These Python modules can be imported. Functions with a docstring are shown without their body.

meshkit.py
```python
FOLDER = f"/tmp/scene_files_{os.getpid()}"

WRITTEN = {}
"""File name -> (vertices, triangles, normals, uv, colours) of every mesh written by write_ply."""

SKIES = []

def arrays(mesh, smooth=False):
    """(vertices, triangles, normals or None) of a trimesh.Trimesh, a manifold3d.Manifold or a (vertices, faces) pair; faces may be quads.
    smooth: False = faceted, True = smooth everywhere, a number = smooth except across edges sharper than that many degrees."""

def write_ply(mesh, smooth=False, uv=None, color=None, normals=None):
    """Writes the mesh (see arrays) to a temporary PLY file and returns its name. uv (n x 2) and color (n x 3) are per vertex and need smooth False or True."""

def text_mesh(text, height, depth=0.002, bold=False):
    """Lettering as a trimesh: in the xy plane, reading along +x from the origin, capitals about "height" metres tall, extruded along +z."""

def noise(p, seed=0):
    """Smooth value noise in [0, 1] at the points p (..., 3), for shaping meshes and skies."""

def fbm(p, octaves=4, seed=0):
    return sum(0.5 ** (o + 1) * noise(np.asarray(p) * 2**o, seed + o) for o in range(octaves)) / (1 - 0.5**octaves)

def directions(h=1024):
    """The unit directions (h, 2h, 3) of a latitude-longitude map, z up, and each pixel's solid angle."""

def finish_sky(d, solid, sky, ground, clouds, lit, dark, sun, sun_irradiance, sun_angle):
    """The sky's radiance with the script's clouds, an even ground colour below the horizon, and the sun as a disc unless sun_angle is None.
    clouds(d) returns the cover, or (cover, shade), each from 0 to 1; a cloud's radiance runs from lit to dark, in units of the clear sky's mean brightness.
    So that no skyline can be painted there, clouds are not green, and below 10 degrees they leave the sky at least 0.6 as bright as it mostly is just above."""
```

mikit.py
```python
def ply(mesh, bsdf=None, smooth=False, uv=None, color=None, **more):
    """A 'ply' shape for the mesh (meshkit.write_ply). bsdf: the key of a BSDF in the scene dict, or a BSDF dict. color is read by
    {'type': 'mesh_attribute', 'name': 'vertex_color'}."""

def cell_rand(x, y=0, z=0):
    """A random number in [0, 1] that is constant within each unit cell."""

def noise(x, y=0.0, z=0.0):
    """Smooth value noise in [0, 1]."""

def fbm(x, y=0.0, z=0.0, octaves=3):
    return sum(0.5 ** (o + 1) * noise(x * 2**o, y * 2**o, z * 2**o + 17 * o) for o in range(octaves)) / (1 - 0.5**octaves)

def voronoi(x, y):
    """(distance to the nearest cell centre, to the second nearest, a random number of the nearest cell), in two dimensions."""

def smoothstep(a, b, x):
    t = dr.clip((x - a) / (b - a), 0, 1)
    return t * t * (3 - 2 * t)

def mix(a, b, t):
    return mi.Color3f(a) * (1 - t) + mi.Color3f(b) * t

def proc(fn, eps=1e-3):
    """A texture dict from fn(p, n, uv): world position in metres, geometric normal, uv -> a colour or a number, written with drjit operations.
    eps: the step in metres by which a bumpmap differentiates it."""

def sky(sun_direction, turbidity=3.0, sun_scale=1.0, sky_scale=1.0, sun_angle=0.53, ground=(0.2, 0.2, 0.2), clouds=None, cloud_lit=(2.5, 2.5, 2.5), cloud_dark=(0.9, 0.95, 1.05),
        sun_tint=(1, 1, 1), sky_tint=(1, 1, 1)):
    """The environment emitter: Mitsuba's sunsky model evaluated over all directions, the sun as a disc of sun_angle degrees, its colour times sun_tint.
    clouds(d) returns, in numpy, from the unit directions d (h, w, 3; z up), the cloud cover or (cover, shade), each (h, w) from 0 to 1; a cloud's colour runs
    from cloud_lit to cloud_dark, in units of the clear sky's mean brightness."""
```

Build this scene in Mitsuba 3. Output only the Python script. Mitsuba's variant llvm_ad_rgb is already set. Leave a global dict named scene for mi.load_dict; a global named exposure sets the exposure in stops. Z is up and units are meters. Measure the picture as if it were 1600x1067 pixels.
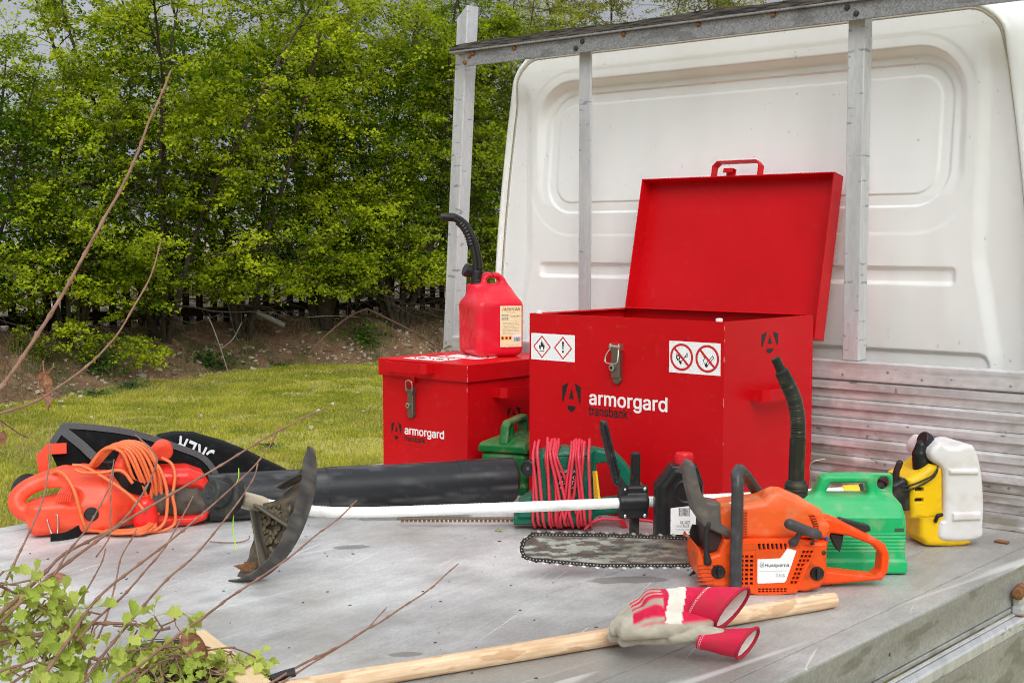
import math
import numpy as np
import trimesh
import mitsuba as mi
import drjit as dr
import manifold3d as m3
from shapely.geometry import Polygon, Point, LineString, box as sbox
from shapely.ops import unary_union
from shapely import affinity
import mikit
import meshkit
from mikit import proc, fbm, noise, smoothstep, mix

# ---------------------------------------------------------------- camera, sky, exposure
T = mi.ScalarTransform4f
YAW, PITCH = math.radians(41.2), math.radians(4.21)
EYE = np.array([0.0, 0.0, 0.68])
FWD = np.array([-math.sin(YAW) * math.cos(PITCH), math.cos(YAW) * math.cos(PITCH), -math.sin(PITCH)])
exposure = 2.85
scene = {
    'camera': {'type': 'perspective', 'fov': 41.99, 'fov_axis': 'x', 'near_clip': 0.05, 'far_clip': 500.0,
               'to_world': T().look_at(origin=EYE.tolist(), target=(EYE + FWD).tolist(), up=[0, 0, 1])},
}


def overcast(d):
    z = np.clip(d[..., 2], 0, 1)
    n = meshkit.fbm(np.stack([d[..., 0] / (z + 0.25) * 1.6, d[..., 1] / (z + 0.25) * 1.6, z * 0 + 3.1], -1), 5)
    c = d @ (np.array([0.66, -0.62, 0.72]) / 1.158)
    shade = np.clip(0.80 - 0.55 * z ** 0.8 + 0.40 * (0.5 - 0.5 * c) + (n - 0.5) * 0.5, 0, 1)
    return np.ones_like(z), shade


scene['sky'] = mikit.sky([0.66, -0.62, 0.72], turbidity=3, sun_scale=0.3, sun_angle=40, sun_tint=(0.76, 0.97, 1.28), clouds=overcast,
                         cloud_lit=(2.3, 2.36, 2.46), cloud_dark=(0.54, 0.57, 0.64), ground=(0.16, 0.16, 0.13))
labels = {}


# ---------------------------------------------------------------- helpers
USED = set()


def nk(parent, name):
    """A free key for a part (or a thing when parent is None)."""
    base = f'{parent}__{name}' if parent else name
    k, i = base, 0
    while k in USED:
        i += 1
        k = f'{base}_{i:03d}'
    USED.add(k)
    return k


def tag(k, label, cat=None, group=None, kind=None):
    labels[k] = {'label': label}
    if cat:
        labels[k]['category'] = cat
    if group:
        labels[k]['group'] = group
    if kind:
        labels[k]['kind'] = kind
    return k


def thing(name, label, cat, group=None):
    return tag(nk(None, name), label, cat, group)


def tm(mesh):
    if hasattr(mesh, 'to_mesh'):
        q = mesh.to_mesh()
        return trimesh.Trimesh(q.vert_properties[:, :3], q.tri_verts, process=False)
    if isinstance(mesh, (list,)):
        return trimesh.util.concatenate([tm(x) for x in mesh])
    if isinstance(mesh, tuple):
        f = np.asarray(mesh[1])
        if f.shape[1] == 4:
            f = np.vstack([f[:, [0, 1, 2]], f[:, [0, 2, 3]]])
        return trimesh.Trimesh(np.asarray(mesh[0], float), f, process=False)
    return mesh


def put(parent, name, mesh, bsdf, smooth=35, M=None, color=None, kind=None, label=None, **more):
    """One entry of the scene. color: fn(vertices, normals) -> rgb per vertex (bsdf must read vertex_color)."""
    k = nk(parent, name)
    mesh = tm(mesh)
    if M is not None:
        mesh = mesh.copy()
        mesh.apply_transform(M)
    if color is not None:
        if smooth is not False and smooth is not True:
            mesh = trimesh.graph.smooth_shade(mesh, angle=math.radians(smooth), facet_minarea=None)
            smooth = True
        v = np.array(mesh.vertices)
        c = color(v) if callable(color) else color
        scene[k] = mikit.ply(trimesh.Trimesh(v, np.array(mesh.faces), process=False), bsdf, smooth=smooth, color=np.clip(c, 0, 1), **more)
    else:
        scene[k] = mikit.ply(mesh, bsdf, smooth=smooth, **more)
    if kind or label:
        labels[k] = {}
        if kind:
            labels[k]['kind'] = kind
        if label:
            labels[k]['label'] = label
    return k


def frame(o, deg, z=None):
    """Matrix of a local frame standing on o: x along deg in the deck plane, y away, z up."""
    a = math.radians(deg)
    M = np.eye(4)
    M[:3, 0] = [math.cos(a), math.sin(a), 0]
    M[:3, 1] = [-math.sin(a), math.cos(a), 0]
    M[:3, 3] = o
    return M


def axes(o, ex, ey, ez):
    M = np.eye(4)
    M[:3, 0], M[:3, 1], M[:3, 2], M[:3, 3] = ex, ey, ez, o
    return M


def shift(x=0, y=0, z=0):
    M = np.eye(4)
    M[:3, 3] = x, y, z
    return M


FRONT = axes([0, 0, 0], [1, 0, 0], [0, 0, 1], [0, -1, 0])   # drawing plane -> a face that looks along -y
SIDE = axes([0, 0, 0], [0, 1, 0], [0, 0, 1], [1, 0, 0])     # drawing plane -> a face that looks along +x


def cbox(x0, x1, y0, y1, z0, z1, b=0.0015):
    p = []
    for sx, x in ((1, x0), (-1, x1)):
        for sy, y in ((1, y0), (-1, y1)):
            for sz, z in ((1, z0), (-1, z1)):
                p += [(x, y + sy * b, z + sz * b), (x + sx * b, y, z + sz * b), (x + sx * b, y + sy * b, z)]
    return tm(m3.Manifold.hull_points(np.array(p)))


def flat(poly, d=0.0004):
    gs = [g for g in getattr(poly, 'geoms', [poly]) if g.area > 1e-9]
    return trimesh.util.concatenate([trimesh.creation.extrude_polygon(g, d, engine='earcut') for g in gs])


def catmull(pts, n=8, closed=False):
    p = np.asarray(pts, float)
    if closed:
        p = np.vstack([p[-1], p, p[:2]])
    else:
        p = np.vstack([2 * p[0] - p[1], p, 2 * p[-1] - p[-2]])
    t = np.linspace(0, 1, n, endpoint=False)[:, None]
    out = []
    for i in range(1, len(p) - 2):
        a, b, c, d = p[i - 1:i + 3]
        out.append(0.5 * (2 * b + (c - a) * t + (2 * a - 5 * b + 4 * c - d) * t ** 2 + (3 * b - a - 3 * c + d) * t ** 3))
    out = np.vstack(out)
    return out if closed else np.vstack([out, p[-2]])


def tube(path, r, sides=10, closed=False, cap=True, prof=None):
    """A swept tube along path with radius r (number or one per point); prof: unit profile (k x 2) instead of a circle."""
    p = np.asarray(path, float)
    n = len(p)
    r = np.broadcast_to(np.asarray(r, float), (n,))
    t = np.gradient(p, axis=0) if not closed else np.roll(p, -1, 0) - np.roll(p, 1, 0)
    t /= np.maximum(np.linalg.norm(t, axis=1, keepdims=True), 1e-12)
    u = np.cross(t[0], [0, 0, 1] if abs(t[0][2]) < 0.9 else [1, 0, 0])
    u /= np.linalg.norm(u)
    us = []
    for i in range(n):
        u = u - t[i] * (u @ t[i])
        u /= np.linalg.norm(u)
        us.append(u)
    us = np.array(us)
    ws = np.cross(t, us)
    if prof is None:
        a = np.arange(sides) / sides * 2 * np.pi
        prof = np.stack([np.cos(a), np.sin(a)], 1)
    prof = np.asarray(prof, float)
    k = len(prof)
    v = p[:, None] + r[:, None, None] * (us[:, None] * prof[None, :, :1] + ws[:, None] * prof[None, :, 1:])
    v = v.reshape(-1, 3)
    f = []
    m = n if closed else n - 1
    i, j = np.meshgrid(np.arange(m), np.arange(k), indexing='ij')
    a, b = (i * k + j).ravel(), (i * k + (j + 1) % k).ravel()
    c, d = (((i + 1) % n) * k + (j + 1) % k).ravel(), (((i + 1) % n) * k + j).ravel()
    f = np.vstack([np.stack([a, b, c], 1), np.stack([a, c, d], 1)])
    if cap and not closed:
        v = np.vstack([v, p[0], p[-1]])
        e = np.arange(k)
        f = np.vstack([f, np.stack([(e + 1) % k, e, e * 0 + n * k], 1), np.stack([(n - 1) * k + e, (n - 1) * k + (e + 1) % k, e * 0 + n * k + 1], 1)])
    return trimesh.Trimesh(v, f, process=False)


def lathe(prof, n=32):
    """(radius, height) profile turned round z."""
    pr = np.asarray(prof, float)
    a = np.arange(n) / n * 2 * np.pi
    v = np.stack([pr[:, None, 0] * np.cos(a), pr[:, None, 0] * np.sin(a), np.repeat(pr[:, 1:], n, 1)], -1).reshape(-1, 3)
    i, j = np.meshgrid(np.arange(len(pr) - 1), np.arange(n), indexing='ij')
    a0, b0 = (i * n + j).ravel(), (i * n + (j + 1) % n).ravel()
    f = np.vstack([np.stack([a0, b0, b0 + n], 1), np.stack([a0, b0 + n, a0 + n], 1)])
    m = trimesh.Trimesh(v, f, process=True)
    m.update_faces(m.nondegenerate_faces())
    return m


def along(p0, p1):
    """Matrix that takes +z from the origin to the axis p0 -> p1."""
    p0, p1 = np.asarray(p0, float), np.asarray(p1, float)
    z = (p1 - p0) / np.linalg.norm(p1 - p0)
    x = np.cross([0, 0, 1] if abs(z[2]) < 0.95 else [0, 1, 0], z)
    x /= np.linalg.norm(x)
    return axes(p0, x, np.cross(z, x), z)


def bolt_head(r=0.007, h=0.005):
    return lathe([(0, 0), (r, 0), (r, h * 0.4), (r * 0.8, h * 0.85), (r * 0.4, h), (0, h)], 12)


# --- signed distances and a surface-nets mesher: moulded bodies with rounded edges
def s_box(p, c, h, r=0.0):
    q = np.abs(p - np.asarray(c)) - (np.asarray(h) - r)
    return np.linalg.norm(np.maximum(q, 0), axis=-1) + np.minimum(q.max(-1), 0) - r


def s_cap(p, a, b, ra, rb=None):
    a, b = np.asarray(a, float), np.asarray(b, float)
    rb = ra if rb is None else rb
    t = np.clip(((p - a) @ (b - a)) / max((b - a) @ (b - a), 1e-12), 0, 1)
    return np.linalg.norm(p - a - t[..., None] * (b - a), axis=-1) - (ra + (rb - ra) * t)


def s_path(p, pts, r):
    pts = np.asarray(pts, float)
    r = np.broadcast_to(r, (len(pts),))
    d = None
    for i in range(len(pts) - 1):
        e = s_cap(p, pts[i], pts[i + 1], r[i], r[i + 1])
        d = e if d is None else np.minimum(d, e)
    return d


def s_cyl(p, a, b, r, e=0.0):
    a, b = np.asarray(a, float), np.asarray(b, float)
    L = np.linalg.norm(b - a)
    z = (p - a) @ ((b - a) / L)
    q = np.linalg.norm(p - a - z[..., None] * ((b - a) / L), axis=-1)
    w0, w1 = q - r + e, np.abs(z - L / 2) - L / 2 + e
    return np.minimum(np.maximum(w0, w1), 0) + np.hypot(np.maximum(w0, 0), np.maximum(w1, 0)) - e


def s_poly2(x, y, poly):
    v = np.asarray(poly, float)
    d = np.full(x.shape, 1e9, np.float64)
    inside = np.zeros(x.shape, bool)
    for i in range(len(v)):
        a, b = v[i], v[i - 1]
        ex, ey = b - a
        wx, wy = x - a[0], y - a[1]
        t = np.clip((wx * ex + wy * ey) / max(ex * ex + ey * ey, 1e-12), 0, 1)
        d = np.minimum(d, (wx - ex * t) ** 2 + (wy - ey * t) ** 2)
        inside ^= ((a[1] > y) != (b[1] > y)) & (x < (b[0] - a[0]) * (y - a[1]) / (b[1] - a[1] if b[1] != a[1] else 1e-12) + a[0])
    return np.sqrt(d) * np.where(inside, -1, 1)


def s_ext(p, poly, y0, y1, r=0.0, ax=(0, 2, 1)):
    """A polygon in the plane of axes ax[0], ax[1], extruded along ax[2] from y0 to y1, its edges rounded by r."""
    d = s_poly2(p[..., ax[0]], p[..., ax[1]], poly) + r
    w = np.abs(p[..., ax[2]] - (y0 + y1) / 2) - (y1 - y0) / 2 + r
    return np.minimum(np.maximum(d, w), 0) + np.hypot(np.maximum(d, 0), np.maximum(w, 0)) - r


def u_(a, b, k=0.0):
    if k <= 0:
        return np.minimum(a, b)
    h = np.maximum(k - np.abs(a - b), 0) / k
    return np.minimum(a, b) - h * h * k / 4


def c_(a, b, k=0.0):
    """a cut back to where b < 0 too: give -tool to take the tool away."""
    return -u_(-a, -b, k)


def i_(a, b, k=0.0):
    return -u_(-a, -b, k)


def nets(fn, lo, hi, h):
    """Surface nets of fn(p) = 0 in the box lo..hi with cells of h; vertices pulled onto the surface."""
    lo, hi = np.asarray(lo, float) - 1.5 * h, np.asarray(hi, float) + 1.5 * h
    n = np.ceil((hi - lo) / h).astype(int) + 1
    n = (n + 3) // 4 * 4
    blk = n // 4
    cc = np.stack(np.meshgrid(*[lo[i] + h * (1.5 + 4 * np.arange(blk[i])) for i in range(3)], indexing='ij'), -1).reshape(-1, 3)
    dc = fn(cc)
    near = np.abs(dc) < 2.6 * h * 1.75
    d = np.repeat(np.repeat(np.repeat(np.sign(dc).reshape(blk), 4, 0), 4, 1), 4, 2).astype(float)
    o4 = np.stack(np.meshgrid(*[np.arange(4)] * 3, indexing='ij'), -1).reshape(-1, 3)
    bi = np.argwhere(near.reshape(blk))
    gi = (bi[:, None] * 4 + o4[None]).reshape(-1, 3)
    d[tuple(gi.T)] = fn(lo + h * gi)
    s = d < 0
    c = np.zeros(n - 1, int)
    for a in (0, 1):
        for b in (0, 1):
            for e in (0, 1):
                c += s[a:n[0] - 1 + a, b:n[1] - 1 + b, e:n[2] - 1 + e]
    act = (c > 0) & (c < 8)
    idx = -np.ones(n - 1, int)
    idx[act] = np.arange(act.sum())
    v = lo + (np.argwhere(act) + 0.5) * h
    quads = []
    for ax in range(3):
        o1, o2 = (ax + 1) % 3, (ax + 2) % 3
        sl0, sl1 = [slice(None)] * 3, [slice(None)] * 3
        sl0[ax], sl1[ax] = slice(0, -1), slice(1, None)
        cr = s[tuple(sl0)] != s[tuple(sl1)]
        e = np.argwhere(cr)
        e = e[(e[:, o1] > 0) & (e[:, o2] > 0) & (e[:, o1] < n[o1] - 1) & (e[:, o2] < n[o2] - 1)]
        if not len(e):
            continue
        inside = s[tuple(e.T)]

        def at(k1, k2):
            q = e.copy()
            q[:, o1] -= k1
            q[:, o2] -= k2
            return idx[tuple(q.T)]
        q = np.stack([at(1, 1), at(0, 1), at(0, 0), at(1, 0)], 1)
        q[~inside] = q[~inside][:, ::-1]
        quads.append(q)
    q = np.vstack(quads)
    for _ in range(2):
        e = h * 0.25
        g0 = fn(v)
        gr = np.stack([fn(v + np.eye(3)[i] * e) - fn(v - np.eye(3)[i] * e) for i in range(3)], -1) / (2 * e)
        v = v - np.clip(g0 / np.maximum((gr ** 2).sum(-1), 0.2), -h, h)[:, None] * gr * 0.8
    return trimesh.Trimesh(v, np.vstack([q[:, [0, 1, 2]], q[:, [0, 2, 3]]]), process=False)


def rgb(*c):
    """sRGB 0-255 to linear."""
    a = np.array(c, float) / 255
    return np.where(a <= 0.04045, a / 12.92, ((a + 0.055) / 1.055) ** 2.4)


def pr(name, color, rough=0.45, spec=0.5, metal=0.0, two=False, **k):
    c = {'type': 'rgb', 'value': [float(x) for x in color]} if not isinstance(color, dict) else color
    b = {'type': 'principled', 'base_color': c, 'roughness': rough, 'metallic': metal, **k}
    if metal == 0:
        b['specular'] = spec
    scene[name] = {'type': 'twosided', 'bsdf': b} if two else b
    return name


def bump(name, inner, fn, scale, eps=1e-3):
    b = scene.pop(inner) if isinstance(inner, str) else inner
    scene[name] = {'type': 'bumpmap', 'arbitrary': proc(fn, eps), 'scale': scale, 'bsdf': b}
    return name


VC = {'type': 'mesh_attribute', 'name': 'vertex_color'}


def speck(v, base, dirt, f=60.0, lo=0.5, hi=0.75, amt=0.5, seed=0, up=None):
    """Vertex colours: base with patches of dirt by noise."""
    n = meshkit.fbm(np.asarray(v) * f, 4, seed)
    t = np.clip((n - lo) / (hi - lo), 0, 1)[:, None] * amt
    return np.asarray(base) * (1 - t) + np.asarray(dirt) * t

# ---------------------------------------------------------------- materials of the truck and the boxes
def deck_col(p, n, uv):
    px, py = p.x + 0.9 * p.z, p.y
    streak = fbm(px * 70 + py * 9, py * 2.2, 0.5, 3)
    cloudy = fbm(px * 4.3, py * 3.1, 2.0, 4)
    fine = noise(px * 420, py * 160, 1)
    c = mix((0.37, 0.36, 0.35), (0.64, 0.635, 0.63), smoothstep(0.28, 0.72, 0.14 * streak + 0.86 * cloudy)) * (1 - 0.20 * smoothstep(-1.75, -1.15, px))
    c = c * (0.88 + 0.24 * fbm(px * 30, py * 24, 6, 3))
    c = c * (0.90 + 0.20 * fine)
    scr = fbm(px * 26 - py * 3, py * 1.1 + px * 0.5, 7, 2)
    c = mix(c, (0.82, 0.82, 0.82), smoothstep(0.80, 0.88, scr) * 0.6)
    sc2 = noise((px + py * 0.35) * 160, (py - px * 0.35) * 2.6, 11)
    c = mix(c, (0.85, 0.85, 0.85), smoothstep(0.93, 0.975, sc2) * 0.6)
    st = fbm(px * 8 + 3.7, py * 5, 3.3, 4)
    c = mix(c, (0.20, 0.185, 0.17), smoothstep(0.62, 0.76, st) * 0.40)
    # two oil patches with outlines of their own
    wob = (fbm(px * 22, py * 22, 5, 3) - 0.5) * 0.09
    for x, y, sx, sy in ((-1.575, 2.16, 0.085, 0.026), (-1.43, 1.63, 0.035, 0.016), (-1.56, 1.52, 0.03, 0.014), (-2.35, 2.30, 0.16, 0.04), (-2.22, 1.98, 0.05, 0.02)):
        u, v = px - x, py - y
        a, b = 0.66 * u + 0.75 * v, -0.75 * u + 0.66 * v
        r = dr.sqrt(dr.square(a / sx) + dr.square(b / sy))
        c = mix(c, (0.13, 0.12, 0.115), (1 - smoothstep(0.8, 1.1, r + wob * 8)) * 0.65)
    brown = fbm(px * 3.1 + 9, py * 4.2 + 1, 8, 3)
    c = mix(c, (0.34, 0.27, 0.18), smoothstep(0.55, 0.75, brown) * 0.22 + smoothstep(-1.5, -1.1, px) * 0.12)
    return c


def deck_rough(p, n, uv):
    return 0.40 + 0.25 * fbm(p.x * 9, p.y * 6, 4, 3)


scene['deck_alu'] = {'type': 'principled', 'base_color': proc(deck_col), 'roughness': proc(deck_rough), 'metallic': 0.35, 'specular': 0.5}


def board_col(p, n, uv):
    x, z = p.x + p.y * 0.8, p.z
    streak = fbm(x * 3.5, z * 90, p.y * 3, 3)
    c = mix((0.50, 0.485, 0.49), (0.70, 0.68, 0.69), smoothstep(0.25, 0.75, streak))
    c = c * (0.85 + 0.3 * fbm(x * 60, z * 60, 3, 3))
    g = fbm(x * 9, z * 22, 1.5, 4)
    low = 1 - smoothstep(0.02, 0.30, z)
    c = mix(c, (0.20, 0.18, 0.12), smoothstep(0.48, 0.70, g + 0.12 * low) * (0.25 + 0.45 * low))
    m = noise(x * 85, z * 120, 5) * noise(x * 23, z * 31, 6)
    c = mix(c, (0.10, 0.10, 0.11), smoothstep(0.66, 0.80, m) * 0.7)
    return c


scene['board_alu'] = {'type': 'principled', 'base_color': proc(board_col), 'roughness': 0.42, 'metallic': 0.4, 'specular': 0.5}


def frame_col(p, n, uv):
    x, z = p.x + p.y * 0.7, p.z
    c = mix((0.42, 0.42, 0.44), (0.60, 0.60, 0.62), fbm(x * 40, z * 5, 2, 3))
    c = c * (0.94 + 0.12 * noise(x * 300, z * 60, 2))
    m = fbm(x * 60, z * 150, 7, 3) * noise(x * 14, z * 110, 3)
    c = mix(c, (0.10, 0.10, 0.11), smoothstep(0.46, 0.60, m) * 0.55)
    return c


scene['frame_alu'] = {'type': 'principled', 'base_color': proc(frame_col), 'roughness': 0.45, 'metallic': 0.3, 'specular': 0.5}


def rail_col(p, n, uv):
    c = mix((0.20, 0.20, 0.21), (0.33, 0.33, 0.345), smoothstep(0.25, 0.75, fbm(p.x * 330, p.z * 330, p.y * 300, 2)))
    return mix(c, (0.12, 0.12, 0.12), smoothstep(0.6, 0.75, fbm(p.x * 14, p.z * 60, 3, 3)) * 0.5)


scene['rail_zinc'] = {'type': 'principled', 'base_color': proc(rail_col), 'roughness': 0.5, 'metallic': 0.3, 'specular': 0.4}


def cab_col(p, n, uv):
    c = mix((0.77, 0.77, 0.77), (0.82, 0.82, 0.82), fbm(p.x * 3, p.z * 3, 1, 3))
    m = fbm(p.x * 45, p.z * 75, 4, 3) * noise(p.x * 150, p.z * 90, 3)
    c = mix(c, (0.30, 0.29, 0.27), smoothstep(0.66, 0.74, m) * 0.4)
    low = 1 - smoothstep(0.36, 0.75, p.z)
    return mix(c, (0.55, 0.53, 0.49), smoothstep(0.45, 0.75, fbm(p.x * 9, p.z * 2.5, 6, 3)) * (0.12 + 0.25 * low))


scene['cab_white'] = {'type': 'principled', 'base_color': proc(cab_col), 'roughness': 0.22, 'specular': 0.5, 'clearcoat': 0.6, 'clearcoat_gloss': 0.9}


def red_col(p, n, uv):
    c = mix((0.50, 0.003, 0.005), (0.57, 0.004, 0.010), fbm(p.x * 7 + p.y * 5, p.z * 7, 1, 3))
    d = fbm(p.x * 55 + p.y * 40, p.z * 60 - p.y * 13, 3, 3)
    s = noise((p.x + p.y) * 34 + p.z * 21, (p.z - .6 * (p.x + p.y)) * 520, 3)
    c = mix(c, (0.66, 0.16, 0.15), smoothstep(0.965, 0.985, s) * smoothstep(.5, .7, fbm(p.x * 9 + p.y * 7, p.z * 9, 8, 2)) * 0.6)
    return mix(c, (0.62, 0.10, 0.10), smoothstep(0.68, 0.86, d) * 0.08)


RED = {'type': 'principled', 'base_color': proc(red_col), 'roughness': 0.38, 'specular': 0.16}
scene['red_paint'] = {'type': 'bumpmap', 'arbitrary': proc(lambda p, n, uv: noise(p.x * 330, p.y * 330, p.z * 330), 6e-4), 'scale': 0.00012, 'bsdf': RED}

pr('chip_white', (0.66, 0.35, 0.34), 0.7)
pr('black_print', (0.008, 0.008, 0.009), 0.45)
pr('white_print', (0.82, 0.82, 0.82), 0.4)
pr('red_print', (0.52, 0.012, 0.02), 0.45)
pr('grey_print', (0.28, 0.28, 0.28), 0.5)
pr('blue_print', (0.03, 0.045, 0.11), 0.5)
pr('orange_print', (0.75, 0.22, 0.03), 0.5)
pr('cream_label', (0.84, 0.70, 0.42), 0.5)
pr('steel', (0.50, 0.46, 0.40), 0.32, metal=0.9)
pr('dull_steel', (0.19, 0.165, 0.13), 0.38, metal=0.8)
pr('white_rubber', (0.72, 0.72, 0.70), 0.5)
pr('seal_rubber', (0.40, 0.37, 0.32), 0.7)
pr('bolt_dark', (0.045, 0.04, 0.038), 0.55, metal=0.3)
pr('dark_gap', (0.02, 0.02, 0.02), 0.9)
scene['rust'] = {'type': 'principled', 'roughness': 0.8, 'specular': 0.2, 'base_color': proc(
    lambda p, n, uv: mix((0.09, 0.035, 0.015), (0.30, 0.14, 0.06), fbm(p.x * 150, p.y * 150, p.z * 150, 3)))}
scene['rusty_plate'] = {'type': 'principled', 'roughness': 0.6, 'metallic': 0.2, 'base_color': proc(
    lambda p, n, uv: mix((0.42, 0.42, 0.41), (0.22, 0.10, 0.045), smoothstep(0.45, 0.62, fbm(p.x * 28, p.y * 28, p.z * 28, 4))))}
scene['strip_wood'] = {'type': 'principled', 'roughness': 0.85, 'specular': 0.2, 'base_color': proc(
    lambda p, n, uv: mix((0.018, 0.017, 0.016), (0.11, 0.095, 0.08), smoothstep(.3, .7, fbm(p.x * 30, p.y * 60, p.z * 260, 4))))}

# ---------------------------------------------------------------- the truck
TRUCK = thing('flatbed_truck', 'white cab flatbed truck with bare aluminium deck and headboard frame carrying the tools', 'truck')
XL, XR, YB, YH = -3.0, -1.022, 0.15, 3.12


def face_col(p, n, uv):
    c = mix((0.24, 0.235, 0.23), (0.40, 0.395, 0.385), fbm(p.y * 5, p.z * 26, 2, 4))
    c = c * (0.86 + 0.28 * noise(p.y * 220, p.z * 220, 3))
    return mix(c, (0.13, 0.12, 0.10), smoothstep(0.58, 0.74, fbm(p.y * 11, p.z * 34, 5, 4)) * 0.5)


deck = TRUCK + '__deck'
USED.add(deck)
edges = [-2.945] + [-2.81 + 0.1965 * i for i in range(9)] + [-1.083]
for i in range(len(edges) - 1):
    x0, x1 = edges[i], edges[i + 1]
    put(deck, 'plank', cbox(x0 + 0.0013, x1 - 0.0013, YB, YH + 0.04, -0.03, 0.0, 0.0014), 'deck_alu', False)
put(deck, 'edge_strip', cbox(XL, -2.949, YB, YH + 0.04, -0.11, 0.001, 0.002), 'deck_alu', False)
put(deck, 'bearer', cbox(-2.94, -1.09, YB + 0.01, YH + 0.03, -0.12, -0.034, 0.002), 'dark_gap', False)
put(TRUCK, 'side_rail', cbox(-1.0795, XR - .0004, YB, YH + 0.04, -0.0785, 0.0022, 0.0025), 'deck_alu', False)
put(TRUCK, 'side_rail_face', [cbox(XR - .003, XR + .0012, YB + .001, YH + 0.039, -0.078, -0.0022, 0.0008), cbox(-1.0795, XR + 0.003, YB, YH + 0.04, -0.0895, -0.0805, 0.002)], 'face_alu', False)
scene['face_alu'] = {'type': 'principled', 'roughness': 0.5, 'metallic': 0.3, 'specular': 0.4, 'base_color': proc(face_col)}
# seam filler between deck and rail: tan dirt
pr('tan_dirt', (0.30, 0.22, 0.12), 0.9)
put(TRUCK, 'groove_dirt', cbox(-1.0828, -1.0797, YB, YH, -0.02, -0.0015, 0.0002), 'tan_dirt', False)
drop = TRUCK + '__dropside'
USED.add(drop)
put(drop, 'top_bead', [cbox(XR + 0.004, XR + 0.012, YB, YH - 0.02, -0.094, -0.0905, 0.001), cbox(XR + 0.006, XR + 0.03, YB, YH - 0.02, -0.122, -0.096, 0.004)], 'frame_alu', False)
put(drop, 'panel', cbox(XR + 0.008, XR + 0.026, YB, YH - 0.02, -0.55, -0.1225, 0.002), 'face_alu', False)
hp = np.array([XR + 0.014, 2.765, -0.045])
put(drop, 'hinge', [tm(lathe([(0, -.03), (0.011, -.03), (0.012, -.02), (0.012, .03), (0.010, .036), (0, .036)], 16)).apply_transform(along(hp, hp + [0.2, -1, 0])),
                    tm(lathe([(0, 0), (.0055, 0), (.005, .004), (0, .005)], 12)).apply_transform(along(hp + [0.007, -.036, 0], hp + [0.2, -1, 0]))], 'rust', 40)
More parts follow.
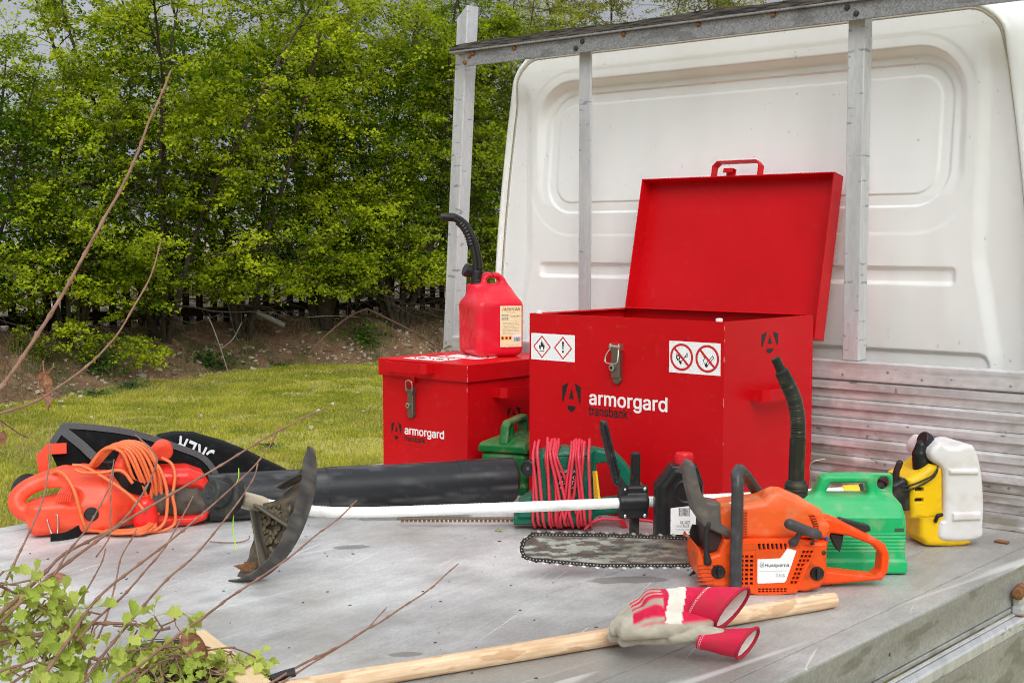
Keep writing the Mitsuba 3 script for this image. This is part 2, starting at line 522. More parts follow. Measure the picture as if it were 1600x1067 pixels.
put(drop, 'hinge_lug', [cbox(XR + 0.001, XR + 0.03, 2.745, 2.785, -0.096, -0.072, 0.006), cbox(XR + 0.002, XR + 0.02, 2.75, 2.78, -0.075, -0.05, 0.004)], 'rusty_plate', False)
put(TRUCK, 'side_rail__bolt', tm(bolt_head(.004, .002)).apply_transform(along([XR, 2.18, -.045], [XR + 1, 2.18, -.045])), 'bolt_dark', 40)

# headboard: a capping rail and ribbed planks
HB = TRUCK + '__headboard'
USED.add(HB)


def board_profile(zt, zb):
    h = zt - zb
    y = YH
    return np.array([(y + .008, zt - 0.0006), (y + .0015, zt - .004), (y, zt - .006), (y, zt - .47 * h), (y + .002, zt - .49 * h), (y + .0095, zt - .50 * h), (y + .010, zt - .98 * h), (y + .024, zt - .985 * h), (y + .024, zt - 0.0006)])


def extr_x(prof, x0, x1):
    k = len(prof)
    v = np.array([[x, a, b] for x in (x0, x1) for a, b in prof])
    f = [(i, (i + 1) % k, k + (i + 1) % k) for i in range(k)] + [(i, k + (i + 1) % k, k + i) for i in range(k)]
    m = trimesh.Trimesh(v, f, process=False)
    tri = trimesh.creation.triangulate_polygon(Polygon(prof), engine='earcut')[1]
    m = trimesh.Trimesh(v, np.vstack([f, tri[:, ::-1], tri + k]), process=False)
    m.fix_normals()
    return m


put(HB, 'capping', cbox(-2.99, -1.03, YH - .004, YH + .03, .331, .380, .003), 'board_alu', False)
zs = [.3305, .2815, .2325, .1835, .1350, .0870, .0395]
for a, b in zip(zs[:-1], zs[1:]):
    put(HB, 'slat', extr_x(board_profile(a, b), -2.985, -1.035), 'board_alu', False)
put(HB, 'slat', extr_x(np.array([(YH + .007, .039), (YH + .007, .012), (YH + .001, .003), (YH + .001, .0006), (YH + .024, .0006), (YH + .024, .039)]), -2.985, -1.035), 'board_alu', False)
for x, z, r, m in ((-1.602, .346, .0035, 'steel'), (-1.389, .346, .0035, 'steel'), (-1.171, .346, .0035, 'steel'), (-1.579, .318, .0062, 'bolt_dark'), (-1.588, .170, .0075, 'rust'), (-1.166, .166, .006, 'rust')):
    y = YH - .004 if z > .331 else YH + .010
    put(HB, 'bolt', tm(bolt_head(r, r * .8)).apply_transform(along([x, y, z], [x, y - 1, z])), m, 40)

# frame of posts and rail above it
FR = TRUCK + '__frame'
USED.add(FR)


def lean_post(x_bot, x_top, z0, z1, w, y0, y1, cut=0.0):
    m = cbox(0, w, y0, y1, 0, 1, .003)
    v = np.array(m.vertices)
    zz = np.where(v[:, 2] > .5, z1 - cut * (v[:, 0] < w * .4), z0)
    v[:, 0] += x_bot + (x_top - x_bot) * (zz - z0) / (z1 - z0)
    v[:, 2] = zz
    return trimesh.Trimesh(v, m.faces, process=False)


put(FR, 'post', lean_post(-3.037, -2.963, .27, 1.427, .047, YH, YH + .052, .035), 'frame_alu', False)
put(FR, 'post', cbox(-2.472, -2.428, YH + .004, YH + .010, .381, 1.30, .001), 'frame_alu', False)
put(FR, 'post', cbox(-1.608, -1.563, YH + .002, YH + .044, .381, 1.30, .002), 'frame_alu', False)
put(FR, 'post', lean_post(-1.06, -1.12, .27, 1.427, .047, YH, YH + .052), 'frame_alu', False)
rail = FR + '__rail'
put(FR, 'rail', [cbox(-2.895, -1.10, YH - .036, YH - .030, 1.2305, 1.2745, .001), cbox(-2.955, -1.08, YH - .048, YH - .002, 1.2748, 1.2802, .001)], 'rail_zinc', False)
xs = np.linspace(-2.955, -1.08, 90)
top = 1.298 + .006 * (meshkit.fbm(np.stack([xs * 6, xs * 0, xs * 0], 1), 4) - .5) * 2 + .004 * np.sin(xs * 2.1)
v, f = [], []
for i, x in enumerate(xs):
    v += [(x, YH - .044, 1.2804), (x, YH - .042, top[i]), (x, YH + .01, top[i] + .002), (x, YH + .01, 1.2804)]
    if i:
        for j in range(4):
            f.append((4 * i - 4 + j, 4 * i - 4 + (j + 1) % 4, 4 * i + (j + 1) % 4, 4 * i + j))
strip = trimesh.Trimesh(v, np.array([t for q in f for t in (q[:3], (q[0], q[2], q[3]))]), process=False)
strip.fix_normals()
put(FR, 'rail_strip', strip, 'strip_wood', False)
scene['strip_wood'] = {'type': 'twosided', 'bsdf': scene['strip_wood']}
for x, z, m in ((-2.895, 1.243, 'rust'), (-2.875, 1.262, 'rust'), (-2.86, 1.268, 'rust'), (-2.69, 1.268, 'rust'), (-2.452, 1.245, 'bolt_dark'), (-2.428, 1.262, 'bolt_dark'), (-2.28, 1.268, 'rust'), (-2.03, 1.269, 'rust'),
                (-1.80, 1.269, 'rust'), (-1.592, 1.263, 'bolt_dark'), (-1.567, 1.246, 'bolt_dark'), (-1.34, 1.269, 'rust')):
    put(FR, 'bolt', tm(bolt_head(.0075, .006)).apply_transform(along([x, YH - .036, z], [x, YH - 1, z])), m, 40)
# rusted corner plate at the foot of the far post
put(FR, 'corner_plate', flat(Polygon([(0, 0), (0, -.12), (.075, -.12), (.075, .004), (.06, .004), (.03, -.012), (.012, -.04)]), .004).apply_transform(axes([-3.06, YH - .0045, .345], [1, 0, 0], [0, 0, 1], [0, -1, 0])), 'rusty_plate', False)
put(FR, 'corner_plate__bolt', tm(bolt_head(.009, .008)).apply_transform(along([-3.0, YH - .0086, .325], [-3.0, 0, .325])), 'dull_steel', 40)

# the cab: pressed rear panel, rubber seal and body shell
CAB = TRUCK + '__cab'
USED.add(CAB)
CX, Z0C, Z1C, YC = -2.063, -.45, 1.258, 3.28


def cab_hw(z):
    return .866 - .094 * np.clip((z - .45) / .8, 0, 1.1) ** 1.5


def rr(x, z, x0, x1, z0, z1, r):
    q0, q1 = np.abs(x - (x0 + x1) / 2) - (x1 - x0) / 2 + r, np.abs(z - (z0 + z1) / 2) - (z1 - z0) / 2 + r
    return np.hypot(np.maximum(q0, 0), np.maximum(q1, 0)) + np.minimum(np.maximum(q0, q1), 0) - r


def sst(a, b, x):
    t = np.clip((x - a) / (b - a), 0, 1)
    return t * t * (3 - 2 * t)


def emboss(x, z):
    a = rr(x, z, -2.795, -1.335, .705, 1.212, .165)
    d = .0015 * sst(.006, -.006, a) + .032 * sst(-.026, -.052, a) * np.clip((z - .80) / .34, 0, 1)
    d += .005 * sst(-.068, -.073, a) - .0035 * sst(-.100, -.104, a)
    b = rr(x, z, -2.752, -1.383, .574, .618, .012)
    d += .012 * sst(.003, -.009, b)
    e = rr(x, z, -2.80, -1.29, -.8, .402, .03)
    d += .012 * sst(.004, -.008, e)
    xr = -1.343 + .045 * np.clip((.64 - z) / .24, 0, 1)
    for s in (1, -1):
        u = (x - CX) * s - (xr - CX)
        d += .016 * sst(0, .040, u) * sst(1.2, 1.1, z)
    d += .0005 * sst(1.222, 1.215, z)
    return d


U, V = np.meshgrid(np.linspace(-1, 1, 460), np.linspace(0, 1, 420), indexing='ij')
zz = np.where(V < .06, Z0C + V / .06 * (.33 - Z0C), .33 + (V - .06) / .94 * (Z1C - .33))
hw = cab_hw(zz)
xx = CX + U * hw
R0 = .075
ax_, az = np.abs(xx - CX) - (hw - R0), zz - (Z1C - R0)
corner = (ax_ > 0) & (az > 0)
m_, n_ = np.maximum(ax_, az), np.hypot(ax_, az)
k = np.where(corner, m_ / np.maximum(n_, 1e-9), 1)
zz2 = np.where(corner, Z1C - R0 + az * k, zz)
xx2 = np.where(corner, CX + np.sign(U) * (hw - R0 + ax_ * k), xx)
yy = YC + emboss(xx2, zz2) + .05 * np.clip((zz2 - .9) / .4, 0, 1) ** 2 * 0
nu, nv = U.shape
vid = np.arange(nu * nv).reshape(nu, nv)
q = np.stack([vid[:-1, :-1], vid[1:, :-1], vid[1:, 1:], vid[:-1, 1:]], -1).reshape(-1, 4)
panel = trimesh.Trimesh(np.stack([xx2, yy, zz2], -1).reshape(-1, 3), np.vstack([q[:, :3], q[:, [0, 2, 3]]]), process=False)
put(CAB, 'rear_panel', panel, 'cab_white', True)
rim = np.concatenate([np.stack([xx2[0], yy[0], zz2[0]], -1), np.stack([xx2[1:, -1], yy[1:, -1], zz2[1:, -1]], -1), np.stack([xx2[-1, -2::-1], yy[-1, -2::-1], zz2[-1, -2::-1]], -1)])
tan = np.gradient(rim, axis=0)
out = np.stack([-tan[:, 2], 0 * tan[:, 0], tan[:, 0]], -1)
out /= np.linalg.norm(out, axis=1, keepdims=True)
put(CAB, 'seal', tube(rim + out * .004 + np.array([0, .002, 0]), .0035, 6, cap=False), 'seal_rubber', True)
rings = []
for o, y in ((.007, .010), (.0085, -.004), (.013, -.008), (.020, -.006), (.030, .006), (.040, .03), (.050, .08), (.056, .16), (.062, .5), (.06, 1.0), (.02, 1.35), (-.1, 1.6)):
    ring = rim + out * o
    ring[:, 1] = YC + .004 + y
    rings.append(ring)
rg = np.array(rings)
nr, nm = rg.shape[:2]
vid = np.arange(nr * nm).reshape(nr, nm)
q = np.stack([vid[:-1, :-1], vid[:-1, 1:], vid[1:, 1:], vid[1:, :-1]], -1).reshape(-1, 4)
put(CAB, 'body_shell', trimesh.Trimesh(rg.reshape(-1, 3), np.vstack([q[:, :3], q[:, [0, 2, 3]]]), process=False), 'cab_shell', True)
scene['cab_shell'] = {'type': 'twosided', 'bsdf': {'type': 'principled', 'base_color': {'type': 'rgb', 'value': [.78, .78, .77]}, 'roughness': .2, 'specular': .5, 'clearcoat': .6}}
scene['cab_white'] = {'type': 'twosided', 'bsdf': scene['cab_white']}


# ---------------------------------------------------------------- the two red steel boxes
def emblem():
    """The A badge: two side blades, a small triangle and a foot, drawn 1 unit high."""
    P = [[(0, .88), (.262, 1.0), (.05, .33), (0, .38)], [(.80, .88), (.538, 1.0), (.75, .33), (.80, .38)], [(.40, .82), (.295, .45), (.505, .45)], [(.235, .225), (.255, .09), (.40, 0), (.545, .09), (.565, .225)]]
    return unary_union([Polygon(p) for p in P])


def art(parent, name, polys, M, bsdf, d=.0004, lift=0.0):
    return put(parent, name, flat(polys, d).apply_transform(M @ shift(0, 0, lift)), bsdf, False)


def words(parent, text, h, M, bsdf, bold=False, sx=1.0, name='lettering', width=None):
    m = meshkit.text_mesh(text, h, .0004, bold)
    if width:
        sx = width / (m.bounds[1][0] - m.bounds[0][0])
    m.vertices[:, 0] *= sx
    return put(parent, name, m.apply_transform(M), bsdf, False)


def diamond_sign(parent, M, s, kind):
    """A white diamond with a red rim, s = half diagonal, and a black flame or exclamation mark."""
    D = lambda r: Polygon([(0, r), (r, 0), (0, -r), (-r, 0)])
    art(parent, 'diamond_rim', D(s).difference(D(s * .84)), M, 'red_print')
    if kind == 'flame':
        fl = Polygon([(-.30, -.20), (-.34, .02), (-.26, .22), (-.24, .05), (-.16, .14), (-.12, .36), (-.04, .62), (.0, .34), (.05, .50), (.10, .26), (.15, .38), (.19, .12), (.26, .26), (.32, .02), (.26, -.20), (.12, -.27), (.16, -.10), (.06, .04), (0, -.08), (-.08, .06), (-.16, -.10), (-.10, -.27)])
        g = unary_union([fl, sbox(-.3, -.43, .3, -.36)])
    else:
        g = unary_union([Polygon([(-.11, .52), (-.06, .60), (.06, .60), (.11, .52), (.05, -.12), (-.05, -.12)]), Point(0, -.32).buffer(.11)])
    art(parent, 'symbol', affinity.scale(g, s * .95, s * .95, origin=(0, 0)), M, 'black_print')


def ban_sign(parent, M, r, kind):
    ring = Point(0, 0).buffer(r, 48).difference(Point(0, 0).buffer(r * .83, 48))
    bar = affinity.rotate(sbox(-r * .9, -r * .085, r * .9, r * .085), -45, origin=(0, 0))
    if kind == 'flame':
        g = [Polygon([(-.55, -.1), (-.5, .25), (-.38, .12), (-.35, .45), (-.2, .2), (-.12, .3), (-.1, 0), (-.2, -.25), (-.4, -.3)]).difference(Polygon([(-.45, -.05), (-.36, .1), (-.22, 0), (-.3, -.2)])),
             Polygon([(-.3, -.3), (-.1, -.28), (.02, -.5), (-.12, -.62), (-.2, -.5)]), LineString([(-.05, -.38), (.55, .32)]).buffer(.035), LineString([(.1, -.1), (.62, .1), (.5, .38)]).buffer(.025)]
    else:
        g = [LineString([(-.2, -.5), (.5, .25), (.6, .1), (-.02, -.6)]).buffer(.03), Polygon([(-.25, -.52), (-.05, -.35), (.06, -.62), (-.12, -.72)]), LineString([(-.5, .3), (-.38, .42), (-.25, .3), (-.35, .15), (-.2, .02), (-.1, .15)]).buffer(.03),
             LineString([(-.25, -.42), (-.4, -.15), (-.2, 0)]).buffer(.025)]
    art(parent, 'symbol', affinity.scale(unary_union(g), r * .9, r * .9, origin=(0, 0)), M, 'black_print')
    art(parent, 'ban_ring', unary_union([ring, bar]), M, 'red_print', lift=.0004)


def strap_handle(x0, x1, out, h, t=.004):
    """A bent flat-bar handle standing out along -y from y = 0, between x0 and x1, h tall, its middle at z = 0."""
    p = [(x0, 0), (x0, -out + .012), (x0 + .012, -out), (x1 - .012, -out), (x1, -out + .012), (x1, 0)]
    poly = LineString(p).buffer(t / 2, cap_style=2, join_style=1)
    m = flat(poly, h)
    m.apply_translation([0, 0, -h / 2])
    return m


def latch(parent, M, open_, s=1.0):
    """A toggle latch on a face along -y, hung from its origin downwards."""
    L = nk(parent, 'latch')
    A = M @ np.diag([s, s, s, 1])
    if open_:
        put(L, 'body', [cbox(-.013, .013, -.016, 0, -.084, -.008, .002), tm(lathe([(0, 0), (.013, 0), (.013, .008), (.011, .010), (0, .010)], 20)).apply_transform(axes([0, -.0, -.086], [1, 0, 0], [0, 0, 1], [0, -1, 0]))], 'dull_steel', False, M=A)
        put(L, 'hinge_pin', [tube([(-.017, -.014, -.006), (.017, -.014, -.006)], .0045, 10), cbox(-.015, -.011, -.02, 0, -.016, .002, .001), cbox(.011, .015, -.02, 0, -.016, .002, .001)], 'steel', 40, M=A)
        lp = [(-.012, -.017, -.010), (-.020, -.024, -.026), (-.021, -.028, -.040), (-.014, -.030, -.046), (.010, -.030, -.047), (.017, -.028, -.041), (.016, -.024, -.026), (.012, -.017, -.010)]
        put(L, 'wire_loop', tube(catmull(lp, 5), .0019, 8), 'steel', True, M=A)
        put(L, 'lock_eye', tm(lathe([(.0035, 0), (.007, 0), (.0085, .002), (.0085, .005), (.007, .006), (.0035, .006)], 18)).apply_transform(axes([-.006, -.0165, -.058], [1, 0, 0], [0, 0, 1], [0, -1, 0])), 'steel', 40, M=A)
    else:
        put(L, 'body', [cbox(-.011, .011, -.015, 0, -.098, -.030, .002), tm(lathe([(0, 0), (.011, 0), (.011, .012), (.009, .015), (0, .015)], 20)).apply_transform(axes([0, 0, -.098], [1, 0, 0], [0, 0, 1], [0, -1, 0]))], 'dull_steel', False, M=A)
        put(L, 'hinge_pin', [tube([(-.015, -.014, -.030), (.015, -.014, -.030)], .005, 10), cbox(.009, .014, -.02, 0, -.040, -.022, .001)], 'dull_steel', 40, M=A)
        lp = [(-.012, -.016, -.032), (-.013, -.018, -.014), (-.011, -.019, -.004), (0, -.020, 0), (.011, -.019, -.004), (.013, -.018, -.014), (.012, -.016, -.032)]
        put(L, 'wire_loop', tube(catmull(lp, 5), .0022, 8), 'steel', True, M=A)
        put(L, 'lock_eye', tm(lathe([(.003, 0), (.007, 0), (.008, .002), (.008, .004), (.003, .005)], 18)).apply_transform(axes([-.005, -.0155, -.072], [1, 0, 0], [0, 0, 1], [0, -1, 0])), 'steel', 40, M=A)
    return L


def open_box_shell(w, d, h, t=.004):
    m = m3.Manifold.cube((w, d, h)) - m3.Manifold.cube((w - 2 * t, d - 2 * t, h)).translate((t, t, t))
    return tm(m)


# large box, lid thrown back
BIG = thing('large_red_box', 'large red steel site box with its lid thrown open against the cab', 'tool box')
BX0, BX1, BY0, BH, BD = -2.2555, -1.662, 2.646, .498, .42
Bm = shift(BX0, BY0, 0)
BW = BX1 - BX0
lip = .018
body = [open_box_shell(BW, BD, BH)]
for a in (cbox(0.004, BW - .004, .004, lip, BH - .0035, BH - .0015, .0005), cbox(.004, lip, .004, BD - .004, BH - .0035, BH - .0015, .0005), cbox(BW - lip, BW - .004, .004, BD - .004, BH - .0035, BH - .0015, .0005),
          cbox(0.02, BW - .02, BD - .03, BD - .004, BH - .0005, BH + .002, .0005)):
    body.append(a)
put(BIG, 'body', body, 'red_paint', False, M=Bm)
for cm in [cbox(BW - .0006, BW + .0003, -.0003, .0006, z, z + l, .0002) for z, l in ((.478, .010), (.452, .006), (.405, .012), (.30, .02), (.21, .006))]:
    put(BIG, 'corner_chip', cm, 'chip_white', False, M=Bm)
for x, y in ((.022, .012), (BW - .022, .012)):
    put(BIG, 'bump_stop', tm(lathe([(0, 0), (.008, 0), (.0085, .006), (.007, .0085), (0, .009)], 16)), 'white_rubber', 40, M=Bm @ shift(x, y, BH - .0015))
latch(BIG, Bm @ shift(-1.966 - BX0, 0, .432), True)
# lid: shallow tray hinged behind, leaning back
LID = nk(BIG, 'lid')
LW, LD, LH, lt = .615, .440, .050, .003
lm = tm(m3.Manifold.cube((LW, LH, LD)) - m3.Manifold.cube((LW - 2 * lt, LH, LD - 2 * lt)).translate((lt, -lt, lt)))
a = math.radians(-12.2)
Rx = np.array([[1, 0, 0], [0, math.cos(a), -math.sin(a)], [0, math.sin(a), math.cos(a)]])
Lm = np.eye(4)
Lm[:3, :3] = Rx
Lm[:3, 3] = [-2.288, 3.095, .4355]
put(LID, 'tray', lm, 'red_paint', False, M=Lm)
hd = strap_handle(.229, .377, .046, .026)
put(LID, 'handle', hd, 'red_paint', False, M=Lm @ axes([0, LH * .5, LD - .001], [1, 0, 0], [0, 1, 0], [0, 0, 1]) @ axes([0, 0, 0], [1, 0, 0], [0, 0, -1], [0, 1, 0]))
put(LID, 'latch_hook', [cbox(.282, .312, .004, .007, LD - .001, LD + .018, .0006), cbox(.282, .312, -.012, .007, LD + .0155, LD + .0185, .0006), cbox(.282, .312, -.014, -.011, LD + .006, LD + .018, .0006)], 'red_paint', False, M=Lm)
# right-hand carry handle
hd = strap_handle(.0, .165, .045, .028)
put(BIG, 'side_handle', hd, 'red_paint', False, M=axes([BX1, 2.765, .318], [0, 1, 0], [-1, 0, 0], [0, 0, 1]))
put(BIG, 'weld_mark', [cbox(BX1, BX1 + .003, 2.762, 2.768, .322, .334, .001)], 'red_paint', False)
F0 = shift(0, BY0 - .0001, 0) @ FRONT


def on_front(x, z):
    return axes([x, BY0 - .0002, z], [1, 0, 0], [0, 0, 1], [0, -1, 0])


put(BIG, 'emblem', flat(affinity.scale(emblem(), .0755, .0755, origin=(0, 0))).apply_transform(on_front(-2.145, .2495)), 'black_print', False)
words(BIG, 'armorgard', .0335 * 1.0, on_front(-2.0595, .276), 'white_print', True, width=.238)
words(BIG, 'transbank', .0225, on_front(-2.0595, .2485), 'black_print', True, width=.122)
words(BIG, 'TM', .004, on_front(-1.933, .262), 'black_print')
S1 = nk(BIG, 'flammable_sticker')
put(S1, 'paper', flat(sbox(0, 0, .1455, .0685), .0004).apply_transform(on_front(-2.2495, .3785)), 'white_print', False)
up = shift(0, -.0004, 0)
diamond_sign(S1, up @ on_front(-2.2125, .4125), .030, 'flame')
diamond_sign(S1, up @ on_front(-2.1425, .4125), .030, 'mark')
S2 = nk(BIG, 'no_flames_sticker')
put(S2, 'paper', flat(sbox(0, 0, .144, .0755), .0004).apply_transform(on_front(-1.8155, .372)), 'white_print', False)
ban_sign(S2, up @ on_front(-1.7795, .410), .0325, 'flame')
ban_sign(S2, up @ on_front(-1.7075, .410), .0325, 'smoke')
put(BIG, 'side_emblem', flat(affinity.scale(emblem(), .098, .054, origin=(0, 0))).apply_transform(axes([BX1 + .0002, 2.812, .412], [0, 1, 0], [0, 0, 1], [1, 0, 0])), 'black_print', False)

# small box, closed
SML = thing('small_red_box', 'small red steel box, lid shut, with a fuel can standing on it', 'tool box')
SX0, SX1, SY0, SD = -2.838, -2.5, 2.668, .40
Sm = shift(SX0, SY0, 0)
SW = SX1 - SX0
put(SML, 'body', cbox(0, SW, 0, SD, 0, .32, .0012), 'red_paint', False, M=Sm)
SLID = nk(SML, 'lid')
put(SLID, 'tray', cbox(-.009, SW + .009, -.009, SD + .012, .298, .347, .0014), 'red_paint', False, M=Sm)
put(SLID, 'handle', strap_handle(.062, .222, .045, .027), 'red_paint', False, M=Sm @ shift(0, -.009, .331))
put(SLID, 'latch_hook', [cbox(.113, .143, -.013, -.009, .282, .304, .0006), cbox(.118, .140, -.020, -.009, .280, .286, .001)], 'red_paint', False, M=Sm)
for cm in [cbox(SW + .0085, SW + .0096, -.0096, -.008, z, z + l, .0002) for z, l in ((.300, .012), (.318, .003), (.336, .008))] :
    put(SLID, 'corner_chip', cm, 'chip_white', False, M=Sm)
for cm in [cbox(SW - .0006, SW + .0003, -.0003, .0006, z, z + l, .0002) for z, l in ((.27, .012), (.20, .004))]:
    put(SML, 'corner_chip', cm, 'chip_white', False, M=Sm)
latch(SML, Sm @ shift(.128, 0, .291), False)


def on_small(x, z):
    return axes([SX0 + x, SY0 - .0002, z], [1, 0, 0], [0, 0, 1], [0, -1, 0])


put(SML, 'emblem', flat(affinity.scale(emblem(), .052, .052, origin=(0, 0))).apply_transform(on_small(.036, .112)), 'black_print', False)
words(SML, 'armorgard', .0225, on_small(.090, .133), 'white_print', True, width=.158)
words(SML, 'transbank', .0150, on_small(.090, .113), 'black_print', True, width=.084)
put(SML, 'side_handle', strap_handle(0, .17, .042, .028), 'red_paint', False, M=axes([SX1, 2.775, .262], [0, 1, 0], [-1, 0, 0], [0, 0, 1]))
put(SML, 'side_emblem', flat(affinity.scale(emblem(), .072, .040, origin=(0, 0))).apply_transform(axes([SX1 + .0002, 2.835, .172], [0, 1, 0], [0, 0, 1], [1, 0, 0])), 'black_print', False)
S3 = nk(SLID, 'sticker')
SMt = axes([SX0 + .055, SY0 + .03, .3472], [1, 0, 0], [0, 1, 0], [0, 0, 1])
put(SLID, 'sticker', flat(unary_union([sbox(0, 0, .15, .085), sbox(.03, .11, .19, .20)]), .0004).apply_transform(SMt), 'white_print', False)
put(SLID, 'sticker_print', flat(unary_union([Polygon([(x, .0425), (x + .034, .078), (x + .068, .0425), (x + .034, .008)]).difference(Polygon([(x + .008, .0425), (x + .034, .07), (x + .06, .0425), (x + .034, .016)])) for x in (.004, .078)] + [Point(x, .155).buffer(.036).difference(Point(x, .155).buffer(.029)) for x in (.07, .15)]), .0004).apply_transform(shift(0, 0, .0004) @ SMt), 'red_print', False)
for x in (.038, .112):
    put(SLID, 'sticker_symbol', flat(Point(x, .04).buffer(.012), .0004).apply_transform(shift(0, 0, .0004) @ SMt), 'black_print', False)

# ---------------------------------------------------------------- plastics and other small-object materials
scene['moulded'] = {'type': 'principled', 'base_color': VC, 'roughness': 0.34, 'specular': 0.3}
scene['matte'] = {'type': 'principled', 'base_color': VC, 'roughness': 0.7, 'specular': 0.35}
scene['cloth'] = {'type': 'twosided', 'bsdf': {'type': 'principled', 'base_color': VC, 'roughness': 0.9, 'specular': 0.2, 'sheen': 0.3}}
scene['worn_metal'] = {'type': 'principled', 'base_color': VC, 'roughness': 0.48, 'metallic': 0.25, 'specular': 0.5}
scene['milky'] = {'type': 'principled', 'base_color': VC, 'roughness': 0.33, 'specular': 0.5}
pr('black_plastic', (0.012, 0.012, 0.013), 0.38)
pr('black_rubber', (0.018, 0.018, 0.018), 0.6)
pr('grey_plastic', (0.075, 0.075, 0.08), 0.42)
pr('red_plastic', (0.62, 0.012, 0.02), 0.33)
pr('cord_red', (0.62, 0.035, 0.06), 0.42)
pr('cord_orange', (0.72, 0.15, 0.045), 0.42)
pr('shaft_white', (0.80, 0.79, 0.77), 0.28)
pr('yellow_plastic', (0.80, 0.52, 0.01), 0.34)
pr('bright_steel', (0.80, 0.80, 0.80), 0.22, metal=0.9)
pr('orange_shade', (0.50, 0.055, 0.008), 0.45)
pr('line_green', (0.45, 0.75, 0.05), 0.4)
pr('amber', (0.55, 0.25, 0.01), 0.25)
pr('blue_plastic', (0.01, 0.08, 0.5), 0.4)
pr('brass', (0.55, 0.42, 0.2), 0.35, metal=0.9)
ORG = np.array([0.78, 0.080, 0.008])
DUST = np.array([0.42, 0.34, 0.22])


def put2(parent, name, mesh, bsdf, M, base, dirt=DUST, f=40, lo=.55, hi=.85, amt=.35, smooth=35, seed=0, zdust=0, **k):
    """A part in local coordinates M whose vertex colour is base with dirt patches; zdust adds dust on what faces up."""
    m = tm(mesh)
    if smooth is not False and smooth is not True:
        m = trimesh.graph.smooth_shade(m, angle=math.radians(smooth), facet_minarea=None)
    v = np.array(m.vertices)
    n = meshkit.fbm(v * f, 4, seed)
    t = np.clip((n - lo) / (hi - lo), 0, 1) * amt
    if zdust:
        nz = np.clip(np.array(m.vertex_normals)[:, 2], 0, 1) ** 1.5
        t = np.clip(t + zdust * nz * np.clip((meshkit.fbm(v * 22, 4, seed + 5) - .3) * 2.2, 0, 1), 0, 1)
    t = t[:, None]
    c = np.asarray(base) * (1 - t) + np.asarray(dirt) * t
    c = c * (0.94 + 0.12 * meshkit.fbm(v * 9, 3, seed + 9))[:, None]
    m2 = trimesh.Trimesh(v, np.array(m.faces), process=False).apply_transform(M)
    return put(parent, name, m2, bsdf, True if smooth is not False else False, color=c, **k)


# ---------------------------------------------------------------- chainsaw (bar to the left, starter side towards the lens)
SAW = thing('chainsaw', 'orange chainsaw with a rusty worn bar resting on the deck before the green can', 'chainsaw')
SM = frame([-1.325, 2.231, 0], 44)
low = [(-.112, .094), (-.099, .072), (-.072, .081), (-.061, .108), (.07, .108), (.112, .10), (.1408, .100), (.1412, .0687), (.140, .03), (.128, .010), (.100, .003), (.085, .004), (.040, -.001), (.002, .0005), (-.055, .012), (-.093, .016), (-.109, .033), (-.115, .07)]
top_ = [(-.070, .158), (-.060, .169), (.018, .181), (.041, .201), (.058, .200), (.108, .175), (.132, .157), (.138, .143), (.1512, .130), (.1498, .118), (.1437, .104), (-.0596, .106), (-.0757, .130)]
put2(SAW, 'crankcase', nets(lambda p: s_ext(p, low, 0, .165, .007), (-.125, -.004, -.006), (.15, .17, .115), .0028), 'moulded', SM, ORG, dirt=(.10, .05, .02), f=55, lo=.5, hi=.8, amt=.55)


def saw_top(p):
    d = i_(s_ext(p, top_, .010, .155, .014), s_ext(p, [(.006, .09), (.006, .160), (.022, .208), (.060, .208), (.110, .178), (.157, .135), (.157, .09)], -.2, .3, .004, ax=(1, 2, 0)), .012)
    cut = s_box(p, (-.022, .004, .136), (.0062, .014, .026), .002)
    cut2 = s_ext(p, [(.1062, .151), (.1174, .151), (.1257, .131), (.1264, .096), (.1152, .096), (.116, .13)], -.01, .018, .001)
    rid = s_cap(p, (.035, .045, .188), (.125, .03, .150), .011, .011)
    return c_(c_(u_(d, rid, .012), -cut, .002), -cut2, .002)


put2(SAW, 'top_cover', nets(saw_top, (-.08, .0, .10), (.156, .16, .216), .0024), 'moulded', SM, (0.80, 0.112, 0.022), dirt=(.55, .30, .16), f=45, lo=.5, hi=.85, amt=.45, zdust=.35)
put(SAW, 'cooling_fin', [cbox(-.0275, -.0165, .002, .008, z, z + .0028, .0006) for z in np.arange(.113, .160, .0052)], 'orange_shade', False, M=SM, kind='stuff')
put(SAW, 'cooling_fin', [cbox(.117 - .002 * i * 0 + (.0085 if z < .133 else .0085 * (.151 - z) / .018) - .009, .117 + (.0085 if z < .133 else .0085 * (.151 - z) / .018), .006, .012, z, z + .0026, .0006) for i, z in enumerate(np.arange(.098, .150, .0048))], 'orange_shade', False, M=SM, kind='stuff')
# starter cover: plate with square vents in front of a dark backing
plate = Polygon([(-.036, .106), (.066, .106), (.0725, .101), (.112, .0905), (.114, .086), (.080, .004), (.040, .0005), (.002, .0015), (-.036, .009)])
holes = [sbox(-.0315 + i * .0094, .0205 + j * .0088, -.0253 + i * .0094, .0263 + j * .0088) for i in range(3) for j in range(7)]
for j in range(8):
    for i in range(4):
        x, z = .0665 + i * .0076 + j * .0032, .0215 + j * .0085
        if x < .1085 - max(0, (3 - j)) * .004:
            holes.append(affinity.skew(sbox(x, z, x + .0050, z + .0056), 14, 0, origin=(x, z)))
holes += [affinity.skew(sbox(.003 + i * .0085, .0895, .0075 + i * .0085, .1015), -8, 0) for i in range(7)]
holes += [sbox(.004 + i * .0072, .0055 + j * .0045, .0092 + i * .0072, .0088 + j * .0045) for i in range(8) for j in range(2)]
front = plate.difference(unary_union([h for h in holes if plate.buffer(-.002).contains(h)]))
put2(SAW, 'starter_cover', flat(front, .007), 'moulded', SM @ shift(0, -.0015, 0) @ FRONT, ORG, dirt=(.08, .04, .02), f=60, lo=.55, hi=.85, amt=.4, smooth=False)
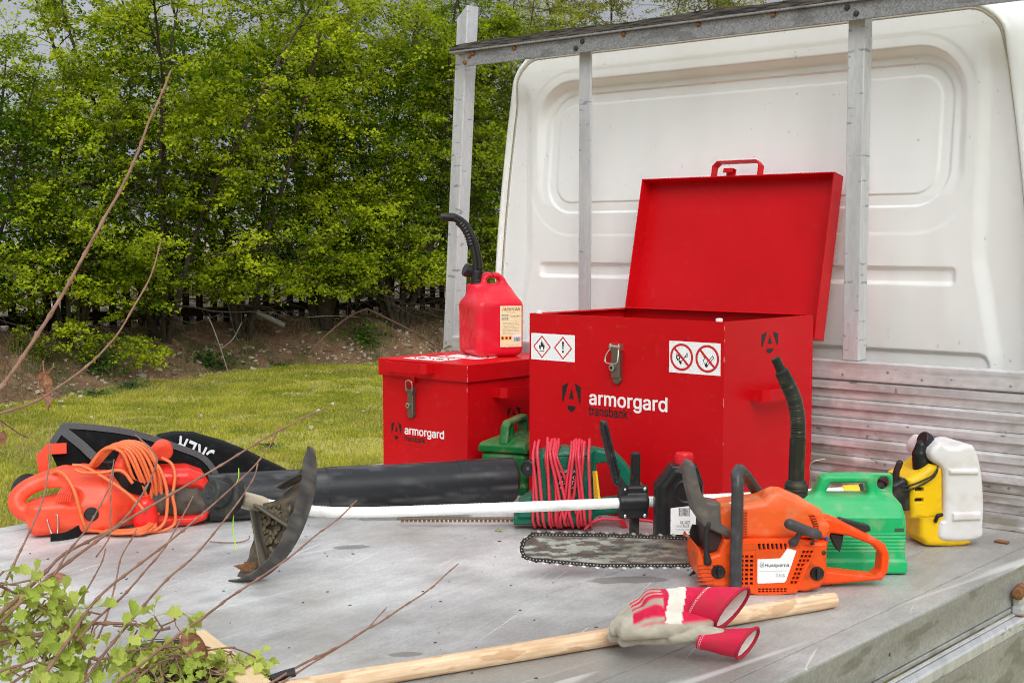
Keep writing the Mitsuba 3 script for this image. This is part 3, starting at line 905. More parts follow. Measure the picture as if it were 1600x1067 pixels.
put2(SAW, 'starter_cover_face', flat(plate.buffer(-.004).difference(unary_union([h.buffer(.0012) for h in holes])).difference(sbox(-.04, .02, -.002, .09)), .002), 'moulded', SM @ shift(0, -.0085, 0) @ FRONT, ORG * 1.0, dirt=(.1, .05, .02), f=60, lo=.55, hi=.85, amt=.3, smooth=False)
put(SAW, 'vent_backing', flat(plate.buffer(-.003), .001), 'dark_gap', False, M=SM @ shift(0, -.0004, 0) @ FRONT)
LB = nk(SAW, 'name_plate')
lab = Polygon([(.0015, .0715), (.0456, .0727), (.0596, .0925), (.0771, .0875), (.0574, .0281), (.0540, .0255), (.0035, .0240), (.0015, .026)])
put(LB, 'paper', flat(lab, .0008), 'white_print', False, M=SM @ shift(0, -.0107, 0) @ FRONT)
L0 = SM @ shift(0, -.0116, 0) @ FRONT
words(LB, 'Husqvarna', .0062, L0 @ shift(.0152, .0565, 0), 'blue_print', True, width=.047)
words(LB, '353', .0052, L0 @ shift(.036, .0365, 0), 'grey_print', True, width=.0185)
put(LB, 'rule', flat(sbox(.0043, .0480, .058, .0487), .0003), 'grey_print', False, M=L0)
crown = unary_union([Point(.0098, .0595).buffer(.0040).difference(Point(.0098, .0595).buffer(.0031)), sbox(.0080, .0572, .0088, .0618), sbox(.0108, .0572, .0116, .0618), sbox(.0088, .0591, .0108, .0599)] +
                    [Point(.0066 + .0032 * i, .0648 + (.0006 if i == 1 else 0)).buffer(.0009) for i in range(3)]).difference(sbox(.0085, .0625, .0111, .0640))
put(LB, 'crown_badge', flat(crown, .0003), 'blue_print', False, M=L0)
for x, z in ((-.0731, .0457), (.1209, .0401)):
    K_ = nk(SAW, 'filler_cap')
    put(K_, 'disc', tm(lathe([(0, 0), (.0135, 0), (.0135, .004), (.0115, .0065), (.006, .005), (0, .005)], 28)), 'black_plastic', 40, M=SM @ shift(x, -.0005, z) @ FRONT)
    put(K_, 'grip', cbox(-.0028, .0028, -.010, .010, .004, .0125, .001), 'black_plastic', False, M=SM @ shift(x, -.0005, z) @ FRONT)
# rear handle
h_out = [(.138, .142), (.1560, .143), (.1755, .1361), (.2394, .1038), (.2686, .0862), (.2777, .0659), (.2766, .0342), (.2643, .0141), (.135, .0045), (.132, .06)]
h_in = [(.158, .110), (.1933, .1043), (.2455, .0836), (.2603, .0661), (.2581, .0344), (.2468, .0240), (.152, .0356), (.150, .07)]
put2(SAW, 'rear_handle', nets(lambda p: c_(s_ext(p, h_out, .035, .078, .009), -s_ext(p, h_in, 0, .12, .004), .008), (.13, .03, .002), (.282, .08, .150), .0025), 'moulded', SM, (0.82, 0.066, 0.005), dirt=DUST, f=50, lo=.6, hi=.9, amt=.3)
put2(SAW, 'throttle_trigger', nets(lambda p: s_ext(p, [(.158, .108), (.1880, .103), (.1860, .088), (.1810, .069), (.175, .074), (.169, .084)], .048, .066, .003), (.15, .045, .064), (.195, .07, .112), .0018), 'moulded', SM, (.025, .024, .026), amt=0)
put2(SAW, 'throttle_lock', nets(lambda p: s_ext(p, [(.170, .134), (.182, .1375), (.2390, .1225), (.2421, .1113), (.230, .1080), (.175, .130)], .047, .067, .003), (.16, .045, .10), (.248, .07, .145), .002), 'moulded', SM, (.03, .028, .03), amt=0)
put(SAW, 'stop_switch', cbox(.143, .150, .022, .030, .0985, .106, .0015), 'blue_plastic', False, M=SM)
# front hand guard and wrap-round handle
hg = [(-.1384, .2431), (-.1310, .2590), (-.1206, .2559), (-.1071, .2006), (-.0957, .1825), (-.0703, .1785), (-.067, .1381), (-.050, .1266), (-.0498, .1096), (-.1008, .1328), (-.1208, .1613), (-.1325, .2065)]
put2(SAW, 'hand_guard', nets(lambda p: u_(s_ext(p, hg, .0, .058, .006), s_cap(p, (-.1275, .03, .250), (-.1275, .12, .225), .007), .008), (-.146, -.006, .105), (-.046, .13, .264), .0024), 'moulded', SM, (.10, .09, .085), dirt=(.22, .17, .12), f=50, lo=.5, hi=.8, amt=.6)
hoop = catmull([(-.043, -.022, .006), (-.043, -.023, .09), (-.042, -.023, .19), (-.0415, -.019, .222), (-.039, -.006, .238), (-.028, .022, .240), (-.004, .070, .218), (.020, .112, .190), (.038, .140, .165), (.044, .160, .12), (.04, .170, .06)], 10)
put2(SAW, 'front_handle', tube(hoop, .0118, 18), 'moulded', SM, (.050, .048, .052), dirt=(.2, .19, .18), f=70, lo=.5, hi=.8, amt=.3)
# starter grip
pg = np.array([(.0508, .1462), (.118, .12)])
put2(SAW, 'starter_grip', nets(lambda p: u_(u_(s_cap(p, (.058, -.030, .1437), (.112, -.030, .1226), .0105, .0095), s_cap(p, (.083, -.028, .131), (.071, -.014, .1046), .005, .006), .008), s_cap(p, (.071, -.014, .105), (.069, -.002, .098), .008, .010), .006), (.04, -.045, .085), (.13, .002, .16), .0018), 'moulded', SM, (.055, .05, .055), dirt=(.25, .2, .17), amt=.25)
put(SAW, 'starter_collar', [cbox(.057 + .0012 * i, .085 - .001 * i, -.0125, -.008, .0925 + .0035 * i - .0, .0945 + .0035 * i, .0006) for i in range(3)], 'moulded_orange', False, M=SM, kind='stuff')
pr('moulded_orange', ORG, .4)
for x, z in ((.1105, .100), (.1338, .081), (.0765, .0125), (.1105, .110)):
    put(SAW, 'screw', tm(bolt_head(.0042, .002)), 'bolt_dark', 40, M=SM @ shift(x, -.002, z) @ FRONT)
put(SAW, 'warning_sticker', flat(Polygon([(-.063, .0), (-.012, .0), (-.017, .012), (-.06, .012)]), .0004), 'white_print', False, M=SM @ axes([0, .028, .1745], [1, 0, .12], [0, 1, .3], [0, -.3, 1]))
put(SAW, 'warning_mark', flat(Polygon([(-.063, .0), (-.045, .0), (-.045, .012), (-.06, .012)]), .0004), 'orange_print', False, M=SM @ axes([0, .028, .1749], [1, 0, .12], [0, 1, .3], [0, -.3, 1]))
# muffler, bumper spikes, brake lever
put2(SAW, 'muffler', nets(lambda p: s_box(p, (-.072, .07, .108), (.024, .05, .032), .008), (-.10, .015, .07), (-.042, .125, .145), .003), 'worn_metal', SM, (.035, .018, .02), dirt=(.10, .06, .045), f=60, amt=.5)
put2(SAW, 'brake_lever', nets(lambda p: s_path(p, [(-.094, -.002, .066), (-.097, -.002, .085), (-.097, -.001, .12), (-.092, 0, .140)], [.008, .005, .004, .004]), (-.125, -.015, .05), (-.09, .012, .155), .002), 'matte', SM, (.02, .018, .017), amt=.2)
spk = Polygon([(-.105, .115), (-.122, .118), (-.128, .10), (-.121, .09), (-.1275, .07), (-.120, .058), (-.123, .04), (-.115, .028), (-.128, .013), (-.105, .020), (-.098, .05)])
put2(SAW, 'bumper_spikes', flat(spk, .004), 'worn_metal', SM @ shift(.016, .10, 0) @ FRONT, (.03, .024, .02), dirt=(.15, .12, .08), f=90, amt=.5, smooth=False)
put(SAW, 'front_rib', [cbox(-.1135 + .012 * 0, -.080, -.0025, .001, .020 + .0075 * i, .0232 + .0075 * i, .001) for i in range(6)], 'orange_shade', False, M=SM, kind='stuff')
# guide bar: outline at the far side, worn paint
barp = [(-.446, .0685), (-.4395, .0855), (-.4226, .0955), (-.2866, .0920), (-.098, .0830), (-.098, .0350), (-.2863, .0370), (-.4225, .0500), (-.4395, .0545)]


def bar_col(v):
    x, z = v[:, 0], v[:, 2]
    a = meshkit.fbm(np.stack([x * 32, z * 210, z * 0], 1), 5, 3)
    b = meshkit.fbm(np.stack([x * 90, z * 160, z * 0 + 3], 1), 4, 8)
    base = np.array([.13, .10, .085]) * (.5 + 1.0 * b)[:, None]
    flake = np.clip((a - .50) / .05, 0, 1) * np.clip((-.16 - x) / .25 + .35, .15, 1)
    base = base * (1 - flake[:, None]) + np.array([.40, .41, .38]) * (.6 + .6 * b)[:, None] * flake[:, None]
    smear = np.exp(-((z - .064 - .008 * np.sin(x * 24)) / .009) ** 2) * np.clip((x + .36) / .06, 0, 1) * np.clip((-.105 - x) / .03, 0, 1) * np.clip(meshkit.fbm(np.stack([x * 25, z * 60, z * 0 + 9], 1), 3, 4) * 3 - 1, 0, 1)
    base = base * (1 - smear[:, None] * .85) + np.array([.015, .015, .018]) * smear[:, None] * .85
    tan_ = np.clip((a - .62) / .1, 0, 1)[:, None] * .4
    return base * (1 - tan_) + np.array([.34, .28, .15]) * tan_


bm = nets(lambda p: s_ext(p, barp, .1075, .1125, .001), (-.448, .105, .033), (-.097, .115, .098), .0017)
put(SAW, 'guide_bar', bm.apply_transform(SM), 'worn_metal', 40, color=bar_col(np.array(trimesh.graph.smooth_shade(bm.copy().apply_transform(np.linalg.inv(SM)), angle=math.radians(40), facet_minarea=None).vertices)))
ring = np.array(Polygon(barp).buffer(.0035).exterior.coords)
seg = LineString(ring)
n_l = int(seg.length / .0068)
plates, rivets, cutters = [], [], []
for i in range(n_l):
    s0 = i * seg.length / n_l
    a_, b_ = np.array(seg.interpolate(s0).coords[0]), np.array(seg.interpolate((s0 + .003) % seg.length).coords[0])
    if a_[0] > -.097:
        continue
    d_ = (b_ - a_) / np.linalg.norm(b_ - a_)
    nrm = np.array([d_[1], -d_[0]])
    if (np.array([-.27, .065]) - a_) @ nrm > 0:
        nrm = -nrm
    Mx = axes([a_[0], .110, a_[1]], [d_[0], 0, d_[1]], [0, 1, 0], [nrm[0], 0, nrm[1]])
    for y in ((-.0030, -.0016), (.0016, .0030)):
        hh = .0036 if i % 2 else .0028
        plates.append(cbox(-.0042, .0042, y[0] + (0 if i % 2 else .0004 * np.sign(y[0])), y[1], -.0034, hh, .0006).apply_transform(Mx))
    if i % 4 == 0:
        side = -1 if (i // 4) % 2 else 1
        cutters.append(tm(flat(Polygon([(-.005, .002), (-.0045, .0075), (.001, .0068), (.0042, .0035), (.0042, .002)]), .0026)).apply_transform(Mx @ axes([0, side * .0012 + .0013, 0], [1, 0, 0], [0, 0, 1], [0, -1, 0])))
    elif i % 4 == 2:
        plates.append(tm(flat(Polygon([(-.004, .002), (-.001, .0062), (.002, .0055), (.0042, .002)]), .0014)).apply_transform(Mx @ axes([0, .0007, 0], [1, 0, 0], [0, 0, 1], [0, -1, 0])))
    rivets.append(tm(lathe([(0, 0), (.0013, 0), (.0011, .0006), (0, .0006)], 8)).apply_transform(Mx @ axes([.0, -.0034, -.0005], [1, 0, 0], [0, 0, 1], [0, -1, 0])))
CH = nk(SAW, 'chain')
pr('chain_dark', (.035, .028, .024), .5, metal=.4)
put(CH, 'link', plates, 'chain_dark', False, M=SM, kind='stuff')
put(CH, 'rivet', rivets, 'bright_steel', False, M=SM, kind='stuff')
put(CH, 'cutter', cutters, 'bright_steel', False, M=SM, kind='stuff')

# ---------------------------------------------------------------- light green can with a long dark spout
LC = thing('light_green_can', 'light green plastic fuel can with tall dark spout, behind the chainsaw', 'fuel can')
KM = frame([-1.172, 2.562, 0], 41) @ np.diag([1, 1, 1.035, 1])
cp = [(-.262, 0), (.006, 0), (.0085, .006), (.0085, .026), (.0045, .033), (.0040, .110), (-.0005, .137), (-.016, .156), (-.195, .157), (-.262, .150)]
tp = [(-.002, 0), (.115, 0), (.115, .115), (.085, .158), (.03, .158), (0, .115), (0, .033), (-.004, .026)]


def can_l(p):
    d = i_(s_ext(p, cp, -.01, .13, .004) , s_ext(p, tp, -.3, .05, .004, ax=(1, 2, 0)), .012)
    hd = s_ext(p, [(-.182, .150), (-.166, .190), (-.155, .1955), (-.0637, .1960), (-.056, .188), (-.050, .152), (-.0665, .152), (-.0735, .1790), (-.1451, .1785), (-.160, .152)], .030, .072, .009)
    tb = c_(s_ext(p, [(-.0637, .1965), (-.0180, .1960), (-.0150, .192), (-.0150, .150), (-.05, .150)], .042, .060, .003), -s_cyl(p, (-.0335, 0, .177), (-.0335, .12, .177), .0140), .002)
    d = u_(u_(d, hd, .012), tb, .006)
    rib = .0007 * np.sin(p[..., 2] * 900) * ((p[..., 2] > .045) & (p[..., 2] < .085) & (p[..., 1] < .02))
    groove = np.maximum(np.abs(p[..., 2] - .112) - .002, 0) < .0001
    return d + rib


put2(LC, 'body', nets(can_l, (-.266, -.006, 0), (.012, .118, .2), .0026), 'moulded', KM, (0.012, 0.40, 0.13), dirt=(.36, .40, .24), f=38, lo=.56, hi=.85, amt=.4, zdust=.55)
put2(LC, 'scuff', nets(lambda p: s_box(p, (-.012, .0, .091), (.010, .0006, .0035), .0005), (-.025, -.002, .08), (0, .002, .1), .0012), 'matte', KM, (.05, .08, .045), amt=0)
NK = nk(LC, 'spout')
nc = [(0, .15), (.024, .15), (.024, .158), (.0225, .1595), (.0245, .161), (.0245, .166), (.0225, .1675), (.024, .169), (.024, .174), (.021, .177), (.020, .182), (.017, .184), (0, .184)]
put2(NK, 'collar', lathe(nc, 30), 'matte', KM @ shift(-.215, .045, 0), (.025, .026, .02), dirt=(.12, .11, .08), amt=.5)
put2(NK, 'pipe', tube(catmull([(-.215, .045, .175), (-.2145, .045, .21), (-.213, .045, .2665)], 4), .0165, 24), 'moulded', KM, (.018, .022, .018), dirt=(.12, .12, .09), f=60, amt=.4)
fx = catmull([(-.213, .045, .266), (-.2125, .045, .285), (-.215, .044, .315), (-.222, .043, .345), (-.234, .041, .372), (-.2405, .040, .384)], 16)
L_ = np.concatenate([[0], np.cumsum(np.linalg.norm(np.diff(fx, axis=0), axis=1))])
put2(NK, 'flexible_hose', tube(fx, .0155 + .0011 * np.sin(L_ * 1750), 24), 'moulded', KM, (.032, .036, .024), dirt=(.12, .12, .09), f=60, amt=.4)
put2(NK, 'nozzle', tube([(-.2395, .040, .382), (-.250, .0385, .402), (-.2515, .038, .4055), (-.264, .036, .4295)], [.0150, .0145, .0100, .0092], 24), 'moulded', KM, (.014, .016, .013), amt=.2)
put(LC, 'tether_wire', tube(catmull([(-.188, .045, .166), (-.186, .045, .19), (-.187, .045, .212), (-.178, .046, .221), (-.155, .047, .226)], 8), .0009, 5), 'steel', True, M=KM)

# ---------------------------------------------------------------- petrol grass trimmer: curved white shaft, engine right, guard left
TR = thing('petrol_grass_trimmer', 'petrol grass trimmer with curved white shaft, yellow engine and torn black guard', 'grass trimmer')
SH = np.array([(-1.285, 2.861, .1255), (-1.551, 2.565, .113), (-1.694, 2.405, .109), (-1.844, 2.234, .105), (-1.992, 2.064, .103), (-2.082, 1.959, .102), (-2.146, 1.873, .106), (-2.176, 1.809, .117), (-2.187, 1.748, .133), (-2.189, 1.690, .149)])
put2(TR, 'shaft', tube(catmull(SH, 8), .0117, 20), 'milky', np.eye(4), (.84, .83, .81), dirt=(.45, .42, .36), f=30, lo=.6, hi=.8, amt=.5, smooth=40)
EM = frame([-1.233, 2.881, 0], 50) @ np.diag([.90, .95, .97, 1])
tank = [(-.044, .205), (-.0476, .226), (-.026, .247), (-.0082, .2365), (.020, .2335), (.0345, .2385), (.056, .2385), (.0686, .229), (.0852, .1851), (.0949, .1119), (.095, .0535), (.0856, .018), (-.0145, .018), (-.0206, .0629), (-.010, .0684), (-.010, .1600), (-.0206, .1877)]


def rnd(poly, r):
    return np.array(Polygon(poly).buffer(r, 12).buffer(-2 * r, 12).buffer(r, 12).exterior.coords)[:-1]


tank = rnd(catmull(tank, 5, True), .006)


def tank_f(p):
    d = s_ext(p, tank, -.038, .105, .012)
    for poly in ([(-.002, .173), (.0745, .171), (.0745, .181), (-.002, .183)], [(.0095, .065), (.0835, .065), (.083, .080), (.0095, .082)]):
        d = u_(d, s_ext(p, poly, -.046, -.02, .004), .004)
    return d


put2(TR, 'fuel_tank', nets(tank_f, (-.05, -.048, 0), (.1, .108, .25), .0028), 'milky', EM, (.66, .63, .635), dirt=(.52, .43, .41), f=26, lo=.45, hi=.8, amt=.5)
ca, cb = np.array((-.034, .012, .240)), np.array((-.058, .006, .251))
put(TR, 'tank_cap', tm(lathe([(0, -.004), (.0185, -.004), (.0195, .002), (.0195, .017), (.0175, .020), (0, .020)], 20)), 'black_plastic', 40, M=EM @ along(ca, cb))
put(TR, 'tank_cap_grip', [tm(cbox(.0188, .0205, -.0012, .0012, .002, .017, .0004)).apply_transform(axes([0, 0, 0], [math.cos(t), math.sin(t), 0], [-math.sin(t), math.cos(t), 0], [0, 0, 1])) for t in np.arange(16) * math.pi / 8], 'black_plastic', False, M=EM @ along(ca, cb), kind='stuff')
put2(TR, 'air_filter', nets(lambda p: s_path(p, [(-.048, .01, .185), (-.056, .008, .212), (-.054, .006, .232)], [.024, .019, .014]), (-.085, -.02, .15), (-.02, .04, .255), .003), 'moulded', EM, (.014, .014, .015), amt=.1)


def engine_f(p):
    d = s_ext(p, [(-.105, .160), (-.0706, .176), (-.0437, .194), (-.012, .188), (-.008, .074), (-.062, .068), (-.09, .068), (-.094, .10), (-.094, .13)], -.030, .095, .014)
    d = u_(d, s_ext(p, [(-.068, .08), (-.066, .024), (-.048, .004), (.007, .0005), (.05, .001), (.0717, .006), (.06, .03), (-.012, .08)], -.030, .085, .014), .01)
    for z in (.1375, .1125):
        d = c_(d, -s_box(p, (-.074, -.028, z), (.0115, .02, .0045), .002), .002)
    return c_(d, -s_box(p, (-.05, -.035, .072), (.03, .008, .0012)), .001)


put2(TR, 'engine_housing', nets(engine_f, (-.11, -.034, 0), (.08, .1, .2), .0027), 'moulded', EM, (.80, .48, .006), dirt=(.35, .24, .05), f=45, lo=.58, hi=.85, amt=.35)
put(TR, 'vent_gap', [cbox(-.0855, -.0625, -.018, -.015, z - .005, z + .005, .0003) for z in (.1375, .1125)], 'dark_gap', False, M=EM)
put2(TR, 'clutch_cover', nets(lambda p: s_ext(p, [(-.1426, .148), (-.1127, .162), (-.098, .160), (-.0925, .125), (-.0913, .086), (-.11, .085), (-.142, .10)], -.022, .080, .01), (-.15, -.025, .08), (-.085, .085, .168), .003), 'moulded', EM, (.016, .016, .017), amt=.15)
put2(TR, 'choke_lever', nets(lambda p: s_path(p, [(-.124, .0, .155), (-.122, -.002, .175), (-.114, -.002, .1945)], [.010, .008, .008]), (-.14, -.015, .14), (-.1, .015, .21), .0025), 'moulded', EM, (.03, .014, .014), amt=.1)
for k_, off in ((0, 0), (1, .006)):
    put(TR, 'control_cable', tube(catmull([(-.030, -.036, .192 - off), (-.036, -.040, .182 - off), (-.046, -.040, .1705 - off), (-.07, -.035, .158 - off * 1.4), (-.098, -.028, .147 - off * 1.6), (-.13, -.012, .14 - off), (-.155, .01, .137)], 8), .0022, 8), 'black_rubber', True, M=EM)
put2(TR, 'pull_stub', nets(lambda p: s_path(p, [(-.033, -.036, .064), (-.030, -.04, .077), (-.02, -.04, .079)], .0045), (-.045, -.05, .055), (-.01, -.03, .09), .002), 'moulded', EM, (.014, .014, .015), amt=0)
sd_ = (SH[0] - SH[1]) / np.linalg.norm(SH[0] - SH[1])
q0 = SH[1] + sd_ * .225
put(TR, 'warning_sleeve', tube([q0, q0 + sd_ * .036], .0155, 20), 'yellow_plastic', 40)
q1 = SH[1] + sd_ * .262
put2(TR, 'throttle_grip', tube([q1, q1 + sd_ * .01, q1 + sd_ * .07, q1 + sd_ * .085], [.014, .0175, .0175, .014], 20), 'matte', np.eye(4), (.018, .018, .02), amt=.1)
# loop handle clamped on the shaft
HM = frame([-1.722, 2.3735, 0], 48)
put2(TR, 'handle_clamp', nets(lambda p: u_(s_box(p, (0, 0, .1095), (.0335, .010, .0365), .006), s_cyl(p, (-.033, -.0, .1095), (.033, .0, .1095), .021, .004), .004), (-.04, -.03, .065), (.04, .03, .152), .0022), 'moulded', HM, (.018, .018, .019), dirt=(.12, .12, .12), amt=.15)
for x in (-.020, .025):
    for z in (.080, .1395):
        put(TR, 'clamp_screw', tm(lathe([(0, 0), (.0042, 0), (.0040, .002), (.0025, .0032), (0, .0034)], 14)), 'bright_steel', 40, M=HM @ shift(x, -.0100, z) @ FRONT)
put2(TR, 'handle_arm', nets(lambda p: c_(s_ext(p, [(-.0335, .146), (-.030, .075), (-.020, .072), (-.012, .146), (-.030, .168), (-.060, .289), (-.0665, .2935), (-.0745, .290), (-.0745, .27), (-.044, .15)], -.013, .012, .004), -s_ext(p, [(-.068, .283), (-.0655, .283), (-.0345, .166), (-.0405, .155)], -.02, -.0085, .001), .002), (-.08, -.016, .068), (-.005, .016, .297), .0021), 'moulded', HM, (.020, .020, .022), dirt=(.15, .14, .13), f=60, amt=.25)
put2(TR, 'handle_bar', nets(lambda p: s_ext(p, [(-.002, .0), (.017, .0), (.0205, .212), (.0175, .2165), (.004, .2165), (.0005, .212)], .013, .034, .003), (-.006, .01, .0), (.026, .036, .22), .0022), 'moulded', HM, (.016, .016, .017), amt=.15)
# gear head, spool and torn guard
hub = np.array([-2.189, 1.690, .149])
an = np.array([-.05, -.945, .33])
an /= np.linalg.norm(an)
e1 = np.cross([0, 0, 1], an)
e1 /= -np.linalg.norm(e1)
e1 = e1 if e1[0] > 0 else -e1
e2 = np.cross(an, e1)
e2 = e2 if e2[2] > 0 else -e2
GM = axes(hub, e1, e2, an)
put2(TR, 'gear_collar', lathe([(0, -.03), (.016, -.03), (.0175, -.02), (.0175, .022), (.015, .03), (0, .03)], 20), 'milky', GM, (.52, .45, .33), dirt=(.12, .08, .05), f=60, lo=.45, hi=.7, amt=.7)
put2(TR, 'spool_flange', lathe([(0, .045), (.030, .045), (.038, .05), (.043, .058), (.043, .070), (.036, .074), (.030, .072), (0, .072)], 28), 'matte', GM, (.028, .028, .028), dirt=(.12, .11, .09), f=70, amt=.5)
put2(TR, 'spool', lathe([(0, .07), (.024, .07), (.026, .073), (.026, .088), (.0275, .090), (.0275, .104), (.024, .108), (.015, .106), (.012, .109), (.006, .107), (0, .109)], 28), 'matte', GM, (.035, .036, .036), dirt=(.15, .13, .1), f=80, amt=.5)
sp = hub + an * .062
put(TR, 'cutting_line', tube(catmull([sp + e1 * .030 + [0, 0, .03], sp + e1 * .038 + [0, 0, .045], sp + e1 * .038 + [0, 0, .062]], 6), .0012, 6), 'line_green', True)
put(TR, 'cutting_line', tube(catmull([sp + e1 * .018 + [0, 0, -.036], sp + e1 * .016 + [0, 0, -.06], sp + e1 * .020 + [0, 0, -.085], sp + e1 * .026 + [0, 0, -.108]], 6), .0012, 6), 'line_green', True)
# guard: a sector of a shallow dish with a broad rim; angles from the deck side up
angs = np.radians(np.linspace(-95, 46, 60))
rim_r = .166 + .006 * np.sin(angs * 2.0) + .012 * np.clip(np.degrees(angs) / 40, 0, 1)
wid = .033 * np.clip((np.degrees(angs) + 108) / 25, .25, 1) * np.clip((51 - np.degrees(angs)) / 20, .3, 1)
rag = (meshkit.fbm(np.stack([angs * 9, angs * 0, angs * 0], 1), 4, 2) - .5) * .012
verts, faces = [], []
for a_, r_, w_, g_ in zip(angs, rim_r, wid, rag):
    c_s = np.array([math.cos(a_), math.sin(a_)])
    for rr_, z_ in ((r_, -.006), (r_ + .002, .01), (r_ + .001, w_ + g_), (r_ - .003, w_ + g_ - .001), (r_ - .003, .004), (r_ - .004, -.003)):
        verts.append([c_s[0] * rr_, c_s[1] * rr_, z_ - .012])
for i in range(len(angs) - 1):
    for j in range(6):
        a0, b0 = i * 6 + j, i * 6 + (j + 1) % 6
        faces += [(a0, b0, b0 + 6), (a0, b0 + 6, a0 + 6)]
gt = trimesh.Trimesh(verts, faces, process=False)
gt.fix_normals()
GD = nk(TR, 'guard')
scene['guard_black'] = {'type': 'twosided', 'bsdf': {'type': 'principled', 'base_color': VC, 'roughness': .5, 'specular': .45}}
put2(GD, 'rim', gt, 'guard_black', GM, (.045, .043, .042), dirt=(.20, .18, .15), f=60, lo=.45, hi=.8, amt=.6, smooth=50)
v, f = [], []
na, nr_ = 40, 12
for i, a_ in enumerate(np.radians(np.linspace(-92, 40, na))):
    rmax = .164 + .006 * math.sin(a_ * 2) + .012 * max(0, min(1, math.degrees(a_) / 40)) - .002
    deg = math.degrees(a_)
    rmin = .016 + (.10 * sst(8, 34, deg)) + .10 * sst(-66, -90, deg) + .012 * meshkit.fbm(np.array([[deg * .12, 0, 0]]), 3)[0] * (sst(0, 20, deg) + sst(-60, -80, deg))
    for j in range(nr_):
        r_ = rmin + (rmax - rmin) * j / (nr_ - 1)
        v.append([r_ * math.cos(a_), r_ * math.sin(a_), -.012 + .020 * (1 - r_ / .16) * 0 - .006 + .004 * math.sin(r_ * 90)])
for i in range(na - 1):
    for j in range(nr_ - 1):
        a0 = i * nr_ + j
        f += [(a0, a0 + 1, a0 + nr_ + 1), (a0, a0 + nr_ + 1, a0 + nr_)]
put2(GD, 'plate', trimesh.Trimesh(v, f, process=False), 'guard_black', GM, (.035, .030, .026), dirt=(.16, .12, .075), f=70, lo=.38, hi=.65, amt=.8, smooth=True)
for a_, r0, r1 in ((-12, .02, .15), (-52, .02, .155), (28, .085, .16)):
    c_s = np.array([math.cos(math.radians(a_)), math.sin(math.radians(a_)), 0])
    put2(GD, 'rib', tm(cbox(r0, r1, -.002, .002, -.014, .012, .001)).subdivide(), 'guard_black', GM @ axes([0, 0, 0], c_s, np.cross([0, 0, 1], c_s), [0, 0, 1]), (.04, .035, .03), dirt=(.25, .21, .15), f=70, lo=.4, hi=.7, amt=.7, smooth=False)
rng = np.random.default_rng(5)
crumb = []
for _ in range(170):
    a_, r_ = math.radians(rng.uniform(-75, 5)), rng.uniform(.03, .15)
    s_ = rng.uniform(.0015, .006)
    m_ = trimesh.creation.icosphere(1, s_)
    m_.vertices *= 1 + .5 * (meshkit.noise(np.array(m_.vertices) * 300, _)[:, None] - .5)
    m_.vertices[:, 2] *= .5
    m_.apply_translation([r_ * math.cos(a_), r_ * math.sin(a_), -.012])
    crumb.append(m_)
put2(GD, 'dried_mud', crumb, 'matte', GM, (.11, .085, .05), dirt=(.24, .20, .13), f=90, amt=.7, kind='stuff')
put(GD, 'line_cutter', flat(Polygon([(-.05, .0), (.02, .014), (.03, -.004), (.012, -.022), (-.012, -.012), (-.03, -.010)]), .0018), 'rust', False, M=axes([-2.150, 1.668, .026], [.80, .58, 0], [0, 0, 1], [.58, -.80, .1]))

# ---------------------------------------------------------------- hedge trimmer wound with its red cord
HT = thing('electric_hedge_trimmer', 'green electric hedge trimmer wrapped in red cord, before the large red box', 'hedge trimmer')
HH = frame([-1.940, 2.449, 0], 41)
GRN = (.003, .105, .062)


def hedge_f(p):
    d = s_ext(p, [(-.095, .03), (-.100, .175), (-.085, .188), (-.05, .1925), (-.031, .1967), (.0225, .1941), (.040, .19), (.036, .14), (.040, .06), (.045, .03), (.026, .010), (-.06, .008), (-.09, .015)], 0, .085, .016)
    ring_ = c_(s_ext(p, [(.02, .192), (.0414, .1951), (.092, .1856), (.1174, .1601), (.1652, .0963), (.1690, .061), (.150, .046), (.1054, .036), (.0453, .030), (.02, .03)], .022, .064, .010),
               -s_ext(p, [(.0463, .1569), (.070, .160), (.089, .141), (.1241, .0963), (.118, .078), (.0578, .0705)], -.02, .1, .006), .006)
    d = u_(d, ring_, .012)
    d = u_(d, s_ext(p, [(-.1495, .012), (-.1495, .030), (-.09, .034), (-.03, .03), (-.03, .012)], .012, .072, .004), .006)
    d = u_(d, s_ext(p, [(-.1384, .030), (-.138, .064), (-.1005, .0897), (-.088, .088), (-.088, .03)], .002, .083, .006), .008)
    d = c_(d, -s_box(p, (-.01, .0, .178), (.036, .0035, .0012), .0005), .001)
    for z in (.079, .086, .093):
        d = c_(d, -s_box(p, (-.002, .0, z), (.022, .004, .0015), .0005), .001)
    return d


put2(HT, 'body', nets(hedge_f, (-.152, -.002, .006), (.172, .09, .2), .0026), 'moulded', HH, GRN, dirt=(.10, .17, .12), f=40, lo=.55, hi=.85, amt=.3, zdust=.25)
KN = nk(HT, 'end_knob')
put(KN, 'rim', tm(lathe([(0, -.03), (.0185, -.03), (.0195, -.024), (.0195, .010), (.0165, .012), (.0155, .0085), (0, .0085)], 26)), 'black_plastic', 40, M=HH @ shift(-.112, .012, .149) @ axes([0, 0, 0], [.92, -.38, 0], [0, 0, 1], [-.38, -.92, 0]))
put(KN, 'screw', tm(bolt_head(.005, .003)), 'grey_plastic', 40, M=HH @ shift(-.1154, .0035, .149) @ axes([0, 0, 0], [.92, -.38, 0], [0, 0, 1], [-.38, -.92, 0]))
put(HT, 'warning_strip', flat(Polygon([(.0369, .1441), (.043, .1441), (.0502, .0738), (.0404, .0738)]), .0012), 'amber', False, M=HH @ shift(0, -.0004, 0) @ FRONT)
put(HT, 'warning_edge', flat(Polygon([(.0432, .1441), (.0475, .1441), (.0562, .0738), (.0505, .0738)]), .0012), 'yellow_plastic', False, M=HH @ shift(0, -.0004, 0) @ FRONT)
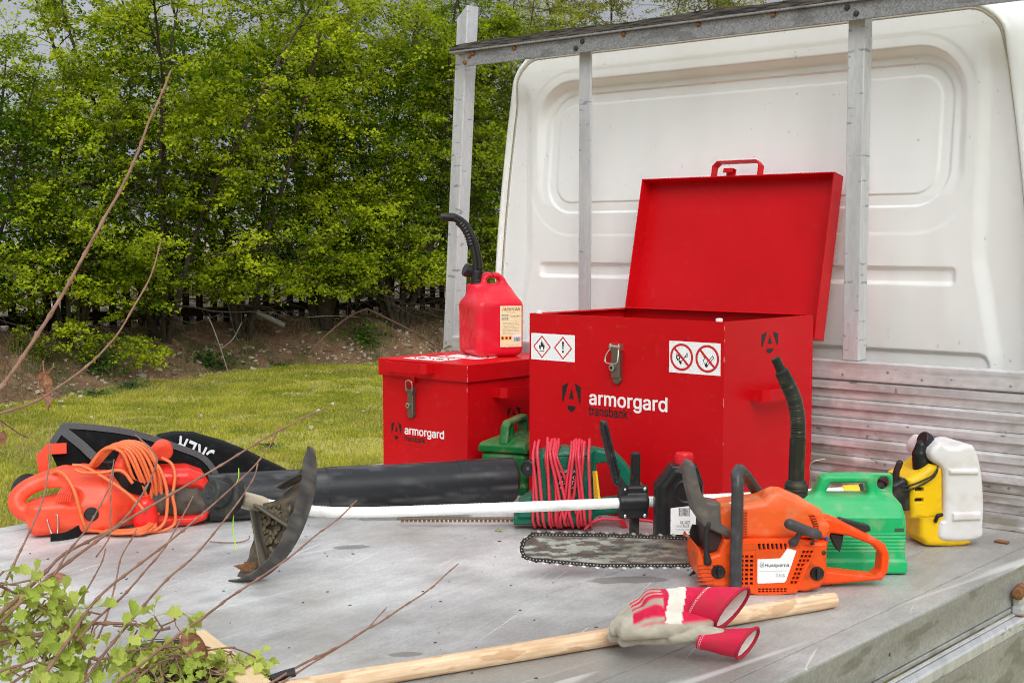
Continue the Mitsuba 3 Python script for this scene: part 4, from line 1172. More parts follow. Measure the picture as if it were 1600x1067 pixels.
put(HT, 'side_screw', tm(bolt_head(.006, .0025)), 'black_plastic', 40, M=HH @ shift(.098, .0215, .141) @ FRONT)
put(HT, 'name_panel', flat(sbox(-.046, .099, .013, .136), .0005), 'black_print', False, M=HH @ shift(0, -.0002, 0) @ FRONT)
HF = HH @ shift(0, -.0008, 0) @ FRONT
words(HT, 'QUALCAST', .0058, HF @ shift(-.041, .1405, 0), 'white_print', True, width=.049)
SK = np.eye(4)
SK[0, 1] = .2
words(HT, 'HEDGE', .0095, HF @ shift(-.040, .1235, 0) @ SK, 'white_print', width=.046)
words(HT, 'MASTER', .0095, HF @ shift(-.0445, .1115, 0) @ SK, 'white_print', width=.053)
words(HT, '+ 430', .0062, HF @ shift(-.044, .1015, 0), 'white_print', width=.040)
put(HT, 'print_dot', flat(Point(.0085, .1045).buffer(.0032), .0004), 'white_print', False, M=HF)
for fm in [tm(flat(Polygon([(.094, .030), (.1035, .033), (.1247, .0005), (.112, .0005)]), .022)).apply_transform(shift(0, .054, 0) @ FRONT), tm(flat(Polygon([(.022, .030), (.034, .030), (.031, .0005), (.02, .0005)]), .02)).apply_transform(shift(0, .05, 0) @ FRONT)]:
    put(HT, 'red_foot', fm, 'red_plastic', False, M=HH)
# cord: one long winding
rng = np.random.default_rng(11)
pts = []
turns = [(-.098, -.104), (-.100, -.092), (-.090, -.080), (-.070, -.060), (-.066, -.066), (-.060, -.030), (-.055, -.045), (-.048, -.050), (-.052, -.014), (-.044, .004), (-.012, -.040), (-.006, -.030), (-.002, -.050), (.000, .010), (.006, .018), (.012, -.022), (.018, .000), (.030, .030)]
for i, (xt, xb) in enumerate(turns):
    o_ = .004 + .008 * (i % 3) + rng.uniform(0, .003)
    zt_, zb_ = .196 + .004 * (i % 3) + rng.uniform(0, .008), .006 + .004 * (i % 2)
    nx = turns[i + 1][0] if i + 1 < len(turns) else xt
    pts += [(xt, .016, zt_), (xt - .004, -.004 - o_, zt_ - .022), ((xt * .65 + xb * .35) - .002, -.006 - o_, .13), (xt * .35 + xb * .65, -.007 - o_, .075), (xb, -.003 - o_, .030), (xb + .006, .016, zb_), (xb + .004, .070, zb_ + .002), ((xb + nx) / 2, .092 + o_, .05), (nx, .092 + o_, .15), (nx + .002, .066, zt_)]
CO = nk(HT, 'cord')
put(HT, 'cord', tube(catmull(pts, 6), .0036, 8), 'cord_red', True, M=HH)
put(HT, 'cord_tail', tube(catmull([(.018, -.01, .006), (.036, -.012, .024), (.058, -.012, .032), (.09, -.010, .0295), (.122, .0, .030), (.15, .004, .026), (.185, .0, .0215), (.20, -.03, .012), (.17, -.07, .0045), (.10, -.075, .0045), (.05, -.07, .0045)], 8), .0036, 8), 'cord_red', True, M=HH)
# cutter blades
bl = []
for i in range(26):
    x = -.150 - i * .0105
    bl.append(tm(flat(Polygon([(x, .012), (x - .0025, .0235), (x - .0060, .0245), (x - .0078, .012)]), .003)).apply_transform(shift(0, .040, .001) @ FRONT))
put(HT, 'blade_bar', cbox(-.430, -.148, .034, .046, .0195, .0245, .001), 'dull_steel', False, M=HH)
put(HT, 'blade_tooth', bl, 'rust', False, M=HH @ shift(0, 0, .0005), kind='stuff')

# ---------------------------------------------------------------- two-stroke oil bottle
OB = thing('oil_bottle', 'black oil bottle with red cap and white label, behind the saw bar', 'bottle')
OM = frame([-1.646, 2.353, 0], 41)
op = [(-.0005, 0), (.104, 0), (.104, .160), (.090, .2005), (.034, .2005), (0, .156)]


def oil_f(p):
    d = s_ext(p, op, .004, .058, .006)
    inner = [(.024, .006), (.098, .006), (.098, .148), (.080, .178), (.047, .178), (.024, .148)]
    d = u_(d, s_ext(p, [(.014, .003), (.101, .003), (.101, .156), (.086, .190), (.040, .190), (.014, .152)], .0, .02, .003), .002)
    d = c_(d, -s_ext(p, inner, -.01, .0025, .002), .002)
    r = np.hypot(p[..., 0] - .066, p[..., 2] - .143)
    d = u_(d, np.hypot(r - .0235, p[..., 1] - .0025) - .0022, .001)
    return d


put2(OB, 'body', nets(oil_f, (-.002, -.002, 0), (.13, .06, .202), .0022), 'moulded', OM, (.014, .014, .015), dirt=(.06, .055, .05), f=40, amt=.25)
kp = 22
OC = nk(OB, 'cap')
put(OC, 'shell', tm(lathe([(0, .200), (.019, .200), (.0195, .202), (.0195, .206), (.0185, .207), (.0195, .208), (.0195, .2215), (.0175, .2245), (0, .225)], 30)), 'red_plastic', 40, M=OM @ shift(.064, .031, 0))
put(OC, 'grip_rib', [tm(cbox(.0190, .0203, -.0011, .0011, .2085, .2205, .0004)).apply_transform(axes([0, 0, 0], [math.cos(t), math.sin(t), 0], [-math.sin(t), math.cos(t), 0], [0, 0, 1])) for t in np.arange(24) * math.pi / 12], 'red_plastic', False, M=OM @ shift(.064, .031, 0), kind='stuff')
OL = nk(OB, 'label')
put(OL, 'paper', flat(Polygon([(.0325, .05), (.094, .05), (.094, .1150), (.0325, .1080)]), .0006), 'white_print', False, M=OM @ shift(0, .0026, 0) @ FRONT)
OF = OM @ shift(0, .0019, 0) @ FRONT
rng = np.random.default_rng(2)
bars, x = [], .050
while x < .074:
    w = rng.choice([.0006, .0010, .0015])
    bars.append(sbox(x, .0905, x + w, .1085))
    x += w + rng.choice([.0006, .0009, .0013])
put(OL, 'barcode', flat(unary_union(bars), .0003), 'black_print', False, M=OF)
words(OL, '5 012345', .0028, OF @ shift(.0475, .0865, 0), 'black_print', width=.028) if False else None
words(OL, 'OL102', .0066, OF @ shift(.0525, .0735, 0), 'black_print', True, width=.0215)
words(OL, '2-STROKE OIL', .0052, OF @ shift(.0450, .0655, 0), 'black_print', width=.0385)
put(OL, 'small_print', flat(unary_union([sbox(x0_, z_, x0_ + w_, z_ + .0009) for z_, s0, s1 in ((.0615, .0415, .089), (.0585, .0445, .0885), (.0535, .058, .068)) for x0_, w_ in [(s0 + k_ * .0045, .0036) for k_ in range(int((s1 - s0) / .0045))]]), .0003), 'grey_print', False, M=OF)

# ---------------------------------------------------------------- red fuel can on the small box
RC = thing('red_fuel_can', 'bright red plastic fuel can with bent black spout, on the small box', 'fuel can')
FM0 = frame([-2.609, 2.851, .3475], 62)
FM = FM0 @ shift(-.020, 0, 0) @ np.diag([1.20, 1.18, 1.065, 1])


def fcan(p):
    d = s_box(p, (.064, .075, .080), (.064, .075, .080), .024)
    d = u_(d, s_box(p, (.066, .076, .160), (.046, .042, .034), .03), .05)
    hd = c_(s_ext(p, [(.034, .14), (.030, .195), (.038, .220), (.050, .2320), (.082, .2305), (.098, .216), (.112, .185), (.120, .14)], .056, .094, .014), -s_ext(p, [(.0480, .1970), (.0495, .2110), (.0565, .2165), (.078, .2150), (.0835, .207), (.078, .196)], -.1, .3, .003), .012)
    d = u_(d, hd, .018)
    d = u_(d, s_cyl(p, (.0245, .080, .14), (.0245, .080, .199), .021, .003), .014)
    y, z = p[..., 1], p[..., 2]
    gr = np.full(y.shape, 1.0)
    p = p + np.array([0, .02, 0])
    y = p[..., 1]
    for a_, b_ in (((.045, .125), (.085, .07)), ((.07, .132), (.11, .077)), ((.10, .132), (.14, .08)), ((.14, .125), (.10, .07)), ((.085, .07), (.05, .035)), ((.11, .077), (.075, .03)), ((.14, .08), (.11, .03)), ((.045, .09), (.08, .035))):
        a_, b_ = np.array(a_), np.array(b_)
        t = np.clip(((y - a_[0]) * (b_ - a_)[0] + (z - a_[1]) * (b_ - a_)[1]) / ((b_ - a_) @ (b_ - a_)), 0, 1)
        gr = np.minimum(gr, np.hypot(y - a_[0] - t * (b_ - a_)[0], z - a_[1] - t * (b_ - a_)[1]))
    d = c_(d, -(p[..., 1] - .02), .006)
    return d + .0022 * np.clip(1 - gr / .0035, 0, 1) * (p[..., 0] < .02)


put2(RC, 'body', nets(fcan, (-.003, -.003, 0), (.131, .153, .236), .0027), 'moulded', FM, (.70, .012, .034), dirt=(.70, .10, .10), f=30, lo=.45, hi=.8, amt=.35)
FS = FM0 @ shift(-.045, -.062, .011)
RS = nk(RC, 'spout')
put(RS, 'collar', tm(lathe([(0, .195), (.0185, .195), (.0195, .198), (.0175, .201), (.0195, .204), (.0175, .207), (.0195, .210), (.016, .214), (.0165, .238), (.015, .24), (0, .24)], 26)), 'black_plastic', 40, M=FS @ shift(.0575, .152, 0))
for o_ in (0, .0145):
    put(RS, 'pipe', tube(catmull([(.055 + o_ * .8, .152 - o_ * .4, .232), (.0535 + o_ * .8, .152 - o_ * .4, .27), (.047 + o_ * .75, .153 - o_ * .4, .305), (.038 + o_ * .6, .154 - o_ * .3, .340), (.021 + o_ * .4, .155, .372 + o_ * .35), (-.004, .156, .390 + o_ * .55), (-.024, .157, .3945 + o_ * .5)], 8), .0085, 14), 'black_plastic', True, M=FS)
put(RS, 'tip', tube([(-.012, .157, .3965), (-.024, .157, .3965), (-.048, .157, .3985), (-.052, .157, .3985)], [.0115, .0120, .0105, .0085], 18), 'black_plastic', 40, M=FS)
pts = catmull([(.050, .152, .245), (.048, .152, .275), (.043, .153, .305), (.034, .154, .338), (.018, .155, .368), (-.004, .156, .386)], 8)
L_ = np.arange(len(pts))
put(RS, 'ribbed_hose', tube(catmull([(.0405, .153, .315), (.034, .154, .340), (.020, .155, .366), (.002, .156, .384)], 14), .0105 + .0009 * np.sin(np.arange(43) * 1.25), 14), 'black_plastic', True, M=FS)
put(RS, 'loose_cap', tm(lathe([(0, -.008), (.019, -.008), (.020, -.005), (.020, .010), (.017, .013), (0, .013)], 24)), 'black_plastic', 40, M=FS @ axes([.036, .165, .240], [.35, 0, .93], [0, 1, 0], [-.93, 0, .35]))
put(RS, 'cap_strap', tube(catmull([(.05, .15, .246), (.068, .13, .247), (.085, .11, .240), (.094, .10, .226)], 8), .0018, 6), 'black_plastic', True, M=FS)
RL = nk(RC, 'label')
put(RL, 'paper', flat(sbox(.032, .030, .099, .150), .0005), 'cream_label', False, M=FM0 @ shift(.0215, -.0004, 0) @ FRONT)
RF = FM0 @ shift(.0215, -.0010, 0) @ FRONT
pr('maroon_print', (.22, .01, .015), .5)
words(RL, 'PADDYCAN', .0082, RF @ shift(.0385, .1360, 0) @ SK, 'maroon_print', True, width=.053)
words(RL, 'FUEL CAN', .0034, RF @ shift(.053, .1295, 0), 'grey_print', width=.027)
words(RL, '5 LITRES MAX', .0045, RF @ shift(.064, .1175, 0), 'black_print', width=.030)
put(RL, 'print_block', flat(unary_union([sbox(.037, .1195, .058, .1245), sbox(.037, .109, .058, .1160)]).difference(unary_union([sbox(.039, .1215, .056, .1225), sbox(.041, .1115, .054, .1130)])), .0003), 'grey_print', False, M=RF)
rng = np.random.default_rng(4)
put(RL, 'small_print', flat(unary_union([sbox(.0385, .105, .0955, .1053)] + [sbox(.040 + k_ * .0043, .1005 - j * .0042, .040 + k_ * .0043 + .0035, .1005 - j * .0042 + .0011) for j in range(9) for k_ in range(rng.integers(6, 13))] + [sbox(.050, .036, .092, .0368), sbox(.058, .0335, .084, .0343)]), .0003), 'grey_print', False, M=RF)
for x in (.035, .047, .0585):
    put(RL, 'hazard_square', flat(sbox(x, .051, x + .0095, .0615), .0003), 'orange_print', False, M=RF)
    put(RL, 'hazard_mark', flat(Polygon([(x + .003, .053), (x + .0065, .053), (x + .0075, .057), (x + .0048, .060), (x + .0022, .0565)]), .0003), 'black_print', False, M=RF @ shift(0, 0, .0003))
put(RL, 'barcode_panel', flat(sbox(.072, .044, .0975, .0665), .0003), 'white_print', False, M=RF)
bars, x = [], .0745
while x < .095:
    w = rng.choice([.0006, .0009, .0013])
    bars.append(sbox(x, .046, x + w, .0585))
    x += w + rng.choice([.0006, .0009])
put(RL, 'barcode', flat(unary_union(bars), .0003), 'blue_print', False, M=RF @ shift(0, 0, .0003))

# ---------------------------------------------------------------- dark green can between the boxes
DC = thing('dark_green_can', 'dusty dark green plastic can squeezed between the two red boxes', 'fuel can')
DM = frame([-2.316, 2.705, 0], 20)


def dcan(p):
    d = s_box(p, (-.0695, .09, .056), (.0675, .087, .057), .016)
    d = u_(d, i_(s_ext(p, [(-.142, .112), (.003, .112), (.003, .124), (-.010, .142), (-.06, .150), (-.12, .146), (-.139, .138), (-.142, .125)], -.004, .184, .008), s_ext(p, [(-.004, .112), (.184, .112), (.184, .124), (.16, .150), (.03, .150), (-.004, .132)], -.15, .01, .006, ax=(1, 2, 0)), .006), .003)
    d = u_(d, s_box(p, (-.0695, .09, .014), (.0710, .091, .015), .010), .006)
    hd = c_(s_ext(p, [(.0, .140), (.012, .185), (.028, .198), (.15, .203), (.165, .19), (.17, .14)], -.082, -.054, .008, ax=(1, 2, 0)), -s_ext(p, [(.012, .156), (.020, .180), (.030, .186), (.036, .180), (.036, .156)], -.2, .1, .003, ax=(1, 2, 0)), .005)
    hd = c_(hd, -s_ext(p, [(.052, .158), (.052, .180), (.060, .185), (.13, .188), (.14, .182), (.142, .158)], -.2, .1, .003, ax=(1, 2, 0)), .005)
    return u_(d, hd, .010)


put2(DC, 'body', nets(dcan, (-.145, -.006, 0), (.006, .186, .206), .0028), 'moulded', DM, (.006, .125, .026), dirt=(.20, .22, .10), f=36, lo=.5, hi=.8, amt=.45, zdust=.75)

# ---------------------------------------------------------------- garden blower vac with its cable
BV = thing('garden_blower_vac', 'orange red garden blower vac with long black tube and coiled orange cable', 'leaf blower')
BM = frame([-2.655, 1.99, 0], 60)
VER = np.array([.80, .070, .030])


def blower_f(p):
    # motor body, a fat shell that narrows to the nozzle
    d = s_cap(p, (-.375, .0, .080), (-.30, .0, .072), .062, .068)
    d = u_(d, s_cap(p, (-.30, .0, .070), (-.21, .005, .055), .062, .050), .03)
    d = u_(d, s_box(p, (-.375, -.02, .045), (.10, .055, .040), .022), .02)
    d = u_(d, s_cap(p, (-.41, .0, .118), (-.35, .02, .125), .020, .030), .03)
    # tail of the lower grip
    d = u_(d, s_ext(p, [(-.468, .050), (-.466, .030), (-.450, .0195), (-.36, .016), (-.36, .075), (-.44, .075)], -.062, .0, .010), .01)
    d = u_(d, s_cap(p, (-.362, -.03, .024), (-.345, -.02, .022), .022, .022), .012)
    # handle loop
    lp = catmull([(-.39, .0, .138), (-.43, -.004, .127), (-.470, -.010, .112), (-.4935, -.016, .093), (-.496, -.022, .074), (-.483, -.028, .058), (-.455, -.032, .052)], 4)
    d = u_(d, s_path(p, lp, .0205), .012)
    # hollow of the loop and the intake dish
    d = c_(d, -s_ext(p, [(-.474, .082), (-.461, .094), (-.428, .108), (-.400, .112), (-.385, .098), (-.39, .088), (-.465, .081)], -.12, .12, .006), .008)
    d = c_(d, -s_cap(p, (-.398, -.075, .108), (-.376, -.070, .096), .024, .024), .006)
    # belt round the seam
    d = c_(d, -(np.maximum(np.abs(p[..., 0] + .2935) - .0009, .0015 - .0 * p[..., 0] - (d + .003))), .0)
    return d


put2(BV, 'motor_body', nets(blower_f, (-.52, -.085, 0), (-.15, .085, .16), .0032), 'moulded', BM, VER, dirt=(.85, .16, .09), f=26, lo=.45, hi=.8, amt=.5, zdust=.25)
gr = []
for i in range(7):
    t = i / 6
    a_, b_ = np.array([-.412 + .030 * t, -.074, .083]), np.array([-.388 + .026 * t, -.062, .1195 - .010 * t * t])
    gr.append(tube(catmull([a_, (a_ + b_) / 2 + [-.005, -.003, .004], b_], 5), .0017, 6))
put(BV, 'intake_grille', gr, 'vermilion', True, M=BM, kind='stuff')
pr('vermilion', VER * 1.0, .35)
put(BV, 'trigger', [cbox(-.4660, -.4625, -.066, -.058, .030, .047, .001), cbox(-.4625, -.452, -.067, -.06, .036, .042, .001)], 'black_plastic', False, M=BM)
put(BV, 'boss_cap', tm(lathe([(0, 0), (.0165, 0), (.0165, .003), (.014, .0055), (0, .006)], 26)), 'black_plastic', 40, M=BM @ shift(-.334, -.0755, .052) @ axes([0, 0, 0], [1, 0, 0], [0, .05, 1], [0, -1, .05]))
scene['red_gloss'] = {'type': 'principled', 'base_color': VC, 'roughness': .25, 'specular': .5}


def shroud_f(p):
    o_ = [(-.215, .085), (-.205, .130), (-.165, .143), (-.108, .141), (-.072, .126), (-.058, .100), (-.056, .040), (-.070, .014), (-.100, .004), (-.185, .0), (-.215, .012)]
    d = s_ext(p, o_, -.058, .060, .022)
    d = c_(d, -s_cap(p, (-.17, -.075, .066), (-.10, -.075, .062), .044, .044), .010)
    return u_(d, s_cap(p, (-.235, 0, .06), (-.19, 0, .068), .048, .055), .02)


put2(BV, 'nozzle_shroud', nets(shroud_f, (-.29, -.062, 0), (-.05, .064, .146), .003), 'red_gloss', BM, (.72, .022, .012), dirt=(.4, .05, .03), f=30, amt=.2)
put2(BV, 'impeller_tube', tube(catmull([(-.19, -.026, .064), (-.15, -.030, .064), (-.09, -.026, .061), (-.06, -.02, .06)], 6), .038, 24), 'matte', BM, (.035, .028, .026), dirt=(.15, .11, .08), f=50, lo=.4, hi=.7, amt=.7)
put2(BV, 'guide_wheel', nets(lambda p: s_ext(p, [(-.2415, .026), (-.238, .066), (-.224, .084), (-.205, .086), (-.190, .070), (-.1832, .040), (-.186, .006), (-.200, -.006 + .008), (-.222, .003), (-.236, .008)], -.098, -.058, .019), (-.245, -.1, 0), (-.18, -.055, .09), .0025), 'red_gloss', BM, (.78, .018, .012), dirt=(.5, .03, .02), f=30, amt=.2)
put2(BV, 'support_horn', nets(lambda p: u_(s_path(p, [(-.262, -.02, .09), (-.262, -.02, .15), (-.250, -.018, .186), (-.212, -.012, .178)], [.026, .018, .014, .013]), u_(s_cap(p, (-.205, -.012, .178), (-.170, -.008, .186), .010, .012), s_cyl(p, (-.166, -.030, .180), (-.166, .0, .190), .0235, .006), .008), .01), (-.295, -.05, .07), (-.138, .03, .215), .003), 'moulded', BM, VER, dirt=(.85, .16, .09), f=26, amt=.4)
# long tube of three lengths, slightly stepped
TB = nk(BV, 'tube')


def tube_seg(x0, x1, r0, r1):
    xs = np.linspace(x0, x1, 24)
    prof = np.stack([np.cos(np.arange(40) / 40 * 2 * np.pi), np.sin(np.arange(40) / 40 * 2 * np.pi) * 1.0], 1)
    return tube(np.stack([xs, xs * 0, .0595 + (xs * 0)], 1), np.linspace(r0, r1, 24), 40)


def tube_col(v):
    n = meshkit.fbm(v * np.array([14, 60, 60]), 4, 3)
    s = meshkit.fbm(v * np.array([9, 160, 160]), 3, 6)
    t = np.clip((n - .55) / .25, 0, 1)[:, None] * .35 + np.clip((s - .80) / .04, 0, 1)[:, None] * .5
    t = np.clip(t, 0, 1)
    return np.array([.020, .021, .024]) * (1 - t) + np.array([.26, .25, .24]) * t


for x0, x1, r0, r1 in ((-.06, .232, .058, .0575), (.230, .336, .0592, .0592), (.334, .575, .0575, .0575), (.573, .722, .0590, .0590)):
    put(TB, 'length', tube_seg(x0, x1, r0, r1).apply_transform(BM), 'moulded', 40, color=None if False else (lambda v: tube_col((v - BM[:3, 3]) @ BM[:3, :3])))
put(TB, 'mouth', tube([(.7205, 0, .0595), (.728, 0, .0592), (.731, 0, .059)], [.059, .057, .050], 40), 'black_plastic', 40, M=BM)
# shoulder clip hanging at the grip
put(BV, 'strap_clip', tube(catmull([(-.420, -.070, .048), (-.414, -.074, .055), (-.4085, -.078, .052), (-.409, -.085, .020), (-.414, -.095, .004), (-.424, -.085, .018), (-.432, -.078, .046)], 8), .0017, 8), 'steel', True, M=BM)
put2(BV, 'strap', tube(catmull([(-.345, -.05, .020), (-.372, -.085, .010), (-.395, -.100, .004), (-.425, -.105, .004)], 6), .014, 4, prof=[(.12, -1), (.12, 1), (-.12, 1), (-.12, -1)]), 'cloth', BM, (.010, .010, .011), amt=.1, smooth=False)
# orange mains cable: coils slung over the horn, round the body and under it
rng = np.random.default_rng(21)
coil = []
for i in range(8):
    u = rng.uniform(-1, 1, 8)
    w_ = i / 7
    coil += [(-.342 + .030 * w_ + .004 * u[0], -.020, .150 + .016 * w_), (-.302 + .040 * w_, -.042, .196 + .020 * w_ + .004 * u[1]), (-.262 + .055 * w_, -.058 - .004 * u[2], .190 + .012 * w_), (-.236 + .058 * w_ + .004 * u[3], -.062 - .005 * (i % 3), .132 + .016 * w_),
             (-.214 + .040 * w_, -.050 - .005 * (i % 2), .082), (-.206 + .022 * w_, -.058, .036), (-.214 + .020 * u[4], -.094 - .011 * (i % 4), .012 + .0045 * (i % 3)), (-.275 - .022 * u[5], -.082 - .010 * (i % 4), .0075 + .004 * (i % 2)),
             (-.328 - .006 * w_, -.030, .014), (-.340, .030, .06), (-.346 + .01 * w_, .040, .115)]
CB = nk(BV, 'cable')
put(CB, 'coil', tube(catmull(coil, 7), .0041, 8), 'cord_orange', True, M=BM)
put(CB, 'loop', tube(catmull([(-.172, -.05, .172), (-.150, -.062, .158), (-.143, -.072, .130), (-.150, -.085, .085), (-.146, -.090, .055), (-.148, -.092, .02), (-.175, -.094, .006), (-.215, -.10, .006)], 8), .0041, 8), 'cord_orange', True, M=BM)
put(CB, 'loop', tube(catmull([(-.205, -.05, .182), (-.178, -.070, .150), (-.165, -.082, .110), (-.163, -.090, .070), (-.172, -.098, .025), (-.205, -.105, .0075), (-.26, -.085, .0075)], 8), .0041, 8), 'cord_orange', True, M=BM)
put(CB, 'loose_end', tube(catmull([(-.374, -.055, .1655), (-.352, -.060, .163), (-.320, -.068, .146), (-.27, -.086, .112), (-.235, -.095, .080), (-.215, -.105, .055)], 8), .0041, 8), 'cord_orange', True, M=BM)
put(CB, 'loose_end', tube(catmull([(-.285, -.055, .146), (-.320, -.060, .144), (-.355, -.062, .150), (-.366, -.066, .157), (-.352, -.072, .150), (-.31, -.07, .147), (-.265, -.076, .150), (-.24, -.085, .12)], 8), .0041, 8), 'cord_orange', True, M=BM)
put(CB, 'supply_lead', tube(catmull([(-.425, -.01, .139), (-.405, -.040, .150), (-.388, -.060, .140), (-.372, -.074, .112), (-.362, -.082, .075), (-.352, -.080, .035), (-.340, -.07, .014), (-.30, -.06, .008)], 8), .0044, 8), 'cord_orange', True, M=BM)
put(BV, 'hand_strap', tube(catmull([(-.455, .03, .115), (-.475, .045, .118), (-.490, .050, .108), (-.496, .048, .092), (-.490, .03, .078)], 6), .017, 4, prof=[(.12, -1), (.12, 1), (-.12, 1), (-.12, -1)]), 'black_rubber', False, M=BM)
put(BV, 'rear_bracket', tube([(-.433, .055, .10), (-.441, .055, .175), (-.425, .055, .190), (-.385, .055, .190)], .010, 4, prof=[(.45, -1.25), (.45, 1.25), (-.45, 1.25), (-.45, -1.25)]), 'vermilion', 30, M=BM)

# ---------------------------------------------------------------- black collection bag behind the blower
BG = thing('black_collection_bag', 'black fabric leaf bag with grey binding and white lettering, behind the blower', 'bag')
bag1 = [(-.425, .185), (-.3938, .232), (-.381, .240), (-.300, .230), (-.2193, .212), (-.116, .172), (-.0637, .146), (-.036, .108), (-.03, .06), (-.08, .04), (-.36, .05), (-.40, .12)]


def bag_f(p):
    w = .006 * (meshkit.fbm(p * 14, 3, 2) - .5)
    return s_ext(p, bag1, .075, .135, .012) + w


put2(BG, 'pouch', nets(bag_f, (-.44, .06, .03), (-.02, .15, .25), .005), 'cloth', BM, (.0085, .0085, .0095), dirt=(.05, .05, .05), f=60, lo=.6, hi=.8, amt=.25)
ed = catmull([(-.427, .074, .185), (-.395, .074, .234), (-.381, .074, .2415), (-.300, .074, .2315), (-.2193, .074, .2135), (-.116, .074, .1735), (-.0637, .074, .1475), (-.0345, .074, .108), (-.029, .074, .07)], 6)
put(BG, 'binding', tube(ed, .0072, 4, prof=[(.35, -1), (.35, 1), (-.35, 1), (-.35, -1)]), 'binding_grey', False, M=BM)
pr('binding_grey', (.085, .088, .095), .8)
put(BG, 'strap', tube(catmull([(-.392, .072, .231), (-.352, .066, .196), (-.322, .055, .166), (-.300, .040, .152)], 6), .0105, 4, prof=[(.12, -1), (.12, 1), (-.12, 1), (-.12, -1)]), 'binding_grey', False, M=BM)
put2(BG, 'buckle', nets(lambda p: u_(s_box(p, (-.298, .015, .150), (.024, .022, .014), .006), s_cap(p, (-.32, .02, .158), (-.325, .02, .14), .007), .006), (-.335, -.02, .125), (-.265, .045, .175), .003), 'moulded', BM, (.010, .010, .011), amt=0)
put2(BG, 'webbing', tube(catmull([(-.30, .0, .142), (-.265, -.052, .122), (-.23, -.06, .105), (-.20, -.06, .10)], 6), .017, 4, prof=[(.12, -1), (.12, 1), (-.12, 1), (-.12, -1)]), 'cloth', BM, (.010, .010, .011), amt=.1, smooth=False)


def bag2_f(p):
    w = .008 * (meshkit.fbm(p * 11, 3, 7) - .5)
    return s_ext(p, [(-.17, .13), (-.165, .192), (-.12, .199), (-.075, .196), (-.008, .171), (.050, .146), (.105, .116), (.165, .083), (.185, .05), (.10, .02), (-.10, .03)], .15, .235, .022) + w


put2(BG, 'tail', nets(bag2_f, (-.19, .14, .0), (.2, .245, .21), .005), 'cloth', BM, (.0085, .0085, .0095), dirt=(.05, .05, .05), f=60, lo=.6, hi=.8, amt=.25)
wm = meshkit.text_mesh('BLACK & DECKER', .042, .0006, True)
wm.vertices[:, 0] -= wm.bounds[1][0]
wm = wm.subdivide()
vx = wm.vertices.copy()
wm.vertices = np.stack([-vx[:, 0] * .72, -vx[:, 1] * 1.1, vx[:, 2]], 1)   # upside down, as the bag lies
LX = BM @ shift(-.112, .1478, .194) @ FRONT
keep = np.all(wm.vertices[wm.faces][:, :, 0] < .098, axis=1)
wm.update_faces(keep)
rt = math.radians(-27)
vx = wm.vertices.copy()
wm.vertices[:, 0], wm.vertices[:, 1] = vx[:, 0] * math.cos(rt) - vx[:, 1] * math.sin(rt), vx[:, 0] * math.sin(rt) + vx[:, 1] * math.cos(rt)
put(BG, 'lettering', wm, 'white_print', False, M=LX)

# ---------------------------------------------------------------- a pair of work gloves on the broom handle
GA = frame([-1.20, 1.83, 0], 41)
GLR, GLW, GLI = np.array([.56, .016, .062]), np.array([.43, .385, .315]), np.array([.72, .66, .64])


def glove(name, label, hand_f, lo, hi, colour, wrist, mouth):
    G_ = thing(name, label, 'glove', None)
    m = nets(hand_f, lo, hi, .0024)
    sm = trimesh.graph.smooth_shade(m, angle=math.radians(60), facet_minarea=None)
    v = np.array(sm.vertices)
    n = np.array(sm.vertex_normals)
    m2 = trimesh.Trimesh(v + n * (.0014 * (meshkit.fbm(v * 160, 3, 4) - .5))[:, None], np.array(sm.faces), process=False)
    put(G_, 'hand', m2.apply_transform(GA), 'cloth', True, color=colour(v, n))
    (wc, wa, wb), (mc, ma, mb) = [tuple(np.array(q, float) for q in s_) for s_ in (wrist, mouth)]
    t = np.linspace(0, 2 * np.pi, 48, endpoint=False)
    rows = []
    for s_ in np.linspace(0, 1, 12):
        e = s_ ** .8
        c, a_, b_ = wc + (mc - wc) * s_, wa + (ma - wa) * e, wb + (mb - wb) * e
        rows.append(c + np.cos(t)[:, None] * a_ + np.sin(t)[:, None] * b_ + (.0022 * (meshkit.noise(np.stack([np.cos(t) * 3, np.sin(t) * 3, t * 0 + s_ * 3], 1), 3) - .5))[:, None] * (a_ / np.linalg.norm(a_)))
    rows = np.array(rows)

    def skin(rw):
        k, q = rw.shape[:2]
        vid = np.arange(k * q).reshape(k, q)
        f4 = np.stack([vid[:-1], np.roll(vid[:-1], -1, 1), np.roll(vid[1:], -1, 1), vid[1:]], -1).reshape(-1, 4)
        return trimesh.Trimesh(rw.reshape(-1, 3), np.vstack([f4[:, :3], f4[:, [0, 2, 3]]]), process=False)
    put2(G_, 'cuff', skin(rows), 'cloth', GA, GLR, dirt=(.42, .05, .05), f=50, lo=.4, hi=.75, amt=.5, smooth=True)
    ctr = rows.mean(1, keepdims=True)
    put2(G_, 'lining', skin(ctr + (rows - ctr) * .955 + (rows[-1:].mean(1, keepdims=True) - rows[:1].mean(1, keepdims=True)) * .0), 'cloth', GA, GLI, dirt=(.55, .48, .45), f=40, amt=.4, smooth=True)
    put(G_, 'cuff_binding', tube(rows[-1] * .978 + ctr[-1] * .022, .0030, 8, closed=True), 'glove_binding', True, M=GA)
    for q_ in (.06, .10):
        r_ = rows[0] + (rows[-1] - rows[0]) * q_
        rc = r_.mean(0)
        r_ = rc + (r_ - rc) * 1.015
        put(G_, 'stitching', [tube([r_[i], (r_[i] * .4 + r_[(i + 1) % 48] * .6)], .0005, 5) for i in range(48)], 'stitch', True, M=GA, kind='stuff')
    return G_


pr('glove_binding', (.40, .010, .035), .85)
pr('stitch', (.75, .60, .55), .8)


